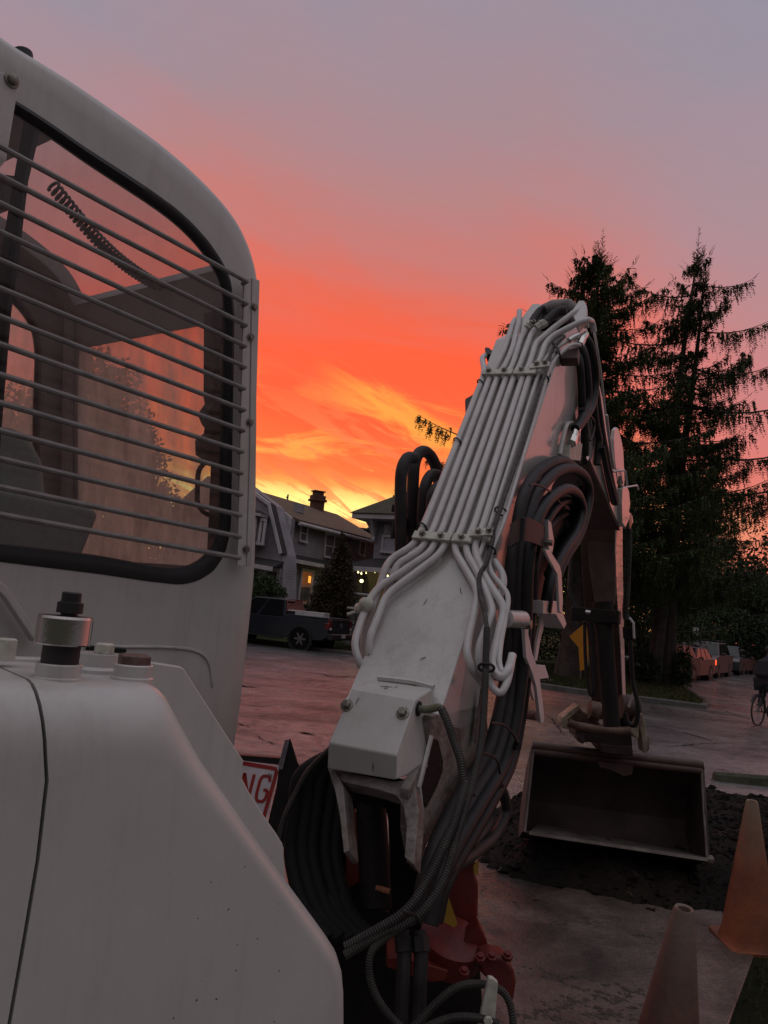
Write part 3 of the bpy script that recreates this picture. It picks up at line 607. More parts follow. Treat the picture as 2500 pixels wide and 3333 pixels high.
def window(parent,fn,nrm,quad,pm,fw=.14,rail=None,mull=0,name='window',label=None):
    a,b,c,d=[fn(*q) for q in quad]  # TL TR BR BL
    w=(b-a).length; h=(d-a).length
    def pt(u,v): return a.lerp(b,u).lerp(d.lerp(c,u),v)
    fu,fv=fw/w,fw/h; mb=MB()
    def bar(u0,u1,v0,v1,t=.07): 
        q=[pt(u0,v0),pt(u1,v0),pt(u1,v1),pt(u0,v1)]; mb.prism([p+nrm*.01 for p in q],nrm*t)
    bar(-fu*.3,1+fu*.3,-fv,0,.10); bar(-fu*.5,1+fu*.5,1,1+fv*.8,.13); bar(-fu*.3,fu*.7,0,1); bar(1-fu*.7,1+fu*.3,0,1)
    for k in range(mull): u=(k+1)/(mull+1); bar(u-fu*.35,u+fu*.35,0,1,.06)
    if rail: bar(fu*.7,1-fu*.7,rail-fv*.2,rail+fv*.2,.05)
    o=obj(name,mb,Mt['trim'],parent,smooth=0,label=label)
    m2=MB(); q=[pt(fu*.5,0),pt(1-fu*.5,0),pt(1-fu*.5,1),pt(fu*.5,1)]; m2.prism([p+nrm*.012 for p in q],nrm*.012)
    obj('pane',m2,pm,o,smooth=0,local=True); return o
PC=Pd(940,1700,40); S=plane(PC,ni); F2=plane(PC,hs); F1=plane(PC-hs*1.4,hs)
h1=thing('gabled_house','grey clapboard house with white trimmed gambrel gable, brown roof and brick chimney','house',(PC.x-5,PC.y+4,0))
def low(p,z=.1): return Vector((p.x,p.y,z))
sa,sb=S(940,1698),S(1222,1764)
mb=MB(); ez=sa.z
mb.prism([low(sa,ez),low(sb,ez),low(sb),low(sa)],ni*8.6); obj('wall',mb,Mt['sidgrey'],h1,smooth=0)
# main roof
e0=S(953,1691)+ni*-.45; e1=S(1228,1762)-ni*.45; e0.z=e1.z=(e0.z+e1.z)/2
RP=plane(PC+ni*4.3,ni); r1=RP(1098,1672); r0=RP(760,1575); r0.z=r1.z=RP(960,1633).z
r0=r1+(-hs)*13.5; e0=e1-hs*((e1-e0).dot(hs)); 
mb=MB(); t=Vector((0,0,-.16)); b0=e0+ni*9.5; b1=e1+ni*9.5
r0f=Vector((r0.x,r0.y,r0.z)); 
mb.hexa([e0-hs*0,e1,r1,r0f],[e0+t,e1+t,r1+t,r0f+t]); mb.hexa([b0,b1,r1,r0f],[b0+t,b1+t,r1+t,r0f+t]); mb.add([e1,b1,r1],[(0,1,2)]); mb.add([e0+t,b0+t,r0f+t],[(0,1,2)])
rf=obj('roof',mb,Mt['roofb'],h1,smooth=0)
# gutter and trim
mb=MB(); mb.tube([e0+t*1.2,e1+t*1.2],.10,8); mb.tube([e1+t*1.5,e1+t*1.5+ni*.35-UP*.3,low(sb,1)+ni*.02-ni*.08],.06,6); obj('gutter',mb,Mt['trim'],h1)
# chimney
cb=RP(1022,1660)-ni*.2; mb=MB()
for (w,z0,z1) in ((.78,-.8,.55),(1.02,.55,.70),(.86,.70,.95),(.62,.95,1.18),(.80,1.18,1.26)): mb.box((cb.x,cb.y,cb.z+(z0+z1)/2),(w,w*.8,z1-z0),Matrix.Rotation(rad(28),3,'Z'))
ch=obj('chimney',mb,Mt['brick'],rf,smooth=0,bevel=.02,local=True)
mb=MB(); vb=RP(936,1626); mb.cyl(vb-UP*.4,vb+UP*.32,.05,8); mb.cyl(vb+UP*.1,vb+Vector((-.1,0,.15)),.04,6); obj('vent_pipe',mb,Mt['roofd'],rf,local=True)
vq=lerp(S(958,1680),RP(958,1640),.45)
mb=MB(); vv=e0.lerp(e1,.18).lerp(r0f.lerp(r1,.42),.38); mb.box((vv.x,vv.y,vv.z+.22),(.35,.6,.5),Matrix.Rotation(rad(-28),3,'Z')); obj('roof_vent',mb,Mt['sidblue'],rf,smooth=0,local=True)
# second gable plane with rake board and corner board
def wallpoly(fn,pts,thick,nrm,m,name='wall'):
    mb=MB(); P=[]
    for p in pts:
        q=fn(p[0],p[1]) if len(p)==2 else low(fn(p[0],p[1]),p[2]); P.append(q)
    mb.prism(P,nrm*thick); return obj(name,mb,m,h1,smooth=0)
wallpoly(F2,[(860,1628),(953,1692),(938,1820),(938,1990,.1),(800,1980,.1)],.25,hs,Mt['sidgrey'])
wallpoly(F1,[(775,1562),(827,1602),(881,1643),(920,1803),(922,1850),(922,1990,.1),(640,1950,.1),(650,1780),(700,1610)],1.2,hs,Mt['sidgrey'])
def board(fn,pts,w,nrm,m=Mt['trim'],t=.10,parent=None,name='trim_board',dirn=None):
    mb=MB(); P=[fn(*p) for p in pts]
    for a,b in zip(P[:-1],P[1:]):
        d=(b-a).normalized(); s=d.cross(nrm).normalized()*w
        mb.prism([a-s*.5-nrm*.02,b-s*.5-nrm*.02,b+s*.5-nrm*.02,a+s*.5-nrm*.02],-nrm*t)
    return obj(name,mb,m,parent or h1,smooth=0)
board(F1,[(775,1562),(827,1602),(881,1643),(919,1803)],.17,hs,t=.16)
board(F2,[(894,1646),(953,1691)],.17,hs); board(F2,[(901,1687),(946,1692)],.14,hs,t=.08); board(F2,[(945,1694),(932,1802)],.24,hs,t=.12)
# dark return of the gambrel roof between the two gables
mb=MB(); A=[F1(*p) for p in((827,1600),(881,1641),(920,1803))]
for a,b in zip(A[:-1],A[1:]):
    o_=(b-a).normalized().cross(hs).normalized()*.0
    mb.hexa([a-hs*.12,b-hs*.12,b+hs*.3,a+hs*.3],[a-hs*.12-ni*.1,b-hs*.12-ni*.1,b+hs*.3-ni*.1,a+hs*.3-ni*.1])
obj('gambrel_roof',mb,Mt['roofd'],h1,smooth=0)
# skirt roof over the ground floor, side and front
nside=-ni
def skirt(fn,p0,p1,out,nrm,drop,name='skirt_roof'):
    a,b=fn(*p0),fn(*p1); mb=MB(); o2=nrm*out
    mb.hexa([a,b,b+o2-UP*drop,a+o2-UP*drop],[a-UP*.1,b-UP*.1,b+o2-UP*(drop+.12),a+o2-UP*(drop+.12)]); s=obj(name,mb,Mt['roofd'],h1,smooth=0)
    mb=MB(); mb.hexa([a+o2-UP*(drop),b+o2-UP*(drop),b+o2*1.05-UP*(drop),a+o2*1.05-UP*(drop)],[a+o2-UP*(drop+.2),b+o2-UP*(drop+.2),b+o2*1.05-UP*(drop+.2),a+o2*1.05-UP*(drop+.2)]); obj('gutter',mb,Mt['trim'],h1,smooth=0)
skirt(S,(905,1794),(1085,1830),.55,-ni,.28)
skirt(F1,(700,1790),(925,1828),.9,-hs,.35)
F0=plane(PC-hs*2.1,hs)
# windows of the house
window(h1,S,-ni,[(976,1711),(1001,1716),(995,1762),(972,1756)],Mt['curtain'],rail=.5)
window(h1,S,-ni,[(1057,1740),(1117,1752),(1106,1818),(1052,1808)],Mt['curtain'],mull=1,rail=.5)
window(h1,S,-ni,[(1170,1762),(1189,1768),(1183,1807),(1166,1801)],Mt['pane'])
w_=window(h1,S,-ni,[(979,1857),(1018,1866),(1006,1965),(968,1955)],Mt['warmd'],rail=.45)
mb=MB(); P=[S(*p)-ni*.03 for p in((1003,1874),(1011,1876),(1009,1898),(1001,1896))]; mb.prism(P,-ni*.01); obj('lit_lamp_glow',mb,Mt['warm'],w_,smooth=0,local=True)
mb=MB(); P=[S(*p)-ni*.03 for p in((973,1910),(1008,1912),(1003,1960),(968,1952))]; mb.prism(P,-ni*.01); obj('blind',mb,Mt['curtain'],w_,smooth=0,local=True)
FB=plane(PC-hs*1.9,hs)
# bay with two tall windows
mb=MB(); P=[F1(x,y) for x,y in((790,1676),(872,1684),(862,1780),(780,1772))]; mb.prism([p for p in P],-hs*.45); obj('bay',mb,Mt['sidgrey'],h1,smooth=0)
mb=MB(); P=[F1(x,y) for x,y in((785,1664),(850,1664),(882,1682),(785,1675))]; mb.prism([p+hs*.05 for p in P],-hs*.8); obj('bay_roof',mb,Mt['roofd'],h1,smooth=0)
window(h1,FB,-hs,[(812,1690),(837,1692),(828,1764),(804,1763)],Mt['pane'],label='dark bay window beside the cab corner')
window(h1,FB,-hs,[(852,1695),(867,1698),(858,1768),(843,1766)],Mt['pane'])
board(F1,[(788,1676),(850,1678),(880,1684)],.14,hs,t=.85)
window(h1,F1,-hs,[(800,1850),(853,1856),(850,1900),(795,1895)],Mt['pane'],fw=.2)
window(h1,F1,-hs,[(862,1858),(912,1864),(905,1910),(858,1905)],Mt['pane'],fw=.2)
# porch house on the right
PC2=Pd(1222,1800,44); F3=plane(PC2,hs); 
h2=thing('porch_house','pale blue house with bracketed eaves and a yellow lit porch, half hidden behind the boom','house',(PC2.x+3,PC2.y+3,0))
def poly2(fn,pts,thick,m,name,off=0.,parent=None,bev=0):
    mb=MB(); P=[]
    for p in pts:
        q=fn(p[0],p[1]) if len(p)==2 else low(fn(p[0],p[1]),p[2]); P.append(q-hs*off)
    mb.prism(P,-hs*thick); return obj(name,mb,m,parent or h2,smooth=0,local=bool(parent))
poly2(F3,[(1224,1688),(1430,1712),(1425,1990,.1),(1204,1990,.1)],-7.5,Mt['sidblue'],'wall')
# eave box and hip roof
ea,eb=F3(1171,1673),F3(1440,1702); ea.z=eb.z=(F3(1240,1680).z); ea=ea-hs*.9; eb=eb-hs*.9
mb=MB(); mb.hexa([ea,eb,eb+hs*9,ea+hs*9],[v-UP*.28 for v in(ea,eb,eb+hs*9,ea+hs*9)]); obj('eave',mb,Mt['trim'],h2,smooth=0,bevel=.03)
apx=ea.lerp(eb,.5)+hs*4.5+UP*2.6; mb=MB(); ds=(eb-ea).normalized()
q4=[ea-ds*.1-hs*.1+UP*.03,eb+ds*.1-hs*.1+UP*.03,eb+ds*.1+hs*9.1+UP*.03,ea-ds*.1+hs*9.1+UP*.03]
mb.add(q4+[apx],[(0,1,4),(1,2,4),(2,3,4),(3,0,4),(0,3,2,1)]); obj('roof',mb,mat('moss_brown_shingles',(.05,.045,.025),.85,col2=(.08,.065,.035),noisescale=2,bump=.5,bumpscale=9),h2,smooth=0)
# scroll brackets under the eave
for px in (1228,1300):
    mb=MB(); b=F3(px,1692); 
    for k,(dz,o_,r_) in enumerate(((0,.75,.10),(-.12,.62,.12),(-.3,.45,.13),(-.55,.28,.12),(-.8,.16,.12),(-1.05,.12,.10),(-1.15,.14,.13))): mb.cyl(b+UP*dz-hs*o_-ds*.07,b+UP*dz-hs*o_+ds*.07,r_,10)
    mb.prism([b-ds*.05,b-ds*.05-hs*.8,b-ds*.05-hs*.15-UP*1.1,b-ds*.05-UP*1.3],ds*.1)
    obj('eave_bracket',mb,Mt['trim'],h2)
mb=MB(); b=F3(1226,1692)
for k,(dz,o_,r_) in enumerate(((0,.70,.10),(-.14,.55,.13),(-.34,.34,.14),(-.6,.2,.12),(-.85,.14,.12),(-1.1,.12,.12))): mb.cyl(b+UP*dz-ds*o_-hs*.02,b+UP*dz-ds*o_+hs*.12,r_,10)
mb.prism([b,b-ds*.75,b-ds*.12-UP*1.1,b-UP*1.3],hs*.1); obj('eave_bracket',mb,Mt['trim'],h2)
wn=window(h2,F3,-hs,[(1247,1749),(1292,1751),(1290,1797),(1243,1793)],Mt['blind'],fw=.14)
# lattice panel above the window, strips crossing
mb=MB(); A,B_,C_,D_=[F3(*p)-hs*.04 for p in((1254,1707),(1296,1711),(1293,1744),(1251,1741))]
mb.prism([A,B_,C_,D_],-hs*.02); lp=obj('transom_panel',mb,Mt['curtain'],h2,smooth=0)
mb=MB()
def lp_(u,v): return A.lerp(B_,u).lerp(D_.lerp(C_,u),v)-hs*.03
for k in range(-3,7):
    for s in(1,-1):
        u0,u1=k/6.,k/6.+.5; 
        if s<0: u0,u1=u1,u0
        a,b=(max(0,min(1,u0)),0),(max(0,min(1,u1)),1); mb.tube([lp_(*a),lp_(*b)],.018,4)
obj('lattice',mb,Mt['trim'],lp,smooth=0,local=True)
# porch
pa,pb=F3(1147,1846)-hs*2.2,F3(1400,1868)-hs*2.2; pa=F3(1146,1846); pb=F3(1420,1872); pa.z=pb.z=F3(1200,1851).z
mb=MB(); top0,top1=F3(1250,1823),F3(1420,1838); mb.add([pa-hs*1.6,pb-hs*1.6,pb+hs*.4+UP*.9,pa+ds*1.6+hs*.4+UP*.75,pa+hs*.4,pb+hs*.4],[(0,1,2,3),(0,3,4),(0,4,5,1)]); obj('porch_roof',mb,Mt['roofd'],h2,smooth=0)
mb=MB(); mb.hexa([pa-hs*1.6-ds*.05,pb-hs*1.6,pb-hs*1.5,pa-hs*1.5-ds*.05],[v-UP*.26 for v in(pa-hs*1.6-ds*.05,pb-hs*1.6,pb-hs*1.5,pa-hs*1.5-ds*.05)]); mb.hexa([pa-hs*1.5,pa+hs*.4,pa+hs*.4+ds*.1,pa-hs*1.5+ds*.1],[v-UP*.26 for v in(pa-hs*1.5,pa+hs*.4,pa+hs*.4+ds*.1,pa-hs*1.5+ds*.1)]); obj('porch_fascia',mb,Mt['trim'],h2,smooth=0)
poly2(F3,[(1150,1858),(1212,1862),(1206,1990,.1),(1140,1990,.1)],.1,Mt['sidblue'],'side_screen_wall',off=-.6)
poly2(F3,[(1212,1866),(1420,1880),(1420,1990,.1),(1206,1990,.1)],.05,Mt['porchy'],'porch_back_wall',off=.02)
F4=plane(PC2-hs*1.5,hs)
# arched porch opening: ochre pillar brackets with dark door
mb=MB(); pts=[F4(*p) for p in((1196,1862),(1232,1866),(1228,1880),(1212,1985),(1203,1985),(1206,1915),(1204,1893),(1199,1876))]; mb.prism(pts,-hs*.14); obj('porch_post',mb,Mt['porchy'],h2,smooth=0)
mb=MB(); pts=[F3(*p)-hs*.72 for p in((1183,1866),(1199,1868),(1202,1985),(1180,1985))]; mb.prism(pts,-hs*.05); obj('door',mb,Mt['roofd'],h2,smooth=0)
for i,(px,py,r_) in enumerate(((1166,1863,.05),(1176,1867,.05),(1193,1865,.05),(1220,1868,.055),(1213,1876,.05),(1205,1906,.05),(1240,1872,.045),(1262,1875,.045))):
    mb=MB(); p=onp(px,py,PC2-hs*1.45,hs); mb.sphere(p,r_,8); mb.cyl(p+UP*r_*.6,p+UP*r_*1.8,.015,6)
    o=obj('string_light',mb,Mt['bulb'],None); setprops(o,('leftmost small porch bulb, at the corner of the lit porch','second small porch bulb, directly above the globe lantern','third small porch bulb, right above the dark door','fourth small porch bulb, high on the ochre post','lower small bulb just under the fourth on the ochre post','lowest small bulb, halfway down the ochre post','small porch bulb right of the post, behind the pipes','rightmost small porch bulb, behind the boom pipes')[i],'string light',group='bulbs of the porch string light')
mb=MB(); p=onp(1177,1891,PC2-hs*1.3,hs); mb.sphere(p,.10,10); lt=thing('porch_lantern','larger glowing globe lantern hanging left in the lit porch','lantern',p); obj('globe',mb,Mt['bulb'],lt); mb=MB(); mb.tube([p+UP*.08,p+UP*.45],.012,5); mb.cyl(p+UP*.07,p+UP*.14,.05,8); obj('hanging_rod',mb,Mt['roofd'],lt)
pl=bpy.data.lights.new('porch_glow','POINT'); pl.energy=7; pl.color=(1,.85,.35); pl.shadow_soft_size=.15; plo=bpy.data.objects.new('porch_glow',pl); C.objects.link(plo); plo.location=p-hs*.2-UP*.25
# stone piers of the garden wall
for (px0,px1,pt,Y,lb) in ((1156,1200,1936,38,'taller grey stone gate pier with a pale cap below the lit porch'),(1135,1188,1982,36,'shorter stone pier in front, pale cap, right of the pickup tailgate')):
    a,b=Pd(px0,pt,Y),Pd(px1,pt,Y); w=(b-a).length; cx_=(a.x+b.x)/2; t_=thing('stone_pier',lb,'pier',(cx_,Y,.1)); rr=random.Random(px0)
    z=.1
    n=0
    while z<a.z-.05 and n<9:
        hh_=min(.24,a.z-z); m_=2
        for k in range(m_):
            mb=MB(); ww=w/m_; mb.box((cx_-w/2+ww*(k+.5),Y,z+hh_/2),(ww-.02,w*.8+rr.uniform(-.03,.03),hh_-.02)); obj('stone',mb,Mt['stone'],t_,smooth=0,bevel=.02,segs=1)
        z+=hh_; n+=1
    mb=MB(); mb.box((cx_,Y,a.z+.05),(w+.14,w*.8+.14,.1)); obj('cap',mb,Mt['trim'],t_,smooth=0,bevel=.02)
# roof of a distant house in the gap
q0=Pd(1181,1724,70); dh=thing('distant_house','small distant house with bluish walls in the gap between the two roofs','house',(q0.x,70,0))
mb=MB(); a,b=Pd(1178,1727,70),Pd(1218,1733,70); mb.prism([Vector((a.x,70,a.z)),Vector((b.x,70,a.z-.1)),Vector((b.x,70,0)),Vector((a.x,70,0))],(0,5,0)); obj('wall',mb,Mt['sidblue'],dh,smooth=0)
mb=MB(); mb.box(((a.x+b.x)/2,72,a.z+.1),(b.x-a.x+.5,5.5,.18)); rf2=obj('roof',mb,Mt['roofd'],dh,smooth=0); mb=MB(); q_=Pd(1200,1724,70); mb.cyl(q_-UP*.2,q_+UP*.6,.03,5); mb.box(q_+UP*.1,(.3,.1,.2)); obj('vent_pipe',mb,Mt['roofd'],rf2,local=True)
# pale house fragment deep behind the cedars on the right
hq=Pd(2225,1965,66); h3=thing('white_house','white house front with dark window and stair posts, glimpsed between the cedars','house',(hq.x,66,0))
mb=MB(); P=[Pd(x,y,66) for x,y in((2192,1928),(2232,1940),(2252,1990),(2252,2010),(2190,1985))]; mb.prism(P,(0,4,0)); obj('wall',mb,Mt['trim'],h3,smooth=0)
mb=MB(); P=[Pd(x,y,65.9) for x,y in((2202,1932),(2212,1934),(2212,1972),(2200,1970))]; mb.prism(P,(0,.08,0)); obj('window',mb,Mt['pane'],h3,smooth=0)
for k in range(4):
    mb=MB(); mb.cyl(Pd(2222+k*9,1950+k*4,65.5),Pd(2220+k*9,1990+k*3,65.5),.09,6); obj('post',mb,Mt['trim'],h3)
mb=MB(); mb.tube([Pd(2213,1978,65.4),Pd(2262,2000,65.4)],.12,5); obj('rail',mb,Mt['roofd'],h3)
# ------------------------------------------------------------------ vehicles
Mt['tyre']=mat('tyre_rubber',(.014,.014,.014),.8); Mt['rim']=mat('alloy_rim',(.17,.165,.165),.4,metal=.6)
Mt['glass']=mat('car_glass',(.012,.013,.015),.08,spec=.4); Mt['grille']=mat('black_grille',(.01,.01,.01),.5)
Mt['headl']=mat('headlamp_lens',(.5,.5,.52),.15,spec=.8); Mt['taill']=mat('tail_lamp_lens',(.13,.008,.007),.2,spec=.8)
Mt['tailon']=mat('lit_tail_lamp',(.6,.03,.02),.3,emis=(1.,.10,.03),estr=1.5); Mt['plate']=mat('number_plate',(.45,.45,.45),.5)
Mt['platew']=mat('tool_chest_lid',(.62,.60,.60),.5,col2=(.5,.48,.48),noisescale=3)
def carpaint(n,c,r=.42): return mat(n,tuple(v*.42 for v in c),r,spec=.4,coat=.12)
def wheel(parent,x,y,r,w,side):
    t=obj('wheel',MB().lathe((x,y-side*w*.5,r),[(r*.70,0),(r*.93,.0),(r,w*.15),(r,w*.85),(r*.93,w),(r*.70,w),(r*.66,w*.6)],(0,side,0),24),Mt['tyre'],parent,local=True)
    mb=MB(); o=y+side*w*.40
    mb.lathe((x,o-side*.03,r),[(r*.70,0),(r*.70,.035),(r*.62,.045),(r*.60,.02),(r*.2,.01)],(0,side,0),24)
    for k in range(6):
        a=2*math.pi*k/6; d=Vector((math.cos(a),0,math.sin(a))); e=Vector((-math.sin(a),0,math.cos(a)))
        p=Vector((x,o,r)); mb.hexa([p+d*r*.12-e*r*.11,p+d*r*.62-e*r*.08,p+d*r*.62+e*r*.08,p+d*r*.12+e*r*.11],[q+Vector((0,side*.035,0)) for q in(p+d*r*.12-e*r*.11,p+d*r*.62-e*r*.08,p+d*r*.62+e*r*.08,p+d*r*.12+e*r*.11)])
    mb.lathe((x,o,r),[(r*.18,0),(r*.18,.045),(r*.1,.055)],(0,side,0),12)
    obj('rim',mb,Mt['rim'],t,local=True); return t
def vehicle(root,L,W,H,body,prof,green,paintm,wx,wr,lights=None,rails=False,tail_on=False,front_plate=False,badge=False):
    # prof: side outline of the lower body (x,z); green: greenhouse (x0b,x1b,x0t,x1t,zb,zt)
    n=len(prof); rings=[]
    for (yy,shr) in ((-W/2,.05),(-W/2+.03,.015),(-W/2+.12,0),(W/2-.12,0),(W/2-.03,.015),(W/2,.05)):
        cx_=sum(p[0] for p in prof)/n; cz=sum(p[1] for p in prof)/n
        rings.append([Vector((cx_+(x-cx_)*(1-shr*.35),yy,cz+(z-cz)*(1-shr*1.2))) for x,z in prof])
    mb=MB().loft(rings); bo=obj('body',mb,paintm,root,local=True,smooth=38)
    x0b,x1b,x0t,x1t,zb,zt=green; hb=W/2-.10; ht=W/2-.28
    mb=MB(); base=[Vector((x0b,-hb,zb)),Vector((x1b,-hb,zb)),Vector((x1b,hb,zb)),Vector((x0b,hb,zb))]; top=[Vector((x0t,-ht,zt-.04)),Vector((x1t,-ht,zt-.04)),Vector((x1t,ht,zt-.04)),Vector((x0t,ht,zt-.04))]
    top2=[Vector((x0t+.12,-ht+.14,zt)),Vector((x1t-.12,-ht+.14,zt)),Vector((x1t-.12,ht-.14,zt)),Vector((x0t+.12,ht-.14,zt))]
    mb.loft([base,top,top2]); obj('roof',mb,paintm,root,local=True,smooth=50,bevel=.03)
    def pane(a,b,c,d,nm,ins=.07,off=.012):
        nn=(b-a).cross(d-a).normalized(); ctr=(a+b+c+d)/4
        if nn.dot(ctr-Vector((0,0,zb)))<0: nn=-nn
        q=[v.lerp(ctr,ins)+nn*off for v in(a,b,c,d)]; m=MB(); m.prism(q,nn*.006); obj(nm,m,Mt['glass'],root,local=True,smooth=0)
    pane(base[1],base[2],top[2],top[1],'windscreen'); pane(base[3],base[0],top[0],top[3],'rear_window')
    for s,(i,j) in((-1,(0,1)),(1,(3,2))):
        for u0,u1 in((.03,.34),(.37,.66),(.69,.96)) if L<5.4 else ((.04,.5),(.54,.96)):
            a=base[i].lerp(base[j],u0); b=base[i].lerp(base[j],u1); c=top[i].lerp(top[j],u1); d=top[i].lerp(top[j],u0); pane(a,b,c,d,'side_window',.09)
    for x in wx:
        for s in(-1,1):
            m=MB(); m.lathe((x,s*(W/2-.16),wr),[(wr*1.18,0),(wr*1.18,.165)],(0,s,0),24); obj('wheel_arch',m,Mt['grille'],root,local=True)
            wheel(root,x,s*(W/2-.115),wr,.24,s)
    for s in(-1,1):
        m=MB(); m.box((x1b-.35,s*(W/2+.06),zb+.08),(.14,.2,.14)); obj('mirror',m,paintm,root,local=True,bevel=.03)
        xf=max(p[0] for p in prof); xr=min(p[0] for p in prof)
        if lights:
            zf,zr=lights
            m=MB(); m.box((xf-.13,s*(W/2-.24),zf),(.22,.42,.15)); obj('headlight',m,Mt['headl'],root,local=True,bevel=.03)
            m=MB(); m.box((xr+.07,s*(W/2-.13),zr),(.22,.28,.26)); obj('tail_light',m,Mt['tailon'] if tail_on else Mt['taill'],root,local=True,bevel=.03)
    if lights:
        m=MB(); m.box((xf-.06,0,lights[0]-.02),(.14,W*.42,.2)); m.box((xf-.05,0,lights[0]-.30),(.14,W*.6,.14)); obj('grille',m,Mt['grille'],root,local=True,bevel=.02)
        m=MB(); m.box((xf+.015,0,lights[0]-.22),(.02,.31,.13)); obj('number_plate',m,Mt['plate'],root,local=True)
    if rails:
        m=MB()
        for s in(-1,1): m.tube([Vector((x0t+.2,s*(ht-.1),zt)),Vector((x0t+.25,s*(ht-.1),zt+.08)),Vector((x1t-.35,s*(ht-.1),zt+.08)),Vector((x1t-.25,s*(ht-.1),zt))],.02,6)
        for xx in(.3,.7): m.tube([Vector((lerp(x0t,x1t,xx),-ht,zt+.09)),Vector((lerp(x0t,x1t,xx),ht,zt+.09))],.025,6)
        obj('roof_rack',m,Mt['grille'],root,local=True)
    return bo
def sedanprof(L,hoodz,beltz,rearz,sill=.22):
    h=L/2; return [(-h,.45),(-h+.03,rearz-.1),(-h+.12,rearz),(-h+1.0,beltz+.02),(h-1.25,beltz),(h-.35,hoodz),(h-.06,hoodz-.16),(h,.5),(h-.05,.26),(h-.6,sill),(-h+.6,sill),(-h+.08,.28)]
# parked row along the kerb of the right-hand road (facing the camera)
def park(px,py,L,W,H,hood,belt,green,pm,label,hd=215,name='parked_car',**k):
    c=G(px,py); d=Vector((math.sin(rad(hd)),math.cos(rad(hd)),0)); c=c-d*(L/2-.4)
    r=thing(name,label,'car',(c.x,c.y,.006),math.atan2(d.y,d.x),group='cars parked along the right-hand road')
    vehicle(r,L,W,H,None,sedanprof(L,hood,belt,belt+.02),green,pm,(-L*.30,L*.31),.34,lights=(hood-.16,belt-.12),**k)
park(2092,2212,4.6,1.85,1.6,.98,1.02,(-2.1,1.05,-1.75,.25,1.0,1.6),carpaint('black_car_paint',(.02,.02,.022)),'black car with shiny windscreen partly hidden behind the twin tree trunks, leftmost of the row',hd=222)
park(2183,2209,4.5,1.8,1.5,.9,.95,(-2.0,.95,-1.5,.2,.93,1.5),carpaint('dark_red_paint',(.10,.035,.03)),'dark red car just right of the tree trunk with a glowing tail lamp',hd=218,tail_on=True)
park(2231,2206,4.2,1.78,1.66,.98,1.05,(-2.0,.95,-1.85,.4,1.03,1.66),carpaint('brown_car_paint',(.13,.075,.065)),'small brownish boxy wagon with black roof rails in front of the larger rack-topped car',hd=208,rails=True)
park(2268,2200,4.9,1.95,1.84,1.08,1.14,(-2.3,1.1,-2.0,.35,1.12,1.80),carpaint('bronze_car_paint',(.18,.13,.125)),'tall bronze grey sport utility car with a flat roof rack, behind the small wagon',hd=214,rails=True)
park(2352,2192,4.6,1.86,1.66,.98,1.04,(-2.1,1.1,-1.7,.3,1.02,1.66),carpaint('slate_car_paint',(.10,.105,.12)),'slate grey crossover with dark grille and pale licence plate, nose to the camera',hd=210)
park(2410,2189,4.4,1.78,1.48,.88,.95,(-1.9,.95,-1.5,.2,.93,1.48),carpaint('red_silver_paint',(.22,.10,.09)),'pinkish hatchback with bright red tail lamps between the crossover and the cyclist',hd=38,tail_on=True)
park(2480,2184,4.7,1.85,1.6,.95,1.0,(-2.1,1.0,-1.7,.3,1.0,1.6),carpaint('pale_car_paint',(.36,.36,.38)),'pale silver car behind the cyclist, furthest right in the row',hd=206)
# small roof-edge red glow of the crossover's neighbour is the hatchback's own lamps
# ---- pickup
fw_=Vector((math.sin(rad(-66)),math.cos(rad(-66)),0)); lf_=Vector((-fw_.y,fw_.x,0))
rwheel=G(974,2114)
c_=rwheel+fw_*1.70-lf_*.92
tk=thing('pickup_truck','dark blue grey pickup truck with tool chests in its bed, at the far kerb','pickup truck',(c_.x,c_.y,.004),math.atan2(fw_.y,fw_.x))
tp=carpaint('slate_blue_truck_paint',(.060,.070,.090),.25)
h=2.95
prof=[(-h+.02,.62),(-h,.95),(-h+.02,1.28),(-.95,1.30),(-.9,1.22),(1.25,1.20),(h-.25,1.15),(h-.05,1.0),(h,.75),(h-.05,.45),(h-.5,.40),(-h+.3,.42)]
vehicle(tk,5.9,2.0,1.95,None,prof,(-.92,1.75,-.72,.75,1.18,1.96),tp,(-1.72,2.0),.42,lights=(.98,1.02))
# the open bed: dark recess, rails, tailgate, bumper
mb=MB(); mb.box((-1.93,0,1.285),(1.85,1.66,.06)); obj('bed_liner',mb,Mt['grille'],tk,local=True)
mb=MB()
for s in(-1,1): mb.box((-1.93,s*.91,1.32),(1.95,.12,.06))
mb.box((-2.90,0,1.32),(.09,1.7,.07)); obj('bed_rail',mb,tp,tk,local=True,bevel=.02)
mb=MB(); mb.box((-2.965,0,1.02),(.06,1.58,.52)); tg=obj('tailgate',mb,tp,tk,local=True,bevel=.02)
mb=MB(); mb.lathe((-2.998,0,1.06),[(.11,0),(.11,.012),(.08,.016)],(-1,0,0),16); b_=obj('badge',mb,Mt['rim'],tg,local=True); b_.scale=(1,1,1)
mb=MB(); mb.box((-2.96,0,1.26),(.10,1.5,.05)); obj('tailgate_handle_strip',mb,Mt['grille'],tg,local=True,bevel=.01)
mb=MB(); mb.box((-3.02,0,.62),(.24,1.95,.24)); bm_=obj('rear_bumper',mb,carpaint('bumper_paint',(.06,.05,.055)),tk,local=True,bevel=.05)
mb=MB(); mb.box((-3.15,0,.66),(.02,.32,.16)); obj('number_plate',mb,Mt['plate'],bm_,local=True)
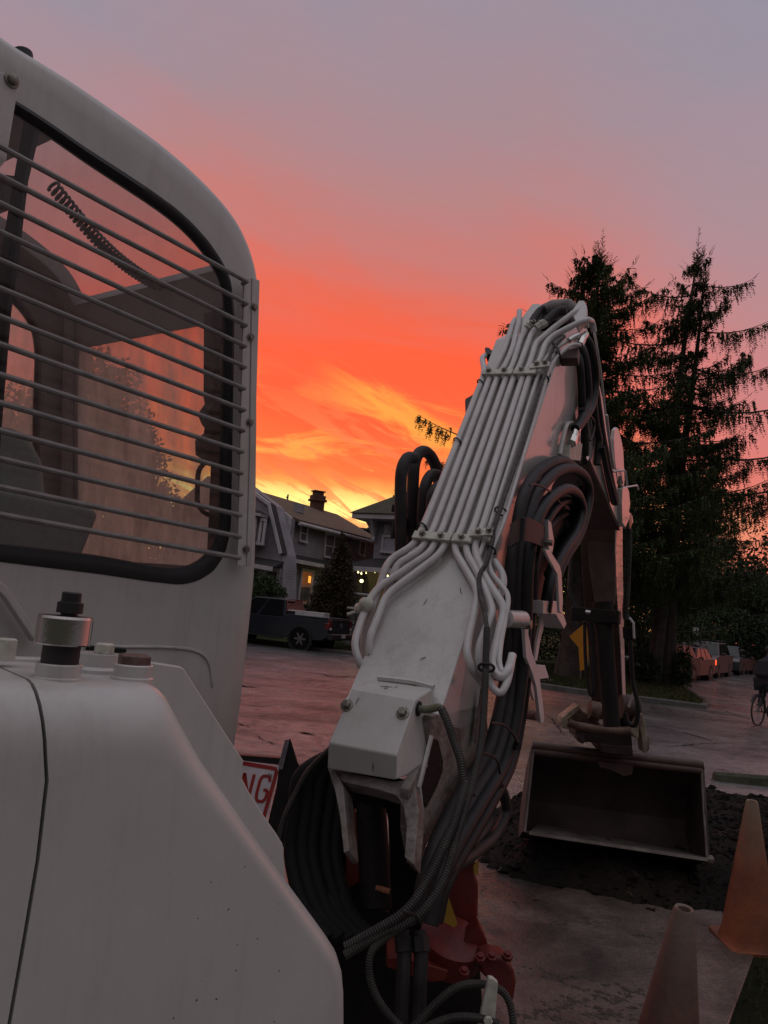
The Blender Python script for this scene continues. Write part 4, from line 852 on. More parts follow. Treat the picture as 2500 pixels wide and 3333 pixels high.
for s in(-1,1):
    mb=MB(); mb.box((-2.93,s*.90,1.08),(.14,.16,.42)); obj('tail_light',mb,Mt['taill'],tk,local=True,bevel=.02)
    mb=MB(); mb.box((-2.95,s*.90,.92),(.14,.14,.1)); obj('reverse_lamp',mb,Mt['headl'],tk,local=True,bevel=.02)
    mb=MB(); mb.box((.2,s*1.0,.40),(2.2,.16,.06)); obj('side_step',mb,Mt['grille'],tk,local=True,bevel=.02)
    mb=MB(); mb.lathe((-1.72,s*1.005,.42),[(.56,0),(.56,.03),(.47,.045),(.45,0)],(0,s,0),24); obj('fender_flare',mb,Mt['grille'],tk,local=True)
mb=MB(); mb.box((-.93,0,1.92),(.08,.5,.05)); obj('brake_lamp',mb,Mt['taill'],tk,local=True,bevel=.01)
mb=MB(); mb.box((.0,-.2,1.98),(.22,.12,.05)); obj('roof_antenna',mb,Mt['grille'],tk,local=True,bevel=.02)
for (x0,x1,mm,lb) in ((-2.62,-1.30,Mt['platew'],'long pale tool chest lying along the pickup bed'),(-1.28,-.98,Mt['grille'],'short dark box with white lid behind the pickup cab')):
    ct=thing('tool_chest',lb,'tool chest',tuple(Vector((c_.x,c_.y,.004))+fw_*((x0+x1)/2)),math.atan2(fw_.y,fw_.x))
    mb=MB(); mb.box((0,.62,1.40),(x1-x0,.50,.16)); obj('chest_body',mb,mm,ct,local=True,bevel=.01); mb=MB(); mb.box((0,.62,1.50),(x1-x0+.02,.52,.045)); obj('lid',mb,Mt['platew'],ct,local=True,bevel=.01)
    mb=MB(); mb.box((0,.35,1.505),(.14,.03,.04)); obj('latch',mb,Mt['rim'],ct,local=True)
# ------------------------------------------------------------------ signs
sgp=Pd(2263,2100,43); sg=thing('parking_sign','small white street sign on a thin grey post above the parked cars','sign',(sgp.x,43,.1))
mb=MB(); a=Pd(2264,2055,43); mb.cyl((a.x,43,.1),(a.x,43,a.z+.25),.035,8); obj('post',mb,Mt['rim'],sg)
mb=MB(); mb.box((a.x,42.94,a.z),(.29,.02,.45)); pp=obj('plate',mb,Mt['plate'],sg,bevel=.0); mb=MB(); mb.box((a.x+.02,42.925,a.z),(.05,.012,.30)); obj('printed_mark',mb,Mt['grille'],pp,local=True)
Mt['sigy']=mat('amber_sign',(.62,.24,.012),.5,col2=(.55,.20,.01),noisescale=3)
dY=26.6; dm=thing('warning_sign','amber diamond warning sign with a second plate below, beside the first cedar trunk','sign',(Pd(1897,2180,dY).x,dY,.1))
a=Pd(1897,2076,dY); mb=MB(); r_=.46; mb.prism([a+Vector((-r_,0,0)),a+Vector((0,0,r_)),a+Vector((r_,0,0)),a+Vector((0,0,-r_))],(0,.02,0)); obj('diamond_plate',mb,Mt['sigy'],dm,smooth=0)
b=Pd(1894,2145,dY); mb=MB(); mb.prism([b+Vector((-.14,-.02,.38)),b+Vector((.2,-.02,.38)),b+Vector((.2,-.02,-.32)),b+Vector((-.04,-.02,-.40))],(0,.02,0)); obj('lower_plate',mb,Mt['sigy'],dm,smooth=0)
mb=MB(); mb.cyl((a.x+.02,dY+.05,.1),(a.x+.02,dY+.05,a.z+.4),.03,8); obj('post',mb,Mt['rim'],dm)
# ------------------------------------------------------------------ traffic cones
def conemat(n,c1,c2,c3):
    m=mat(n,c1,.6,col2=c2,noisescale=5,bump=.15,bumpscale=40,thr=(.38,.62)); nt=m.node_tree; N=nt.nodes; K=nt.links; b=N['Principled BSDF']
    old=b.inputs['Base Color'].links[0].from_socket; tc=N.new('ShaderNodeTexCoord'); sp=N.new('ShaderNodeSeparateXYZ'); K.new(tc.outputs['Object'],sp.inputs[0])
    nn=N.new('ShaderNodeTexNoise'); nn.inputs['Scale'].default_value=4; nn.inputs['Detail'].default_value=6; K.new(tc.outputs['Object'],nn.inputs['Vector'])
    ad=N.new('ShaderNodeMath'); ad.operation='MULTIPLY_ADD'; K.new(nn.outputs['Fac'],ad.inputs[0]); ad.inputs[1].default_value=.5; K.new(sp.outputs[2],ad.inputs[2])
    mr=N.new('ShaderNodeMapRange'); mr.inputs[1].default_value=.72; mr.inputs[2].default_value=1.2; K.new(ad.outputs[0],mr.inputs[0])
    mx=N.new('ShaderNodeMix'); mx.data_type='RGBA'; K.new(mr.outputs[0],mx.inputs[0]); K.new(old,mx.inputs[6]); mx.inputs[7].default_value=(*c3,1); K.new(mx.outputs[2],b.inputs['Base Color']); return m
def cone(label,loc,top,m,H=.88):
    loc=Vector(loc); ax=(Vector(top)-loc); H=ax.length; q=UP.rotation_difference(ax.normalized()).to_matrix()
    t=thing('traffic_cone',label,'traffic cone',loc,group='traffic cones by the soil'); t.rotation_euler=q.to_euler(); WM[t.name]=Matrix.Identity(4)
    mb=MB(); mb.lathe((0,0,0),[(.185,.03),(.175,.05),(.165,.08),(.037,H-.01),(.032,H),(.022,H-.004),(.020,H-.06)],n=36)
    obj('cone_body',mb,m,t,local=True,smooth=60)
    mb=MB(); s=.19; mb.prism([Vector((s*a,s*b,0)) for a,b in((-1,-.85),(-.85,-1),(.85,-1),(1,-.85),(1,.85),(.85,1),(-.85,1),(-1,.85))],(0,0,.032)); obj('base',mb,m,t,local=True,smooth=0,bevel=.008)
# near cone: brownish, leaning
ctop=Pd(2228,2955,2.87); cbase=Pd(2170,3720,3.12); cb2=Vector((Pd(2150,3560,2.93).x,2.98,.026))
cone('nearer brown soiled cone cut by the bottom edge of the photo, leaning slightly',cb2,ctop,conemat('soiled_cone',(.13,.048,.032),(.085,.038,.030),(.17,.12,.09)))
ct2=Pd(2448,2606,5.12); cb3=Vector((Pd(2440,3010,5.16).x,5.16,.012))
cone('orange cone with dirty pale top standing by the soil at the right edge',cb3,ct2,conemat('orange_cone',(.27,.08,.032),(.17,.055,.028),(.23,.165,.11)))
# ------------------------------------------------------------------ cyclist
bk=G(2466,2362); bhd=rad(50); bf=Vector((math.sin(bhd),math.cos(bhd),0))
bc=thing('bicycle','dark bicycle ridden along the right-hand road, cut by the right photo edge','bicycle',bk,math.atan2(bf.y,bf.x)); R_=.345
def bwheel(x):
    mb=MB(); mb.tube([Vector((x+R_*math.cos(a),0,R_+R_*math.sin(a))) for a in [2*math.pi*k/28 for k in range(29)]],.02,6,False); w=obj('wheel',mb,Mt['tyre'],bc,local=True)
    mb=MB()
    for k in range(16): a=2*math.pi*k/16; mb.tube([Vector((x,.0,R_)),Vector((x+R_*.96*math.cos(a),0,R_+R_*.96*math.sin(a)))],.0025,3)
    mb.cyl((x,-.05,R_),(x,.05,R_),.025,8); obj('spokes',mb,Mt['rim'],w,local=True)
bwheel(0); bwheel(1.03)
mb=MB(); P_=dict(r=(0,0,.345),bb=(.43,0,.29),st=(.27,0,.80),sd=(.22,0,.93),hd=(.83,0,.83),ht=(.80,0,.95),f=(1.03,0,.345))
for a,b in(('r','bb'),('r','st'),('bb','sd'),('st','hd'),('bb','hd'),('ht','f')): mb.tube([Vector(P_[a]),Vector(P_[b])],.018,6)
obj('frame',mb,Mt['black'],bc,local=True)
mb=MB(); mb.sphere((.2,0,.95),.10,8,sc=(1.4,.8,.35)); obj('saddle',mb,Mt['black'],bc,local=True)
mb=MB(); mb.tube([Vector((.72,-.28,1.0)),Vector((.82,-.1,1.0)),Vector((.82,.1,1.0)),Vector((.72,.28,1.0))],.016,6); obj('handlebar',mb,Mt['black'],bc,local=True)
mb=MB(); mb.lathe((.43,-.06,.29),[(.1,0),(.1,.01)],(0,-1,0),16); mb.tube([Vector((.43,-.09,.29)),Vector((.5,-.1,.13))],.012,5); mb.tube([Vector((.43,.09,.29)),Vector((.36,.1,.45))],.012,5); mb.box((.5,-.14,.125),(.1,.09,.02)); mb.box((.36,.14,.455),(.1,.09,.02)); obj('crank',mb,Mt['black'],bc,local=True)
mb=MB(); mb.tube(spline([Vector((-.35,0,.55)),Vector((-.25,0,.68)),Vector((0,0,.73)),Vector((.2,0,.68))],4),.03,6,flat=.3); obj('rear_mudguard',mb,Mt['black'],bc,local=True)
def skin(name,V,E,Rd,m,parent,root=0,sub=2):
    me=bpy.data.meshes.new(name); me.from_pydata(V,E,[]); me.materials.append(m); o=bpy.data.objects.new(name,me); C.objects.link(o); o.parent=parent
    o.modifiers.new('skin','SKIN'); sv=me.skin_vertices[0].data
    for i,r in enumerate(Rd): sv[i].radius=(r,r) if not isinstance(r,tuple) else r
    for i in range(len(V)): sv[i].use_root=(i==root)
    s=o.modifiers.new('sub','SUBSURF'); s.levels=s.render_levels=sub; return o
Mt['coat']=mat('dark_purple_jacket',(.022,.017,.028),.8,col2=(.035,.022,.04),noisescale=7,bump=.3,bumpscale=14); Mt['trous']=mat('black_trousers',(.010,.010,.012),.85); Mt['skin']=mat('skin',(.35,.2,.15),.6); Mt['helmet']=mat('black_helmet',(.012,.012,.014),.4)
ps=thing('person','person in a dark purple jacket and black helmet riding away on the bicycle','person',bk,math.atan2(bf.y,bf.x))
V=[(.24,0,1.0),(.29,0,1.18),(.38,0,1.36),(.46,0,1.50),(.51,0,1.60),(.56,0,1.70),(.59,0,1.80),
   (.42,.17,1.46),(.55,.25,1.24),(.72,.27,1.05),(.42,-.17,1.46),(.55,-.25,1.24),(.72,-.27,1.05),
   (.28,.11,.97),(.56,.13,.80),(.38,.13,.50),(.28,-.11,.97),(.60,-.12,.66),(.46,-.13,.22)]
E=[(0,1),(1,2),(2,3),(3,4),(4,5),(5,6),(3,7),(7,8),(8,9),(3,10),(10,11),(11,12),(0,13),(13,14),(14,15),(0,16),(16,17),(17,18)]
Rd=[(.17,.16),(.16,.15),(.18,.16),(.15,.13),.07,.09,.085,.085,.065,.04,.085,.065,.04,.11,.085,.06,.11,.085,.055]
skin('body',V,E,Rd,Mt['coat'],ps)
skin('trousers',[(.23,0,.98),(.30,.11,.96),(.56,.13,.80),(.38,.13,.47),(.30,-.11,.96),(.60,-.12,.66),(.46,-.13,.20)],[(0,1),(1,2),(2,3),(0,4),(4,5),(5,6)],[.15,.125,.10,.065,.125,.10,.06],Mt['trous'],ps)
for s,p in((1,(.37,.14,.46)),(-1,(.47,-.14,.16))):
    mb=MB(); x,y,z=p; mb.sphere((x+.05,y,z-.0),.05,8,sc=(2.6,1,.9)); obj('shoe',mb,Mt['black'],ps,local=True)
    V=[(.71,s*.27,1.06),(.76,s*.275,1.04)]; E=[(0,1)]; Rd=[.032,.034]
    for f in range(4): k=len(V); V+=[(.79,s*(.25+.017*f),1.04),(.81,s*(.25+.017*f),1.01),(.785,s*(.25+.017*f),.985)]; E+=[(1,k),(k,k+1),(k+1,k+2)]; Rd+=[.010,.009,.008]
    k=len(V); V+=[(.74,s*.235,1.02),(.765,s*.225,.99)]; E+=[(1,k),(k,k+1)]; Rd+=[.011,.009]
    skin('hand',V,E,Rd,Mt['skin'],ps,sub=1)
mb=MB(); mb.sphere((.595,0,1.78),.095,12,sc=(1.1,.92,1.2)); mb.sphere((.69,0,1.76),.02,6); [mb.sphere((.60,s*.09,1.77),.022,6,sc=(1,.5,1.3)) for s in(-1,1)]; obj('face',mb,Mt['skin'],ps,local=True,smooth=60)
mb=MB(); mb.lathe((.58,0,1.80),[(.118,-.04),(.13,.0),(.118,.06),(.08,.105),(.03,.125)],n=16); obj('helmet',mb,Mt['helmet'],ps,local=True,smooth=60)
mb=MB(); mb.box((.20,0,1.33),(.18,.32,.42),Matrix.Rotation(rad(24),3,'Y')); obj('backpack',mb,Mt['trous'],ps,local=True,bevel=.06,segs=3)
# ------------------------------------------------------------------ excavator
HB=rad(27); u=Vector((math.sin(HB),math.cos(HB),0)); w=Vector((u.y,-u.x,0)); BW=.36
B0=Pd(1310,2230,2.76)
ex=thing('excavator','white excavator with barred cab window, pipe-lined boom and wide bucket resting on dark soil','excavator',(B0.x-.6,B0.y-.6,0))
latp=lambda o:plane(B0+w*o,w)
RF=lambda px,py,off=0.: onp(px,py,B0+w*(BW/2+off),w)
LF=lambda px,py,off=0.: onp(px,py,B0-w*(BW/2+off),w)
R1,R2=RF(1549,1939),RF(1805,1180); L1,L2=LF(1281,1939),LF(1585,1200)
mdir=((R2-R1).normalized()+(L2-L1).normalized()).normalized(); nD=w.cross(mdir).normalized()
OD=(R1+L1)/2
if nD.dot(EYE-OD)<0: nD=-nD
D=lambda px,py,off=0.: onp(px,py,OD+nD*off,nD)
# ---- cab
HC=rad(35); uc=Vector((math.sin(HC),math.cos(HC),0)); nc=Vector((uc.y,-uc.x,0)); CC=Pd(806,1060,2.76)
CQ=lambda px,py,d=0.: onp(px,py,CC-nc*d,nc)          # pixel on the cab side plane, d metres inwards
def sz(p): return ((p-CC).dot(uc),p.z)
def CP(s,z,d): return CC+uc*s+UP*(z-CC.z)-nc*d
CWID=1.25
prof=[sz(CQ(x,y,.07)) for x,y in((0,146),(65,181),(217,274),(380,385),(488,461),(586,542),(651,605),(705,664),(749,724),(781,789),(803,854),(814,905),(816,1000),(815,1400),(806,1800),(800,1900),(781,2068),(760,2231),(740,2399))]
s0=prof[0][0]; zt=prof[0][1]
prof=[(s0-.75,zt-.12),(s0-.60,zt+.0),(s0-.4,zt+.02)]+prof+[(prof[-1][0]-.03,1.15),(s0-.8,1.15)]
win=[sz(CQ(x,y,.0)) for x,y in((0,308),(54,333),(163,404),(271,480),(380,550),(488,621),(570,680),(624,729),(678,789),(722,854),(749,914),(760,1022),(757,1200),(754,1363),(751,1580),(749,1715),(732,1797),(694,1856),(640,1889),(586,1900),(488,1889),(325,1864),(0,1824))]
sl=win[0][0]; win=[(sl-.22,win[0][1]-.02),(sl-.14,win[0][1]+.015)]+win+[(sl-.13,win[-1][1]+.0),(sl-.22,win[-1][1]+.06)]
cs,cz=(win[0][0]+max(p[0] for p in win))/2+.12,(min(p[1] for p in win)+max(p[1] for p in win))/2
NA=200
def polar(poly,fi):
    n=len(poly); best=None; dx,dz=math.cos(fi),math.sin(fi)
    for i in range(n):
        ax,az=poly[i][0]-cs,poly[i][1]-cz; bx,bz=poly[(i+1)%n][0]-cs,poly[(i+1)%n][1]-cz
        ex_,ez_=bx-ax,bz-az; den=dx*ez_-dz*ex_
        if abs(den)<1e-12: continue
        t=(ax*ez_-az*ex_)/den; q=(ax*dz-az*dx)/den
        if t>0 and -1e-9<=q<=1+1e-9 and (best is None or t>best): best=t
    return best
AN=[2*math.pi*i/NA for i in range(NA)]
def smooth(r,k=2):
    for _ in range(k): r=[(r[i-1]+2*r[i]+r[(i+1)%len(r)])/4 for i in range(len(r))]
    return r
ro=smooth([polar(prof,a) for a in AN]); rw_=smooth([polar(win,a) for a in AN],1)
def ring(rr_,d,ins=0.,clip=None): return [CP(cs+math.cos(a)*(r-ins),cz+math.sin(a)*(r-ins),d) for a,r in zip(AN,rr_)]
def ang(px,py,d): p=sz(CQ(px,py,d)); return math.atan2(p[1]-cz,p[0]-cs)%(2*math.pi)
aA,aB,aC,aD_=ang(279,515,.1),ang(712,925,.1),ang(722,1045,.1),ang(715,1800,.1)
def inr(a,lo,hi):
    lo%=2*math.pi; hi%=2*math.pi; a%=2*math.pi
    return lo<=a<=hi if lo<=hi else (a>=lo or a<=hi)
glassA=[i for i in range(NA) if inr(AN[i],aB,aA) and inr(AN[(i+1)%NA],aB,aA)]
glassB=[i for i in range(NA) if inr(AN[i],aD_,aC) and inr(AN[(i+1)%NA],aD_,aC)]
def cyc(L):
    s=set(L); st=[i for i in L if (i-1)%NA not in s][0]; out=[]
    while st in s and len(out)<len(L): out.append(st); st=(st+1)%NA
    return out
glassA=cyc(glassA); glassB=cyc(glassB); openidx=set(glassA)|set(glassB)
mb=MB()
rings=[ring(rw_,.018),ring(rw_,.0),ring([a*.45+b*.55 for a,b in zip(ro,rw_)],.0),ring(ro,.0,.055),ring(ro,.012,.028),ring(ro,.035,.009),ring(ro,.07),ring(ro,.15),ring(ro,CWID-.15),ring(ro,CWID-.07),ring(ro,CWID-.02,.02),ring(ro,CWID,.055),ring(rw_,CWID),ring(rw_,CWID-.02)]
mb.loft(rings,True,False,skip=lambda j,i:(j==7 and i in openidx))
cab=obj('cab',mb,Mt['white'],ex,smooth=50)
# inner lining
mb=MB(); ri=[r-.07 for r in ro]
mb.loft([ring([x+.0 for x in rw_],.022),ring(ri,.05),ring(ri,.15),ring(ri,CWID-.15),ring(ri,CWID-.05),ring(rw_,CWID-.022)],True,False,skip=lambda j,i:(j==2 and i in openidx))
obj('lining',mb,Mt['inner'],ex,smooth=50)
# reveal strips round the front panes so the shell has thickness
mb=MB()
for G_ in (glassA,glassB):
    for i in (G_[0],(G_[-1]+1)%NA):
        mb.hexa([CP(cs+math.cos(AN[i])*r,cz+math.sin(AN[i])*r,d) for r,d in((ro[i],.15),(ro[i],CWID-.15),(ri[i],CWID-.15),(ri[i],.15))],[CP(cs+math.cos(AN[i]+.004)*r,cz+math.sin(AN[i]+.004)*r,d) for r,d in((ro[i],.15),(ro[i],CWID-.15),(ri[i],CWID-.15),(ri[i],.15))])
    for d in(.148,CWID-.152):
        for i in G_:
            k=(i+1)%NA; P=[CP(cs+math.cos(AN[q])*r,cz+math.sin(AN[q])*r,d) for q,r in((i,ro[i]),(k,ro[k]),(k,ri[k]),(i,ri[i]))]; mb.prism(P,-nc*.004)
obj('window_reveal',mb,Mt['inner'],ex,smooth=0)
def glassmat(name,tint,dirt,dirtcol,gloss=.06,scale=3.):
    m=bpy.data.materials.new(name); m.use_nodes=True; nt=m.node_tree; N=nt.nodes; K=nt.links; N.clear()
    out=N.new('ShaderNodeOutputMaterial'); tr=N.new('ShaderNodeBsdfTransparent'); tr.inputs[0].default_value=(*tint,1)
    gl=N.new('ShaderNodeBsdfGlossy'); gl.inputs['Roughness'].default_value=.02; gl.inputs[0].default_value=(1,1,1,1)
    fr=N.new('ShaderNodeFresnel'); ge=N.new('ShaderNodeNewGeometry'); mi=N.new('ShaderNodeMapRange'); mi.inputs[3].default_value=1.5; mi.inputs[4].default_value=1/1.5; K.new(ge.outputs['Backfacing'],mi.inputs[0]); K.new(mi.outputs[0],fr.inputs[0]); mx=N.new('ShaderNodeMixShader'); K.new(fr.outputs[0],mx.inputs[0]); K.new(tr.outputs[0],mx.inputs[1]); K.new(gl.outputs[0],mx.inputs[2])
    df=N.new('ShaderNodeBsdfDiffuse'); df.inputs[0].default_value=(*dirtcol,1); tl=N.new('ShaderNodeBsdfTranslucent'); tl.inputs[0].default_value=(*[min(1,v*1.9) for v in dirtcol],1)
    m1=N.new('ShaderNodeMixShader'); m1.inputs[0].default_value=.72; K.new(df.outputs[0],m1.inputs[1]); K.new(tl.outputs[0],m1.inputs[2])
    tc=N.new('ShaderNodeTexCoord'); mp=N.new('ShaderNodeMapping'); mp.inputs['Scale'].default_value=(6,6,1.2); K.new(tc.outputs['Object'],mp.inputs[0])
    n=N.new('ShaderNodeTexNoise'); n.inputs['Scale'].default_value=scale; n.inputs['Detail'].default_value=7; n.inputs['Roughness'].default_value=.7; K.new(mp.outputs[0],n.inputs['Vector'])
    mr=N.new('ShaderNodeMapRange'); mr.inputs[1].default_value=.3; mr.inputs[2].default_value=.75; mr.inputs[3].default_value=dirt*.6; mr.inputs[4].default_value=min(1,dirt*1.5); K.new(n.outputs['Fac'],mr.inputs[0])
    m2=N.new('ShaderNodeMixShader'); K.new(mr.outputs[0],m2.inputs[0]); K.new(mx.outputs[0],m2.inputs[1]); K.new(m1.outputs[0],m2.inputs[2]); K.new(m2.outputs[0],out.inputs[0]); return m
Mt['cabglass']=glassmat('dusty_cab_glass',(.88,.88,.86),.17,(.40,.36,.33))
Mt['screen']=glassmat('dirty_windscreen',(.88,.84,.80),.66,(.52,.42,.34),scale=2)
Mt['screen2']=glassmat('tinted_roof_glass',(.68,.64,.64),.10,(.40,.30,.28),scale=2)
for G_,mm,nm in ((glassA,Mt['screen2'],'upper_windscreen'),(glassB,Mt['screen'],'lower_windscreen')):
    idx=[(G_[0]-1)%NA]+G_+[(G_[-1]+1)%NA,(G_[-1]+2)%NA]; mb=MB()
    mb.loft([[CP(cs+math.cos(AN[i])*(ro[i]-.062-t),cz+math.sin(AN[i])*(ro[i]-.062-t),d) for i in idx] for d,t in((.12,0),(CWID-.12,0))],False,False)
    obj(nm,mb,mm,ex,smooth=60)
# rubber seal and side glass (both sides)
for d0,sg_ in((0.,1),(CWID,-1)):
    mb=MB(); q=lambda ins,d:ring([r-ins for r in rw_],d0+sg_*d)
    rb=[r-(.048 if math.sin(a)<-.25 else .030) for a,r in zip(AN,rw_)]; rb=smooth(rb,6)
    mb.loft([ring([r+.004 for r in rw_],d0-sg_*.002),ring([a*.6+b*.4 for a,b in zip(rw_,rb)],d0-sg_*.007),ring(rb,d0+sg_*.004),ring([r-.006 for r in rb],d0+sg_*.02)],True,False)
    obj('window_seal',mb,Mt['seal'],ex,smooth=50)
    mb=MB(); r_=ring([r+.002 for r in rb],d0+sg_*.012); mb.add(r_,[tuple(range(NA))]); obj('side_window',mb,Mt['cabglass'] if d0==0 else Mt['screen'],ex,smooth=0)
# sliding-window mullion
mb=MB(); mb.tube([CQ(117,415,.03),CQ(76,590,.03),CQ(43,860,.03),CQ(20,1020,.03),CQ(-20,1500,.03),CQ(-30,1800,.03)],.014,6); mb.tube([CQ(98,405,.05),CQ(20,860,.05),CQ(-50,1500,.05)],.02,6); obj('window_mullion',mb,Mt['seal'],ex)
# guard bars
BR=[(808,919),(808,990),(806,1060),(803,1128),(803,1196),(800,1266),(800,1336),(798,1403),(795,1471),(792,1541),(791,1610),(788,1678),(786,1748),(784,1817)]
BL=[(0,476),(0,572),(0,661),(0,754),(0,846),(0,938),(0,1030),(0,1120),(0,1219),(0,1311),(0,1401),(0,1493),(0,1585),(0,1675)]
for a,b in zip(BL,BR):
    p,q=CQ(*a,-.07),CQ(*b,-.07); p=p-(q-p)*.28
    mb=MB(); mb.tube([p,q-(q-p).normalized()*.035,q-(q-p).normalized()*.008+nc*.0,q-nc*.028],.0085,8); obj('guard_bar',mb,Mt['bar'],ex)
mb=MB(); P=[CQ(x,y,-.035) for x,y in((790,903),(814,905),(796,1842),(768,1842),(776,1500))]; mb.prism(P,nc*.008)
P=[CQ(x,y,-.035) for x,y in((814,905),(838,914),(822,1500),(811,1840),(796,1842),(806,1500))]; mb.prism([p+nc*.004 for p in P],nc*.008)
gf=obj('guard_frame',mb,Mt['white2'],ex,smooth=0,bevel=.002)
for px,py in((826,1000),(815,1098),(812,1375),(800,1788)):
    mb=MB(); p=CQ(px,py,-.045); mb.lathe(p,[(.016,0),(.016,.003),(.011,.004),(.011,.012)],nc,6); obj('bolt',mb,Mt['bolt'],gf,local=True)
mb=MB(); P=[CQ(x,y,-.03) for x,y in((62,258),(52,300),(16,522),(-14,560),(-60,560),(-60,238),(0,238))]; mb.prism(P,nc*.008); gb=obj('guard_bracket',mb,Mt['white2'],ex,smooth=0,bevel=.002)
mb=MB(); mb.lathe(CQ(37,262,-.038),[(.021,0),(.021,.004),(.014,.005),(.014,.016),(.010,.018)],nc,10); obj('bolt',mb,Mt['bolt'],gb,local=True)
mb=MB(); p=CQ(80,196,.16); mb.lathe(p-UP*.02,[(.028,0),(.028,.045),(.020,.05)],(-.2,0,1),16); obj('roof_knob',mb,Mt['seal'],ex)
# embossed line and cover strut low on the cab side
mb=MB(); mb.tube(spline([CQ(300,2106,-.001),CQ(480,2106,-.001),CQ(600,2111,-.001),CQ(655,2128,-.001),(CQ(682,2165,-.001)),CQ(692,2240,-.001)],6),[.001]+[.006]*29+[.001],6,flat=1); obj('pressed_crease',mb,Mt['white'],ex,smooth=60)
mb=MB(); P=[CQ(x,y,-.02) for x,y in((-40,1870),(0,1902),(118,2070),(110,2086),(94,2086),(0,1945),(-40,1905))]; mb.prism(P,nc*.03); obj('cover_strut',mb,Mt['white2'],ex,smooth=0,bevel=.004)
mb=MB(); mb.tube([CQ(285,2108,-.01),CQ(405,2118,-.01)],.012,6,flat=.6); obj('rubber_strip',mb,Mt['gap'],ex)
# inside the cab
Cs=lambda px,py,d: onp(px,py,CC-nc*d,nc)
mb=MB(); a,b=Cs(170,602,.5),Cs(545,945,.5); L=(b-a).length; dr=(b-a).normalized(); e1=dr.cross(nc).normalized(); cen=[]
for i in range(34*12+1):
    t=i/(34*12); sag=math.sin(t*math.pi)*.05; ph=2*math.pi*34*t; rr_=.022 if t<.9 else .022*(1-t)*10
    cen.append(a.lerp(b,t)-UP*sag+(e1*math.cos(ph)-nc*math.sin(ph))*rr_)
mb.tube(cen,.0058,6); obj('coiled_cord',mb,Mt['black'],ex,smooth=60)
mb=MB(); q=[Cs(x,y,.45) for x,y in((-140,1560),(0,1588),(300,1650),(332,1668),(272,1812),(250,1822),(-140,1790))]; mb.prism(q,-nc*.42); obj('seat_cushion',mb,Mt['seat'],ex,bevel=.03,segs=3)
mb=MB(); q=[Cs(x,y,.55) for x,y in((-60,1400),(40,1380),(110,1420),(150,1500),(165,1640),(-60,1600))]; mb.prism(q,-nc*.32); obj('seat_back',mb,Mt['seat'],ex,bevel=.05,segs=3)
for (x,y,x2,y2,r_) in ((232,1000,222,1640,.014),):
    mb=MB(); mb.tube([Cs(x,y,CWID-.1),Cs(x2,y2,CWID-.1)],r_*2.4,8); obj('door_pillar',mb,Mt['inner'],ex)
mb=MB(); mb.tube(fillet([Cs(718,1502,.16),Cs(680,1497,.16),Cs(645,1525,.16),Cs(641,1640,.16),Cs(665,1672,.16),Cs(712,1683,.16)],.05),.0095,8); obj('grab_handle',mb,Mt['black'],ex)
mb=MB(); q=[Cs(x,y,.12) for x,y in((742,1000),(697,1010),(696,1290),(700,1310),(676,1345),(690,1378),(705,1400),(668,1430),(670,1480),(700,1500),(720,1510),(712,1700),(705,1860),(745,1860))]; mb.prism(q,-nc*.06); obj('front_pillar_lining',mb,Mt['seal'],ex,smooth=0,bevel=.006)
mb=MB(); mb.tube([Cs(655,1462,.25),Cs(668,1478,.22)],.02,8); mb.tube([Cs(665,1440,.16),Cs(672,1380,.16),Cs(690,1300,.16)],.006,6); obj('lever',mb,Mt['black'],ex)
mb=MB(); mb.tube([CQ(721,1120,.06),CQ(720,1225,.06)],.003,5); obj('chrome_strip',mb,Mt['chrome'],ex)
mb=MB(); q=[Cs(x,y,.3) for x,y in((0,560),(80,570),(100,640),(40,680),(0,690))]; mb.prism([v for v in q],-nc*.3); obj('sun_visor',mb,Mt['inner'],ex,bevel=.02)
# chassis under the cab (mostly hidden) and tracks
cc_=CP(cs-.1,.0,.62); ce=Vector((cc_.x,cc_.y,0)); Rc=Matrix.Rotation(-HC,3,'Z')
mb=MB(); mb.box(ce+UP*1.0,(1.15,1.55,.34),Rc); obj('chassis',mb,Mt['white2'],ex,bevel=.04)
mb=MB(); mb.cyl(ce+UP*.55,ce+UP*.84,.42,28); obj('turntable',mb,Mt['grease_shade'],ex)
for s in(-1,1):
    cb=ce+nc*s*.55; mb=MB(); pr=[]
    for k in range(24):
        a=2*math.pi*k/24; xx=.80*(1 if math.cos(a)>0 else -1)+.27*math.cos(a); pr.append(cb+uc*xx+UP*(.30+.28*math.sin(a))-nc*.2)
    mb.prism(pr,nc*.40); tr_=obj('track',mb,Mt['rubberd'],ex,bevel=.03)
# ---- hood
hh_=rad(50); uh=Vector((math.sin(hh_),math.cos(hh_),0)); nh=Vector((uh.y,-uh.x,0)); HC0=Pd(580,2250,1.25)
HQ=lambda px,py,d=0.: onp(px,py,HC0-nh*d,nh)
def hood(outline,insets,depth,name,m=Mt['white'],steps=6):
    # outline: pixels; insets: per point vector (px along uh, z) of the rounding, in metres
    P=[HQ(x,y) for x,y in outline]; rings=[]; rr_=.085
    for k in range(steps+1):
        a=math.pi/2*k/steps; dd=rr_*(1-math.sin(a)); ii=(1-math.cos(a)) # a=0 at outer side
        rings.append([p+uh*i[0]*ii+UP*i[1]*ii-nh*dd for p,i in zip(P,insets)])
    rings=[[p-nh*(rr_+depth) for p in P]]+rings
    mb=MB().loft(rings); return obj(name,mb,m,ex,smooth=42)
def arcpts(lst,n=5): return lst
O=[(-560,2214),(146,2236),(128,3760),(-560,3760)]
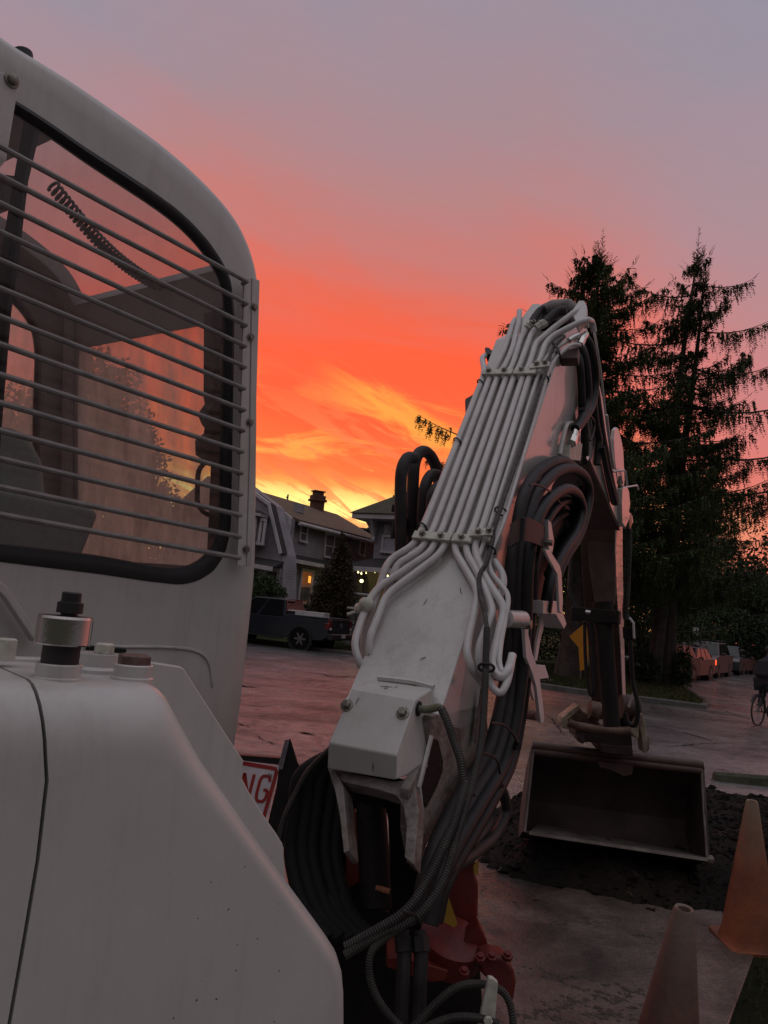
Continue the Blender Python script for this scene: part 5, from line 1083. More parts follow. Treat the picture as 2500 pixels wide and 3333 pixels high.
# left panel split along the seam
I=[(0,-.10),(0,-.10),(0,0),(0,0)]
seam=[(140,2236),(146,2540),(116,2800),(72,3060),(24,3333),(-60,3760)]
hood([(-560,2214),(-100,2228),(60,2233)]+seam+[(-560,3760)],[(0,-.10)]*3+[(.015,-.10)]+[(0,0)]*5+[(0,0)],.22,'side_panel')
hood([(153,2236),(380,2243),(540,2246),(572,2256),(598,2284),(640,2366),(700,2480),(850,2703),(1000,2912),(1105,3056),(1140,3110),(1158,3170),(1164,3240),(1168,3760)]+[(x+13,y) for x,y in seam[:0:-1]],
     [(.015,-.10),(0,-.10),(-.016,-.10),(-.022,-.098),(-.027,-.089),(-.040,-.058),(-.045,-.03),(-.038,-.02),(-.038,-.02),(-.04,-.02),(-.045,-.015),(-.05,-.005),(-.05,0),(-.05,0)]+[(0,0)]*5,.26,'engine_cover')
mb=MB(); mb.tube(spline([HQ(150,2240,.082)+UP*.001,HQ(120,2236,.12)+UP*.0,HQ(60,2230,.17)+UP*.001,HQ(0,2222,.22)],5),.004,6); obj('seam_line',mb,Mt['gap'],ex)
mb=MB(); P=[HQ(x,y,.07) for x,y in [(x-14,y+20) for x,y in seam]+[(x+28,y+20) for x,y in seam[::-1]]]; mb.prism(P,-nh*.25); obj('seam_backing',mb,Mt['gap'],ex,smooth=0)
# plate behind the cover
mb=MB(); P=[HQ(x,y,.34) for x,y in((-400,2128),(470,2152),(590,2170),(601,2178),(745,2402),(794,2476),(788,2532),(812,2578),(861,2656),(900,2712),(922,2748),(935,2900),(920,3500),(-400,3500))]; mb.prism(P,-nh*.03); obj('fender_plate',mb,Mt['white'],ex,smooth=0,bevel=.004)
zt_=HQ(200,2238).z
mb=MB(); P=[HQ(x,y,.09) for x,y in((-300,2228),(560,2248))]; top=[Vector((p.x,p.y,zt_-.004)) for p in P]; 
def onz(px,py,z): return G(px,py,z)
def turned(name,px,py,prof,m,n=32,parent=ex,z=None,rot=0):
    b=onz(px,py,zt_ if z is None else z); mb=MB(); mb.lathe(b,prof,(0.0,0.0,1),n); return obj(name,mb,m,parent,smooth=35),b
c1_,b=turned('collar',187,2206,[(.040,-.01),(.039,.001),(.0345,.003),(.0345,.021),(.033,.023)],Mt['white2'])
S_=1.0
cap=obj('threaded_neck',MB().lathe(b,[(.0285,.021),(.0285,.052)],(0,0,1),32),Mt['rubberd'],ex); 
obj('chrome_cap',MB().lathe(b,[(.030,.0505),(.0415,.052),(.042,.054),(.042,.093),(.0405,.097),(.026,.098)],(0,0,1),48),Mt['chrome'],ex,smooth=12)
obj('black_knob',MB().lathe(b+Vector((.004,0,0)),[(.013,.097),(.013,.101),(.020,.102),(.020,.118),(.015,.120),(.015,.133),(.013,.135)],(0,0,1),20),Mt['black'],ex,smooth=40)
cB,b2=turned('collar',430,2206,[(.037,-.008),(.036,.001),(.032,.003),(.032,.021),(.030,.023)],Mt['white2'])
obj('hex_bolt',MB().lathe(b2,[(.0285,.022),(.0285,.037),(.025,.039)],(0,0,1),6),mat('rusty_bolt',(.22,.15,.13),.5,metal=.5,col2=(.12,.08,.07),noisescale=60),ex,smooth=0,bevel=.002)
b3=onz(312,2182,zt_)
obj('collar',MB().lathe(b3,[(.048,-.01),(.047,.004),(.040,.009),(.040,.030)],(0,0,1),32),Mt['white2'],ex,smooth=35)
obj('hex_bolt',MB().lathe(b3+uh*.01,[(.018,.03),(.018,.046),(.015,.048)],(0,0,1),6),Mt['clamp'],ex,smooth=0,bevel=.001)
b4=onz(10,2170,zt_); obj('hex_bolt',MB().lathe(b4,[(.018,.01),(.018,.045),(.015,.047)],(0,0,1),6),Mt['clamp'],ex,smooth=0)
# ---- boom (one welded box)
bp=[(1412,2350),(1431,2296),(1513,2084),(1549,1939),(1640,1750),(1805,1180),(1836,1088),(1862,1070),(1890,1062),(1912,1070),(1930,1140),(1960,1290),(1985,1440),(2008,1560),(2020,1630),(2024,1700),(2020,1718),(2004,1684),(1978,1625),(1913,1480),(1880,1470),(1800,1580),(1740,1750),(1670,1960),(1600,2200),(1570,2330),(1500,2380)]
P=[RF(*p) for p in bp]
for i in range(1,6): # snap dorsal line to the plane of the pipes
    P[i]=P[i]-nD*((P[i]-OD).dot(nD))
mb=MB(); mb.prism(P,-w*BW)
boom=obj('boom',mb,[Mt['white2']],ex,smooth=25,bevel=.006)
for nm_,lt_ in(('foot_plate',0.),):
    mb=MB(); mb.prism([RF(*p)+w*lt_ for p in((1405,2330),(1580,2290),(1590,2380),(1530,2520),(1445,2650),(1352,2818),(1330,2700),(1332,2570),(1395,2440))],-w*.03); obj(nm_,mb,Mt['dirtywhite'],ex,smooth=0,bevel=.004)
# added plate whose brown stands in for shade under the boom's far arm
mb=MB(); vb_=[RF(*p) for p in((1915,1484),(1978,1627),(2005,1690),(2021,1722))]
for a,b in zip(vb_[:-1],vb_[1:]):
    o_=Vector((0,0,-.006))-u*.004; mb.hexa([a+o_-w*.004,b+o_-w*.004,b+o_-w*(BW-.004),a+o_-w*(BW-.004)],[a+o_*2-w*.004,b+o_*2-w*.004,b+o_*2-w*(BW-.004),a+o_*2-w*(BW-.004)])
obj('underside_shade',mb,Mt['brown'],ex,smooth=0)
# boom box cover
OB=plane(OD+nD*.13,nD)
A=OB(1146,2240); D4=OB(1354,2277); F_=OB(1069,2417); E_=OB(1291,2460); Bc=D(1238,2214,.02); Cc=D(1414,2236,.02)
Gc=D(1286,2540,.05); Hc=D(1064,2503,.05); Ib=D(1400,2470,.0); Jb=D(1175,2400,-.04)
mb=MB(); vs=[A,D4,E_,F_,Bc,Cc,Gc,Hc,D(1395,2500,-.02),D(1150,2460,-.02)]
mb.add(vs,[(0,1,2,3),(0,4,5,1),(3,2,6,7),(1,5,8,6,2),(0,3,7,9,4),(4,9,8,5),(7,6,8,9)])
box=obj('valve_cover',mb,Mt['white'],ex,smooth=0,bevel=.006,segs=3)
mb=MB(); ww=[D(x,y,.03) for x,y in((1232,2208),(1290,2214),(1350,2222),(1412,2238))]; mb.tube(spline(ww,4),.011,6); obj('weld_bead',mb,Mt['white2'],ex)
for px,py in((1130,2297),(1312,2322)):
    p=OB(px,py); mb=MB(); mb.lathe(p,[(.022,0),(.022,.004),(.0145,.005)],nD,20); mb.lathe(p+nD*.004,[(.0155,0),(.0155,.014),(.012,.016)],nD,6); obj('cover_bolt',mb,Mt['bolt'],box,local=True)
# cable gland hole and green cable out of the box
sd_=(Cc-D4).cross(E_-D4).normalized(); 
if sd_.dot(w)<0: sd_=-sd_
sp0=onp(1364,2307,D4+sd_*.004,sd_); mb=MB(); mb.lathe(sp0-sd_*.002,[(.024,0),(.024,.003)],sd_,20); obj('gland_hole',mb,Mt['gap'],ex)
mb=MB(); mb.tube(fillet([sp0-sd_*.01,sp0+sd_*.03,D(1430,2300,.10),D(1440,2312,.10)],.02),.0125,10); obj('cable',mb,mat('green_grey_cable',(.16,.16,.10),.5,col2=(.12,.12,.08),noisescale=20),ex)
mb=MB(); corrugated(mb,spline([D(1436,2306,.10),D(1452,2340,.10),D(1474,2402,.09),D(1498,2470,.09),D(1508,2532,.09),D(1517,2560,.09)],10),.0135,.0085); obj('corrugated_conduit',mb,Mt['conduit'],ex,smooth=0)
# yoke feet and added dark plug at the boom's base
def dprism(pts,off,th,name,m,bev=.004,smooth=0): mb=MB(); mb.prism([D(x,y,off) for x,y in pts],-nD*th); return obj(name,mb,m,ex,smooth=smooth,bevel=bev)
dprism([(1066,2500),(1092,2505),(1118,2560),(1126,2650),(1136,2770),(1118,2776),(1106,2660),(1090,2575)],.03,.09,'boom_foot',Mt['dirtywhite'])
dprism([(1072,2503),(1286,2542),(1330,2535),(1352,2560),(1362,2640),(1347,2818),(1316,2790),(1322,2690),(1312,2625),(1290,2590),(1240,2572),(1120,2545),(1085,2530)],.02,.07,'boom_foot',Mt['dirtywhite'])
dprism([(1085,2490),(1290,2530),(1340,2540),(1330,2640),(1290,2600),(1230,2580),(1095,2550)],-.05,.12,'dark_plug',Mt['grease_shade'])  # added dark plug that stops light leaking between cover and foot
# dark patch standing in for the shaded triangular opening in the side plate
mb=MB(); mb.prism([RF(x,y,.003) for x,y in((1410,2405),(1424,2410),(1440,2478),(1438,2512),(1420,2560),(1385,2628),(1372,2600),(1376,2530),(1390,2460))],w*.003); obj('opening_shade',mb,Mt['grease_shade'],ex,smooth=0)
# raised flange along the side opening
mb=MB(); mb.tube([RF(1404,2395,.004),RF(1364,2560,.004),RF(1372,2640,.004)],.008,5); obj('flange_edge',mb,Mt['white2'],ex)
# ---- steel pipes along the boom back
def pipe(pts,r=.0148,off=.032,fr=.05,ends=None):
    q=[]
    for p in pts: q.append(D(p[0],p[1],p[2] if len(p)>2 else off))
    mb=MB(); mb.tube(fillet(q,fr,6),r,12); return obj('hydraulic_pipe',mb,Mt['pipe'],ex,smooth=60)
pipe([(1195,2165,-.12),(1180,2090,-.06),(1205,2000,.0),(1232,1920,.01),(1255,1846),(1277,1816),(1334,1782),(1354,1762),(1380,1712),(1573,1228),(1576,1200),(1569,1165,.0),(1581,1155,-.05),(1608,1155,-.08),(1620,1130,-.1)])
pipe([(1200,2130,-.13),(1206,2085,-.10),(1228,2010,-.06),(1262,1925,-.02),(1281,1866,.02),(1296,1834),(1360,1797),(1387,1766),(1411,1720),(1597,1223),(1618,1190),(1643,1136),(1670,1052),(1677,1040,.01)])
pipe([(1200,2200,-.10),(1172,2165,.0),(1152,2098,.03),(1175,2020,.035),(1204,1949),(1233,1911),(1397,1801),(1418,1764),(1440,1722),(1621,1223),(1643,1193),(1668,1136),(1688,1052),(1691,1012)])
pipe([(1210,2180,-.10),(1200,2130,.0),(1203,2075,.03),(1252,1949),(1277,1921),(1424,1811),(1453,1768),(1472,1724),(1650,1223),(1668,1190),(1697,1098),(1712,1072,.04)])
pipe([(1575,2230,-.14),(1537,2180,.0),(1519,2132,.03),(1523,2084),(1556,1942),(1547,1906),(1484,1799),(1480,1766),(1501,1724),(1674,1223),(1692,1190),(1728,1090),(1742,1070,.045)])
pipe([(1595,2225,-.14),(1562,2180,.0),(1558,2110,.03),(1604,1990,.03),(1594,1955),(1570,1892),(1522,1806),(1516,1772),(1542,1715),(1703,1223),(1722,1190),(1745,1116),(1766,1098),(1800,1068),(1882,1006),(1897,1012,-.05),(1910,1065,-.15)])
pipe([(1668,2135,-.02),(1655,2180),(1636,2206),(1614,2195),(1600,2160),(1611,2110),(1641,1990),(1634,1963),(1580,1881),(1551,1809),(1545,1772),(1571,1715),(1725,1221),(1757,1175),(1775,1118),(1798,1094),(1850,1066),(1912,1038),(1928,1046,-.05),(1934,1080,-.1)])
mb=MB(); mb.tube(spline([RF(*p) for p in((1929,1048,.01),(1944,1136,.03),(1958,1230,.03),(1971,1350,.03),(1985,1450,.03),(1998,1524,.03))],6),.007,8); obj('hydraulic_pipe',mb,Mt['pipe'],ex)  # thin pale pipe stands in for the highlight along the pipe's edge
pipe([(1565,1905,-.0),(1556,1885,.03),(1552,1835,.03),(1578,1756),(1595,1710),(1756,1209),(1774,1167),(1822,1124),(1852,1108,.01)],r=.0095,off=.026)
pipe([(1663,2130,.0),(1654,2178),(1636,2192),(1624,2158),(1629,2098),(1655,1960),(1652,1930),(1596,1860),(1590,1823),(1612,1762),(1636,1710),(1788,1199),(1814,1160),(1862,1119),(1889,1123,-.02)],r=.0095,off=.03)
pipe([(1609,1826,.01),(1637,1866,.01),(1640,1905,.01),(1615,1960,.0)],r=.014)
pipe([(1596,2150,.02),(1594,2229,.02),(1629,2263,.02),(1650,2225,.02),(1663,2172,.02),(1668,2135,.0)],r=.0125)
# clamps
def clampbar(a,b,off=.06,hgt=.040,th=.013):
    p,q=D(*a,off),D(*b,off); d=(q-p).normalized(); s=nD.cross(d).normalized()*hgt/2; mb=MB()
    mb.prism([p-s,q-s,q+s,p+s],-nD*th); mb.prism([p-s*.6-nD*.045,q-s*.6-nD*.045,q+s*.6-nD*.045,p+s*.6-nD*.045],-nD*.02); return obj('pipe_clamp',mb,Mt['clamp'],ex,smooth=0,bevel=.003)
CL=[((1344,1737),(1467,1746)),((1472,1747),(1536,1751)),((1529,1732),(1604,1728)),((1570,1209),(1667,1207)),((1671,1207),(1745,1205)),((1724,1190),(1788,1183))]
cls=[clampbar(a,b,off=.06 if i%3<2 else .068) for i,(a,b) in enumerate(CL)]
for (px,py,k) in((1375,1737,0),(1435,1742,0),(1502,1747,1),(1557,1729,2),(1593,1726,2),(1591,1206,3),(1641,1204,3),(1697,1202,4),(1747,1184,5),(1774,1180,5)):
    p=D(px,py,.061 if k%3<2 else .069); mb=MB(); mb.lathe(p,[(.0155,0),(.0155,.003),(.011,.004),(.011,.014),(.009,.016)],nD,6); obj('clamp_bolt',mb,Mt['bolt'],cls[k],local=True)
# dark cable with tape between the slim pipes
mb=MB(); mb.tube(spline([D(1838,1095,.03),D(1800,1135,.05),D(1773,1218,.06),D(1700,1450,.045),D(1616,1696,.06),D(1604,1755,.05),D(1585,1830,.05),D(1562,1870,.05),D(1562,1930,.05),D(1576,1985,.055),D(1586,2050,.06)],8),.0088,8); obj('taped_cable',mb,mat('taped_cable',(.035,.028,.028),.6,col2=(.09,.075,.07),noisescale=45,bump=.4,bumpscale=60),ex)
def ties(lst,m=Mt['black']):
    for (pts,rw2,off) in lst:
        mb=MB(); a,b=D(*pts[0],off),D(*pts[1],off); d=(b-a).normalized(); c=(a+b)/2; R=(b-a).length/2
        mb.tube([c+d*R*math.cos(t)+nD*.024*math.sin(t) for t in [2*math.pi*k/20 for k in range(21)]],rw2,6); obj('cable_tie',mb,m,ex)
ties([(((1762,1232),(1786,1234)),.004,.03),(((1611,1662),(1648,1666)),.004,.035),(((1589,1786),(1612,1794)),.004,.035),(((1555,1247),(1573,1250)),.0035,.032),(((1478,1436),(1500,1441)),.0035,.032),(((1364,1712),(1388,1718)),.004,.034),(((1558,2174),(1608,2172)),.005,.07),(((1800,1118),(1824,1160)),.005,.04)])
# corrugated conduits down the right flank and across the pedestal
def cond(pts,r=.0155,pitch=.0085,nm='corrugated_conduit'):
    r*=.76; pitch*=.8
    mb=MB(); corrugated(mb,spline(pts,10),r,pitch); return obj(nm,mb,Mt['conduit'],ex,smooth=0)
cond([D(1585,2045,.07),D(1582,2132,.075),D(1577,2277,.08),D(1566,2421,.09),D(1537,2552,.11),D(1490,2710,.13),D(1443,2863,.15),D(1361,2981,.17),D(1240,3040,.19),D(1120,3110,.2)])
cond([D(1517,2550,.12),D(1469,2700,.15),D(1392,2863,.17),D(1325,2961,.19),D(1220,3030,.2),D(1120,3085,.2)],.0165)
cond([Pd(1370,2970,2.55),Pd(1300,3020,2.5),Pd(1240,3065,2.45),Pd(1207,3105,2.42),Pd(1203,3172,2.4),Pd(1228,3248,2.38),Pd(1285,3325,2.36),Pd(1335,3350,2.36),Pd(1412,3273,2.38),Pd(1489,3212,2.4),Pd(1576,3204,2.42),Pd(1640,3232,2.42),Pd(1668,3300,2.4),Pd(1670,3380,2.4)],.0155)
cond([Pd(1300,3400,2.3),Pd(1420,3330,2.32),Pd(1500,3310,2.34),Pd(1580,3318,2.36),Pd(1625,3335,2.36)],.0155)
cond([Pd(1075,2436,2.95),Pd(1040,2470,2.95),Pd(1000,2513,2.94),Pd(974,2560,2.93),Pd(946,2615,2.9),Pd(920,2680,2.88),Pd(908,2740,2.85),Pd(900,2800,2.8)],.0145)
# steel strap holding the low conduit
mb=MB(); P=[Pd(x,y,2.36) for x,y in((1590,3182),(1606,3186),(1622,3200),(1610,3345),(1556,3345),(1578,3240))]; mb.prism(P,(0,.02,0)); mb.lathe(Pd(1588,3320,2.34),[(.014,0),(.014,.012)],(0,-1,0),6); obj('conduit_strap',mb,Mt['clamp'],ex,smooth=0,bevel=.003)
# ---- thick rubber hoses, right side
def hose(pts,off,r=.0225,m=Mt['rubber'],nm='rubber_hose',fn=RF):
    q=[fn(p[0],p[1],p[2] if len(p)>2 else off) for p in pts]; mb=MB(); mb.tube(spline(q,7),r,12); return obj(nm,mb,m,ex,smooth=60)
hose([(1361,2990),(1387,2850),(1440,2700),(1510,2570),(1590,2440),(1625,2325),(1650,2180),(1664,2007),(1662,1867),(1680,1740),(1702,1625),(1737,1552),(1785,1512),(1832,1500),(1868,1522)],.045,.0265,Mt['rubberd'])
hose([(1380,3000),(1410,2860),(1465,2720),(1540,2590),(1617,2460),(1652,2330),(1676,2180),(1688,2007),(1692,1867),(1708,1740),(1737,1630),(1772,1572),(1815,1535),(1862,1525),(1900,1548),(1916,1592),(1912,1650),(1885,1740),(1842,1810),(1812,1880),(1795,1990)],.075,.0265,Mt['rubberd'])
hose([(1400,3010),(1432,2872),(1492,2740),(1567,2610),(1642,2480),(1678,2340),(1700,2180),(1712,2007),(1716,1867),(1732,1745),(1762,1660),(1802,1612),(1846,1592),(1880,1612),(1893,1662),(1876,1730),(1832,1800),(1795,1880),(1775,1990)],.105,.0265)
hose([(1420,3000),(1450,2880),(1515,2760),(1590,2630),(1662,2490),(1694,2350),(1716,2180),(1728,2007),(1736,1867),(1752,1760),(1782,1690),(1820,1640),(1852,1630),(1872,1660),(1868,1720),(1830,1790),(1785,1870)],.06,.023)
hose([(1730,2000),(1745,1850),(1765,1760),(1800,1700),(1842,1670),(1855,1700),(1835,1760),(1790,1850)],.02,.023)
hose([(1770,1990),(1815,1830),(1870,1740),(1890,1680),(1900,1620),(1890,1570)],.02,.023)
hose([(1780,1990),(1800,1850),(1845,1760),(1870,1700)],-.0,.023)
mb=MB(); mb.prism([RF(x,y,-.01) for x,y in((1668,1990),(1690,1780),(1745,1650),(1820,1575),(1880,1600),(1890,1660),(1868,1750),(1800,1890),(1760,1990))],w*.03); obj('dark_hose_fill',mb,Mt['rubber'],ex,smooth=0)  # dark filler standing in for the shaded inside of the hose loop
# two hoses looping out low on the right
hose([(1590,2470),(1612,2530),(1640,2587),(1646,2648),(1608,2722),(1541,2782),(1470,2826),(1430,2850)],.06,.0205,Mt['rubberd'])
hose([(1575,2500),(1592,2560),(1600,2620),(1588,2680),(1540,2740),(1480,2790),(1430,2830)],.03,.0205,Mt['rubberd'])
# collar strap round the bundle
def strap(a,b,c,off,width,m=Mt['rubberd'],bulge=.05,nm='hose_strap'):
    p,q,mdl=RF(*a,off),RF(*c,off),RF(*b,off+bulge); pts=spline([p,mdl,q],8); mb=MB(); dn=UP*width; rings=[]
    for x in pts: rings.append([x,x+w*.012,x+w*.012-dn,x-dn])
    mb.loft(rings); return obj(nm,mb,m,ex,smooth=40)
strap((1660,1706),(1708,1684),(1768,1716),.10,.085,bulge=.075)
def tie(pts,off=.12,r=.0045): mb=MB(); mb.tube(spline([RF(*p,off) for p in pts],6),r,6); obj('cable_tie',mb,Mt['black'],ex)
tie([(1724,1578),(1750,1578),(1790,1600),(1826,1640)],.11)
tie([(1598,2352),(1640,2360),(1672,2392),(1686,2430)],.14); mb=MB(); mb.box(RF(1686,2428,.14),(.02,.02,.03)); obj('cable_tie',mb,Mt['black'],ex)
tie([(1560,2448),(1600,2460),(1620,2480),(1628,2518)],.14); tie([(1490,2545),(1515,2548),(1545,2590)],.16); tie([(1310,2968),(1350,2980),(1370,3005)],.2)
# bolt tab beside the strap, and levers / brackets on the right
def plate(pts,off,th,name,m=Mt['white2'],bev=.003,fn=RF): mb=MB(); mb.prism([fn(x,y,off) for x,y in pts],w*th); return obj(name,mb,m,ex,smooth=0,bevel=bev)
plate([(1762,1690),(1772,1700),(1782,1760),(1776,1800),(1764,1790)],.10,.03,'strap_tab',Mt['pipe'])
mb=MB(); mb.lathe(RF(1776,1766,.13),[(.02,0),(.02,.012),(.014,.013),(.014,.03)],w,6); obj('hex_bolt',mb,Mt['bolt'],ex,smooth=0)
plate([(1764,1787),(1781,1790),(1814,1841),(1819,1860),(1824,1960),(1820,1996),(1813,1992),(1806,1870),(1771,1806)],.16,.012,'flat_lever',Mt['pipe'])
mb=MB(); mb.tube([RF(1646,2014,.13),RF(1700,2016,.15)],.032,14); obj('pivot_tube',mb,Mt['white2'],ex,smooth=50)
plate([(1688,2010),(1704,2006),(1712,2020),(1709,2060),(1722,2125),(1744,2185),(1750,2230),(1762,2330),(1760,2352),(1750,2352),(1735,2235),(1722,2190),(1702,2140),(1696,2050)],.12,.014,'control_lever',Mt['pipe'])
plate([(1718,2180),(1728,2200),(1738,2272),(1730,2280),(1716,2230)],.06,.012,'back_lever',Mt['pipe'])
mb=MB(); mb.lathe(RF(1704,2032,.13),[(.02,0),(.02,.03),(.016,.032)],w,6); obj('hex_bolt',mb,Mt['bolt'],ex,smooth=0)
plate([(1700,1950),(1758,1952),(1783,2025),(1774,2042),(1744,1994),(1700,1992)],.03,.09,'hose_bracket',Mt['pipe']); 
plate([(1756,2000),(1740,2090),(1732,2150),(1740,2150),(1750,2090),(1764,2030)],.05,.012,'back_lever',Mt['pipe'])
plate([(1668,2160),(1716,2158),(1730,2200),(1690,2205),(1668,2190)],.03,.08,'hose_bracket',Mt['pipe'])
mb=MB(); mb.tube([RF(1700,2322,.02),RF(1752,2330,.10)],.022,12); obj('pivot_tube',mb,Mt['rust'],ex,smooth=50)
# fittings and hose at the foot of the slim pipes
mb=MB(); mb.tube([RF(1664,2150,.03),RF(1668,2118,.03)],.016,8); mb.tube([RF(1668,2120,.03),RF(1672,2096,.03)],.021,6); mb.tube([RF(1672,2098,.03),RF(1678,2060,.03)],.017,8); obj('hose_fitting',mb,Mt['chrome'],ex)
hose([(1676,2080),(1684,2040),(1700,2000),(1705,1960)],.03,.017)
plate([(1565,2230),(1568,2300),(1556,2400),(1546,2420),(1543,2412),(1552,2330)],.02,.004,'chafe_strip',Mt['lip'],bev=0)
# ---- left loop of hoses behind the boom back
LH=lambda px,py,off=0.: LF(px,py,off)
for pts,off,r_ in (([(1300,2000),(1303,1880),(1304,1768),(1304,1600),(1308,1530),(1325,1492),(1350,1490)],.10,.026),([(1338,2000),(1340,1880),(1342,1768),(1344,1590),(1350,1505),(1372,1470),(1400,1482),(1422,1530),(1432,1600),(1450,1650)],.16,.028),([(1370,1900),(1372,1760),(1378,1640),(1385,1580),(1404,1546),(1430,1550),(1450,1580)],.08,.026),([(1400,1900),(1402,1760),(1404,1640),(1412,1600),(1430,1580)],.03,.026)):
    hose(pts,off,r_,Mt['rubberd'],fn=LH)
mb=MB(); q=[LF(1284,1690,.13),LF(1310,1684,.2),LF(1350,1684,.22),LF(1386,1690,.13)]; pts=spline(q,6); mb.loft([[x,x-w*.012,x-w*.012-UP*.085,x-UP*.085] for x in pts]); obj('hose_strap',mb,Mt['rubberd'],ex,smooth=40)
mb=MB(); mb.tube(spline([LF(1282,1654,.13),LF(1310,1660,.21),LF(1350,1654,.22),LF(1386,1660,.13)],6),.008,6,flat=1); mb.box(LF(1286,1656,.15),(.03,.03,.03)); obj('cable_tie',mb,Mt['black'],ex)
# bolt and wire on the far left edge of the boom
mb=MB(); mb.sphere(LF(1193,1968,.05),.032,10); mb.sphere(LF(1172,1980,.08),.024,8); mb.tube([LF(1193,1968,.05),LF(1160,1990,.09),LF(1130,2000,.12)],.006,5); obj('grease_fitting',mb,Mt['clamp'],ex)
# work lamp on the left of the boom
mb=MB(); mb.prism([D(x,y,-.10) for x,y in((1512,1297),(1545,1278),(1600,1270),(1572,1400),(1514,1352))],-nD*.08); obj('work_lamp',mb,Mt['black'],ex,smooth=0,bevel=.01)
mb=MB(); mb.prism([D(x,y,-.03) for x,y in((1578,1134),(1582,1130),(1592,1132),(1600,1140),(1616,1136),(1616,1152),(1580,1152))],-nD*.05); obj('end_lug',mb,Mt['black'],ex,smooth=0)
# ---- boom head: ears, pin, cylinder hoses
dprism([(1697,1034),(1733,988),(1757,987),(1764,1000),(1752,1018),(1728,1060),(1700,1110),(1690,1080)],.02,.16,'boom_ear',Mt['white2'],.006)
dprism([(1858,1016),(1884,977),(1901,977),(1910,995),(1909,1028),(1880,1060)],.03,.05,'boom_ear',Mt['white2'],.006)
dprism([(1600,1185),(1612,1150),(1640,1100),(1668,1062),(1680,1070),(1640,1190)],-.01,.05,'boom_cheek',Mt['white2'],.004)
dprism([(1757,993),(1860,1000),(1856,1022),(1840,1045),(1742,1040)],-.02,.14,'head_gap_shade',Mt['grease_shade'],.01)  # solid dark block stands in for the shade between the ears
mb=MB(); mb.tube([D(1745,1020,-.03),D(1800,1003,-.02),D(1850,1000,-.02),D(1875,1010,-.03)],[.03,.045,.045,.03],14); obj('cylinder_head',mb,mat('dusty_grey_paint',(.25,.23,.22),.6,col2=(.12,.10,.10),noisescale=12),ex,smooth=60)
for pts,r_ in (([(1728,1060),(1740,1035),(1758,1012),(1775,1005)],.021),([(1775,1050),(1800,1027),(1820,1014),(1845,1010)],.024)):
    mb=MB(); mb.tube(spline([D(*p,.05) for p in pts],6),r_,12); obj('rubber_hose',mb,Mt['rubberd'],ex,smooth=60)
for a,b,c in (((1716,1068),(1722,1062),(1732,1052)),((1745,1068),(1760,1058),(1782,1045))):
    mb=MB(); mb.tube([D(*a,.045),D(*b,.048)],.021,6); mb.tube([D(*b,.048),D(*c,.05)],.0235,6); mb.tube([D(*c,.05),D(c[0]+6,c[1]-5,.05)],.019,8); obj('hose_fitting',mb,Mt['clamp'],ex,smooth=0)
mb=MB(); mb.tube([D(1852,1108,.02),D(1866,1098,.02),D(1884,1090,.02)],.016,8); mb.tube([D(1888,1122,-.02),D(1896,1104,-.02)],.019,6); mb.tube([D(1896,1104,-.02),D(1908,1086,-.02)],.016,8); obj('hose_fitting',mb,Mt['chrome'],ex)
dprism([(1822,1140),(1884,1130),(1880,1165),(1822,1166)],-.02,.05,'clamp_block',Mt['brown'],.004)
# hoses dropping from the head on the right side
k=[(1888,1092,-.02),(1915,1112,.03),(1934,1180,.05),(1938,1250,.05),(1926,1320,.05),(1895,1372,.05),(1880,1392,.05)]
hose(k,.05,.0235,nm='rubber_hose'); hose([(1880,1105,-.02),(1900,1150,.03),(1912,1230,.05),(1912,1310,.05),(1890,1370,.05),(1872,1396,.05)],.05,.0235)
hose([(1880,1120,-.02),(1888,1180,.02),(1893,1260,.03),(1895,1330,.03),(1902,1400,.03),(1903,1480,.03)],.03,.021)
hose([(1893,1330,.04),(1905,1400,.05),(1906,1460,.05),(1903,1490,.04)],.04,.021,Mt['rubberd'])
mb=MB(); mb.tube([RF(1880,1388,.05),RF(1873,1402,.05)],.024,6); mb.tube([RF(1873,1402,.05),RF(1866,1428,.05)],.019,10); mb.tube([RF(1866,1426,.05),RF(1860,1444,.05)],.026,6); obj('hose_fitting',mb,Mt['chrome'],ex,smooth=0)
plate([(1834,1446),(1872,1444),(1866,1500),(1826,1496)],.01,.04,'valve_block',Mt['clamp'])
hose([(1822,1480,.02),(1834,1420,.02),(1846,1382,.02),(1862,1376,.01)],.02,.011,Mt['pipe'],nm='hydraulic_pipe')
mb=MB(); mb.tube([RF(1903,1488,.04),RF(1898,1500,.04)],.026,8); obj('hose_fitting',mb,Mt['chrome'],ex)
# pipes and hoses lying on the far arm's side
def fpipe(pts,r,m,off=.02,nm='hydraulic_pipe'): 
    mb=MB(); mb.tube(spline([RF(*p,off) for p in pts],6),r,10); obj(nm,mb,m,ex,smooth=60)
fpipe([(1932,1240),(1945,1330),(1958,1420),(1968,1470),(1985,1560),(2002,1635)],.028,Mt['rubberd'],.03,'rubber_hose')
fpipe([(1930,1290),(1940,1380),(1950,1430),(1947,1470),(1943,1512)],.022,Mt['rubberd'],.03,'rubber_hose')
fpipe([(1918,1348),(1934,1375),(1930,1410),(1920,1434)],.008,Mt['black'],.03,'rubber_hose')
fpipe([(1960,1452),(1975,1530),(1994,1600),(2004,1640)],.016,Mt['rubberd'],.06,'rubber_hose')
fpipe([(1974,1350),(1980,1400),(1990,1480),(1998,1524)],.009,Mt['pipe'],.05)
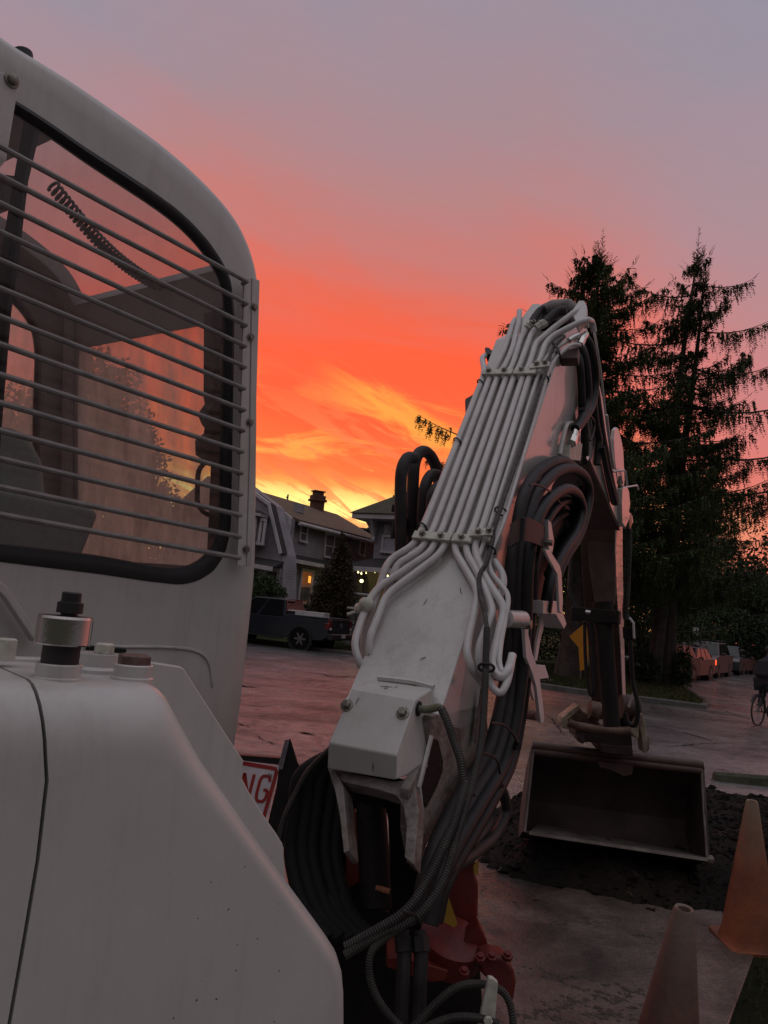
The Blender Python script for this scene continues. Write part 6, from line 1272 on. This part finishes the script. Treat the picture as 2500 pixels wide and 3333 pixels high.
# ears, brackets and lever at the boom tip
plate([(1990,1400),(1998,1391),(2004,1396),(2013,1430),(2020,1470),(2024,1560),(2022,1585),(2004,1570),(1992,1500),(1988,1430)],-.02,.02,'tip_ear',Mt['white2'])
mb=MB(); mb.tube(fillet([RF(1996,1535,.02),RF(2032,1530,.02),RF(2037,1534,.02),RF(2042,1580,.02)],.03),.008,4); obj('hose_guard',mb,Mt['white2'],ex,smooth=0)
mb=MB(); mb.tube(fillet([RF(2026,1588,.02),RF(2075,1580,.04),RF(2079,1594,.04)],.02),.0075,4); obj('hose_guard',mb,Mt['white2'],ex,smooth=0)
plate([(2012,1590),(2028,1584),(2034,1600),(2038,1640),(2034,1665),(2046,1680),(2048,1700),(2040,1712),(2034,1690),(2022,1716),(2012,1700),(2010,1640)],.0,.03,'tip_bracket',Mt['white2'])
mb=MB(); mb.lathe(RF(2018,1574,.03),[(.022,0),(.022,.02),(.014,.022),(.014,.05)],(0,0,1),8); obj('hex_bolt',mb,Mt['bolt'],ex,smooth=0)
mb=MB(); mb.lathe(RF(2030,1695,-.02),[(.06,0),(.06,.05),(.04,.055)],w,20); obj('pivot_pin',mb,Mt['bolt'],ex)
# ---- stick (dipper)
SF=lambda px,py,off=0.: onp(px,py,B0+w*(.12+off),w)
sp=[(2002,1690),(2001,1800),(2006,1936),(2014,2044),(2018,2098),(2026,2288),(2030,2352),(2038,2352),(2035,2302),(2029,2071),(2024,1800),(2024,1690)]
mb=MB(); mb.prism([SF(*p) for p in sp],-w*.245); obj('stick',mb,Mt['brown'],ex,smooth=20,bevel=.006)  # brown stands in for shade on the stick's near face
mb=MB(); mb.prism([SF(x,y,.004) for x,y in sp],w*.006); obj('stick_lit_side',mb,Mt['white2'],ex,smooth=0)  # paler paint stands in for light falling on the side face
# nearer lying guard over the cylinder, rounded bottom, then the dark rod
s1=(SF(2004,1936)-B0).dot(u)
SN=lambda px,py,d=0.: onp(px,py,SF(2003,1850)-u*d,u)       # plane across the stick, facing the machine
mb=MB(); mb.prism([SN(x,y,.08) for x,y in((1908,1694),(2000,1706),(2002,1800),(2003,1920),(1999,1965),(1985,1985),(1960,1988),(1940,1975),(1934,1950),(1918,1850),(1912,1760))],u*.05); obj('cylinder_guard',mb,Mt['brown'],ex,smooth=0,bevel=.008)  # same brown, shade put into the colour as on the stick
mb=MB(); mb.tube([SN(1962,1960,.07),SN(1968,2060,.07),SN(1978,2200,.07),SN(1992,2365,.07)],[.075,.062,.060,.058],18); obj('cylinder_rod',mb,Mt['grease_shade'],ex,smooth=60)
# hoses around the stick
def Nh(pts,r,m=Mt['rubber'],d=.12,nm='rubber_hose',cor=False):
    mb=MB(); q=spline([SN(*p,d) for p in pts],8)
    if cor: corrugated(mb,q,r,.014)
    else: mb.tube(q,r,10)
    obj(nm,mb,m,ex,smooth=0 if cor else 60)
Nh([(1862,1790),(1858,1850),(1855,1900),(1855,1920)],.020,Mt['conduit'],.1,'corrugated_conduit',True)
Nh([(1855,1918),(1862,1950),(1878,1980),(1903,1996),(1935,2000)],.019,Mt['rubberd'])
Nh([(1903,2022),(1904,2100),(1908,2180),(1918,2250),(1926,2262),(1934,2240),(1932,2160),(1928,2080),(1924,2030)],.013,Mt['rubber'],.12)
mb=MB(); mb.tube([SN(1908,1992,.13),SN(1924,1994,.13)],.026,8); mb.tube([SN(1898,2018,.13),SN(1912,2020,.13)],.018,6); mb.tube([SN(1914,2018,.13),SN(1924,2020,.13)],.018,6); obj('hose_fitting',mb,Mt['chrome'],ex,smooth=0)
mb=MB(); mb.box(SN(1940,2004,.1),(.34,.10,.10),Matrix.Rotation(-HB,3,'Z')); obj('manifold_block',mb,Mt['grease_shade'],ex,smooth=0,bevel=.01)
Nh([(2047,1720),(2046,1800),(2042,1900),(2036,1990),(2040,2018)],.026,Mt['conduit'],-.1,'corrugated_conduit',True)
mb=MB(); mb.prism([SN(x,y,-.05) for x,y in((2026,2040),(2060,2040),(2064,2080),(2040,2085),(2028,2078))],u*.08); obj('valve_block',mb,Mt['grease_shade'],ex,smooth=0,bevel=.006)
mb=MB(); mb.tube([SN(2048,2010,-.04),SN(2062,2028,-.04),SN(2064,2078,-.04)],.009,6); obj('hydraulic_pipe',mb,Mt['pipe'],ex)
Nh([(2052,2085),(2056,2160),(2062,2230),(2074,2280),(2076,2330),(2066,2360),(2044,2352),(2034,2320)],.017,Mt['rubber'],-.05)
mb=MB(); mb.prism([SN(x,y,-.05) for x,y in((2058,2252),(2064,2254),(2050,2304),(2042,2300))],u*.03); obj('link_bar',mb,Mt['white2'],ex,smooth=0,bevel=.004)
# ---- coupler and bucket
Yb=6.12; dcp=lambda px,py,Y=Yb-.1:Pd(px,py,Y)
def cpr(pts,Y,th,name,m,bev=.012): mb=MB(); mb.prism([Pd(x,y,Y) for x,y in pts],(0,th,0)); return obj(name,mb,m,ex,smooth=0,bevel=bev,segs=3)
cpr([(1826,2352),(1830,2335),(1882,2294),(1888,2297),(1884,2312),(1848,2345),(1862,2360),(1850,2374),(1832,2370)],5.85,.14,'coupler_hook',Mt['coup'])
cpr([(1884,2300),(1900,2318),(1945,2335),(1955,2362),(1900,2352),(1860,2350),(1850,2345)],5.98,.10,'coupler_cheek',Mt['rust'])
mb=MB(); mb.tube(spline([Pd(x,y,5.85) for x,y in((1850,2350),(1872,2360),(1930,2372),(1990,2379),(2060,2378))],6),.030,10,flat=1.); obj('coupler_bar',mb,Mt['rust'],ex,smooth=60)
cpr([(1872,2362),(2056,2382),(2060,2430),(2050,2452),(1960,2446),(1945,2418),(1900,2416),(1880,2402)],5.95,.26,'tilt_block',Mt['steel'])
cpr([(1872,2378),(1905,2380),(1905,2420),(1894,2422),(1880,2408)],5.86,.10,'block_lug',Mt['steel'])
cpr([(1948,2420),(2060,2430),(2062,2462),(1964,2452)],5.92,.24,'bucket_mount',Mt['steel'])
cpr([(2054,2384),(2056,2370),(2084,2324),(2092,2322),(2102,2370),(2110,2410),(2106,2450),(2094,2448),(2090,2400),(2082,2372),(2080,2406),(2070,2402)],5.80,.09,'coupler_plate',Mt['coup'])
cpr([(2084,2378),(2100,2384),(2114,2400),(2116,2440),(2104,2452),(2090,2446)],5.93,.09,'coupler_plate',Mt['rust'])
mb=MB(); mb.cyl(Pd(1918,2310,5.95),Pd(1950,2316,5.95),.07,14); obj('coupler_pin',mb,Mt['rust'],ex)
mb=MB(); mb.cyl(Pd(2020,2300,5.95),Pd(2075,2306,5.95),.09,14); obj('coupler_pin',mb,Mt['steel'],ex)
cpr([(2006,2310),(2062,2302),(2080,2330),(2070,2365),(2010,2368)],6.02,.18,'link_block',Mt['grease_shade'])
# bucket: opening corners
TL,TR,BR_,BL_=Pd(1739,2428,6.22),Pd(2281,2490,6.05),Pd(2298,2798,5.80),Pd(1708,2710,5.97)
bx=(TR-TL).normalized(); dn=((BL_-TL)+(BR_-TR)).normalized(); bk_=dn.cross(bx).normalized()
if bk_.y<0: bk_=-bk_
H_=(BL_-TL).length; 
def bprof(t):   # depth behind the opening and drop
    pr=[(.0,-.0),(.07,.03),(.18,.055),(.34,.12),(.48,.28),(.55,.50),(.52,.72),(.42,.90),(.27,1.0),(.0,1.0)]
    return pr
mb=MB(); outer=[];inn=[]
for side,(T_,Bt) in enumerate(((TL,BL_),(TR,BR_))):
    hv=(Bt-T_); outer.append([T_+bk_*d+hv*v for d,v in bprof(0)]); inn.append([T_+bk_*max(0,d-.018)+hv*(v+(.018 if v<.5 else -.022)) for d,v in bprof(0)])
n=len(outer[0]); secs=9; R_=[]
for k in range(secs+1):
    t=k/secs; R_.append([outer[0][i].lerp(outer[1][i],t) for i in range(n)]+[inn[0][i].lerp(inn[1][i],t) for i in range(n-1,-1,-1)])
mb.loft(R_); obj('bucket_shell',mb,Mt['steel'],ex,smooth=40)
for T_,Bt,s in((TL,BL_,-1),(TR,BR_,1)):
    hv=Bt-T_; poly=[T_-bk_*.012]+[T_+bk_*(d+.006)+hv*v for d,v in bprof(0)[1:-1]]+[Bt-bk_*.03]
    mb=MB(); mb.prism(poly,bx*s*.022); obj('bucket_side_plate',mb,Mt['steel'],ex,smooth=0,bevel=.003)
    mb=MB(); mb.tube([T_-bk_*.01+hv*.04,T_.lerp(Bt,.5)-bk_*.012,Bt-bk_*.03],.009,6); obj('side_edge',mb,Mt['lip'],ex,smooth=50)
mb=MB(); mb.tube([TL-bx*.012-dn*.0,TR+bx*.015],.035,14); mb.tube([TL+bk_*.0+dn*.045,TR+dn*.045],.028,10); obj('bucket_top_roll',mb,Mt['brown'],ex,smooth=60)
mb=MB(); mb.prism([Pd(x,y,6.05) for x,y in((1948,2478),(2062,2494),(2058,2520),(2030,2526),(1990,2506),(1955,2498))],(0,.05,0)); obj('mount_gusset',mb,Mt['brown'],ex,smooth=0)
# worn lip: plate on the floor sloping up to the cutting edge
f0=BL_+bx*.03; f1=BR_-bx*.0; mb=MB()
ins=[f0,f1,f1-bx*.03+bk_*.40-dn*.10,f0+bx*.10+bk_*.45-dn*.15]
mb.hexa([f0-bk_*.05-dn*.004,f1-bk_*.05-dn*.004,ins[2],ins[3]],[f0-bk_*.05+dn*.018,f1-bk_*.05+dn*.018,ins[2]+dn*.014,ins[3]+dn*.014]); obj('cutting_edge',mb,Mt['lip'],ex,smooth=0)
mb=MB(); mb.sphere(BR_-bk_*.02+bx*.02,.035,8); obj('side_cutter',mb,Mt['lip'],ex,smooth=0)
# ---- swing post and plumbing at the foot of the boom
def yp(pts,Y,th,name,m,bev=.006): mb=MB(); mb.prism([Pd(x,y,Y) for x,y in pts],(0,th,0)); return obj(name,mb,m,ex,smooth=0,bevel=bev)
yp([(1556,2700),(1545,2840),(1558,2880),(1556,3000),(1520,3065),(1470,3040),(1440,2960),(1450,2850),(1500,2740),(1510,2700)],2.86,.10,'swing_post',Mt['red'],.012)
yp([(1505,2708),(1518,2698),(1535,2702),(1545,2718),(1540,2760),(1505,2765)],2.80,.06,'swing_post_lug',Mt['red'])
yp([(1152,2640),(1192,2660),(1175,2870),(1120,2900),(1130,2700)],2.95,.06,'swing_post_cheek',Mt['red'])
yp([(1258,3115),(1330,3120),(1462,3160),(1452,3195),(1400,3200),(1258,3150)],2.62,.16,'pedestal_plate',Mt['red'])
mb=MB(); mb.lathe(Pd(1462,3092,2.74),[(.10,-.04),(.11,-.02),(.11,.05),(.09,.06)],(.15,-.3,1),24); obj('pivot_boss',mb,Mt['red'],ex)
yp([(1510,3065),(1560,3005),(1585,3060),(1600,3130),(1560,3170),(1520,3120)],2.70,.08,'pedestal_flange',Mt['red'])
yp([(1560,3120),(1600,3110),(1640,3118),(1672,3150),(1682,3200),(1672,3270),(1650,3240),(1600,3200),(1565,3170)],2.60,.10,'pedestal_flange',Mt['red'],.015)
for px,py in((1600,3122),(1650,3118),(1510,3170),(1562,3125)):
    mb=MB(); mb.lathe(Pd(px,py,2.58),[(.018,0),(.018,.012),(.011,.013),(.011,.022)],(0,-.4,1),6); obj('hex_bolt',mb,Mt['red'],ex,smooth=0)
yp([(1300,2600),(1330,2700),(1340,2820),(1480,2880),(1500,2980),(1560,3100),(1580,3400),(1610,3700),(1000,3700),(1000,2900),(1080,2760),(1100,2600),(1160,2570),(1180,2700),(1170,2900),(1225,2960),(1270,2975),(1270,2750),(1262,2660),(1240,2580)],3.02,.35,'swing_casting',Mt['grease_shade'],.01)
mb=MB(); mb.tube([Pd(1205,2560,2.95),Pd(1212,2700,2.9),Pd(1225,2960,2.8)],.055,16); obj('boom_cylinder',mb,Mt['grease_shade'],ex,smooth=60)
mb=MB(); mb.tube([Pd(1222,2889,2.78),Pd(1268,2902,2.78)],.010,8); obj('copper_pipe',mb,mat('copper_orange_pipe',(.5,.2,.09),.4,col2=(.35,.14,.07),noisescale=20),ex)
yp([(1437,2925),(1452,2908),(1460,2918),(1470,2950),(1490,3008),(1478,3018),(1440,3000),(1434,2975)],2.70,.006,'yellow_tag',Mt['yellow'],0)
yp([(1540,2818),(1560,2800),(1556,2850),(1544,2845)],2.84,.006,'yellow_tag',Mt['yellow'],0)
for k,(x0,x1) in enumerate(((1310,1328),(1365,1385))):
    mb=MB(); mb.tube(spline([Pd(x0,3030,2.55),Pd(x0+6,3110,2.52),Pd(x0+2,3200,2.5),Pd(x0-5,3360,2.5)],6),.022,10); mb.tube([Pd(x0+2,3050,2.54),Pd(x0+6,3100,2.52)],.028,6); obj('rubber_hose',mb,Mt['rubberd'],ex)
for px,py in((1316,3150),(1352,3165),(1390,2995),(1404,3000)):
    mb=MB(); mb.sphere(Pd(px,py,2.56),.007,6); obj('grease_nipple',mb,Mt['chrome'],ex)
# black hoses on the left of the foot
for k in range(9):
    x=938+k*18+(-4,5,-3,5,-6,4,0,5,-3)[k]; mb=MB(); mb.tube(spline([Pd(1110-k*4,2440+k*6,3.0),Pd(x+46,2520,3.0+.04*(k%2)),Pd(x+26,2640,2.98+.05*(k%2)),Pd(x+14,2790,2.92+.05*(k%2)),Pd(x+60,2960,2.8),Pd(x+140,3060,2.7)],7),(.026,.023,.028,.022,.025)[k%5],10); obj('rubber_hose',mb,Mt['gap'],ex,smooth=60)
# ------------------------------------------------------------------ sign in a black steel bracket
Ys=3.25
sgn=thing('warning_board','white board with red border and red letters NG in a black bracket beside the cab','sign',Pd(850,2650,Ys))
a,b,d=Pd(700,2461,Ys),Pd(908,2493,Ys),Pd(864,2672,Ys-.06); ub=(b-a).normalized(); vb=(d-b).normalized(); vb=(vb-ub*vb.dot(ub)*.0).normalized(); nb=ub.cross(vb).normalized()
if nb.dot(EYE-b)<0: nb=-nb
sc=(b-a).length/ (208*1.01)                       # metres per photo pixel on the board
def bd(px,py,off=0.): return onp(px,py,b+nb*off,nb)
Mt['signw']=mat('sign_white',(.84,.83,.88),.45,col2=(.70,.69,.74),noisescale=14); Mt['signr']=mat('sign_red',(.42,.025,.02),.5,col2=(.32,.02,.016),noisescale=20)
mb=MB(); mb.prism([bd(640,2452),bd(911,2494),bd(862,2690),bd(780,3010),bd(560,2980)],-nb*.004); brd=obj('board',mb,Mt['signw'],sgn,smooth=0)
def ribbon(pts,wd,off,name,m,parent):
    q=[bd(*p,off) for p in pts]; mb=MB(); L=[];
    for i,p in enumerate(q):
        t=(q[min(i+1,len(q)-1)]-q[max(i-1,0)]).normalized(); s=t.cross(nb).normalized()*wd/2; L.append([p-s,p+s,p+s+nb*.0012,p-s+nb*.0012])
    mb.loft(L); return obj(name,mb,m,parent,smooth=0,local=True)
ribbon([(640,2467),(790,2484),(880,2499),(897,2503),(900,2512),(893,2540),(850,2690),(760,3000)],.0155,.0008,'red_border',Mt['signr'],brd)
def glyph(fn,name):
    return ribbon(fn,.0125,.001,name,Mt['signr'],brd)
def gg(x,y): # unit glyph box to photo pixels : origin top-left of the G
    o=(851,2523); ax=(32,5.5); ay=(-21,83); return (o[0]+ax[0]*x+ay[0]*y,o[1]+ax[1]*x+ay[1]*y)
Gp=[gg(.98,.20),gg(.93,.08),gg(.75,.01),gg(.5,0),gg(.25,.02),gg(.08,.10),gg(0,.25),gg(0,.5),gg(0,.75),gg(.08,.91),gg(.25,.99),gg(.5,1.),gg(.75,.98),gg(.93,.89),gg(1.,.74),gg(1.,.54),gg(.55,.54)]
glyph(Gp[:-1],'letter_g'); glyph([Gp[-2],Gp[-1]],'letter_g')
def nn(x,y): o=(797,2516); ax=(31,5); ay=(-21,83); return (o[0]+ax[0]*x+ay[0]*y,o[1]+ax[1]*x+ay[1]*y)
glyph([nn(0,1),nn(0,0)],'letter_n'); glyph([nn(0,0),nn(1,1)],'letter_n'); glyph([nn(1,1),nn(1,0)],'letter_n')
for x in(877,884):
    mb=MB(); mb.prism([bd(x-2,2518+(x-877)*.5,.001),bd(x+2,2517+(x-877)*.5,.001),bd(x-1,2531+(x-877)*.3,.001),bd(x-5,2530+(x-877)*.3,.001)],nb*.001); obj('black_mark',mb,Mt['black'],brd,smooth=0,local=True)
# bracket of black steel
mb=MB(); Pb=[Pd(x,y,Ys-.02) for x,y in((928,2408),(944,2406),(968,2484),(985,2512),(995,2520),(960,2640),(925,2760),(868,2700),(876,2660),(900,2560),(908,2500))]; mb.prism(Pb,(0,.02,0)); obj('bracket_cheek',mb,Mt['black'],sgn,smooth=0,bevel=.002)
mb=MB(); Pb=[Pd(x,y,Ys-.04) for x,y in((928,2408),(942,2407),(924,2488),(920,2504),(910,2504),(906,2490))]; mb.prism(Pb,(0,.018,0)); obj('bracket_edge',mb,mat('worn_steel_edge',(.30,.30,.33),.4,metal=.5,col2=(.2,.2,.22),noisescale=30),sgn,smooth=0)
mb=MB(); Pb=[Pd(x,y,Ys+.01) for x,y in((640,2440),(780,2458),(912,2468),(912,2490),(780,2475),(640,2458))]; mb.prism(Pb,(0,.03,0)); obj('bracket_rail',mb,Mt['black'],sgn,smooth=0)
# needles lying on the paint
Mt['needle']=mat('dry_needle',(.03,.02,.018),.8)
def needle(a,b,fn,r=.0014,name='cedar_needle'):
    p,q=fn(*a),fn(*b); mb=MB(); m_=(p+q)/2+Vector((random.uniform(-.002,.002),0,.001)); mb.tube([p,m_,q],[r*.6,r,r*.5],4); o=obj(name,mb,Mt['needle'],None)
    return o
Dn=lambda x,y:D(x,y,.003); On=lambda x,y:OB(x,y)+nD*.002; Tn=lambda x,y:onp(x,y,A+ (Bc-A).cross(D4-A).normalized()*(.003 if (Bc-A).cross(D4-A).z>0 else -.003),(Bc-A).cross(D4-A).normalized())
Hn=lambda x,y:HQ(x,y,-.001)
NL=[((1391,1949),(1378,1969),Dn),((1498,1912),(1502,1932),Dn),((1387,2138),(1366,2147),Dn),((1170,2272),(1158,2294),On),((1213,2484),(1214,2512),lambda x,y:onp(x,y,(E_+F_+Gc)/3+Vector((0,-.004,0)),(F_-E_).cross(Gc-E_))),
 ((1238,2235),(1278,2237),Tn),((1250,2242),(1262,2240),Tn),((1283,2240),(1296,2234),Tn),((1330,2230),(1372,2238),Tn),((1228,2205),(1236,2214),Tn),((1310,2214),(1340,2220),Tn),
 ((279,2290),(277,2325),lambda x,y:HQ(x,y,.03))]
NLB=['dry needle on the upper middle of the broad boom plate','dry needle near the right edge of the boom plate, almost upright','dry needle lying flat on the lower boom plate','slanting dry needle beside the left cover bolt','upright dry needle on the lower band of the valve cover','longest dry needle on top of the valve cover','tiny needle crossing the longest one on the cover top','small needle right of the crossed pair on the cover top','dry needle at the right end of the cover top','needle stuck at the left end of the weld bead','needle lying along the middle of the weld bead','short vertical dry needle on the near engine cover']
for (a,b,fn),lb in zip(NL,NLB): setprops(needle(a,b,fn),lb,'needle',group='dry needles on the machine')
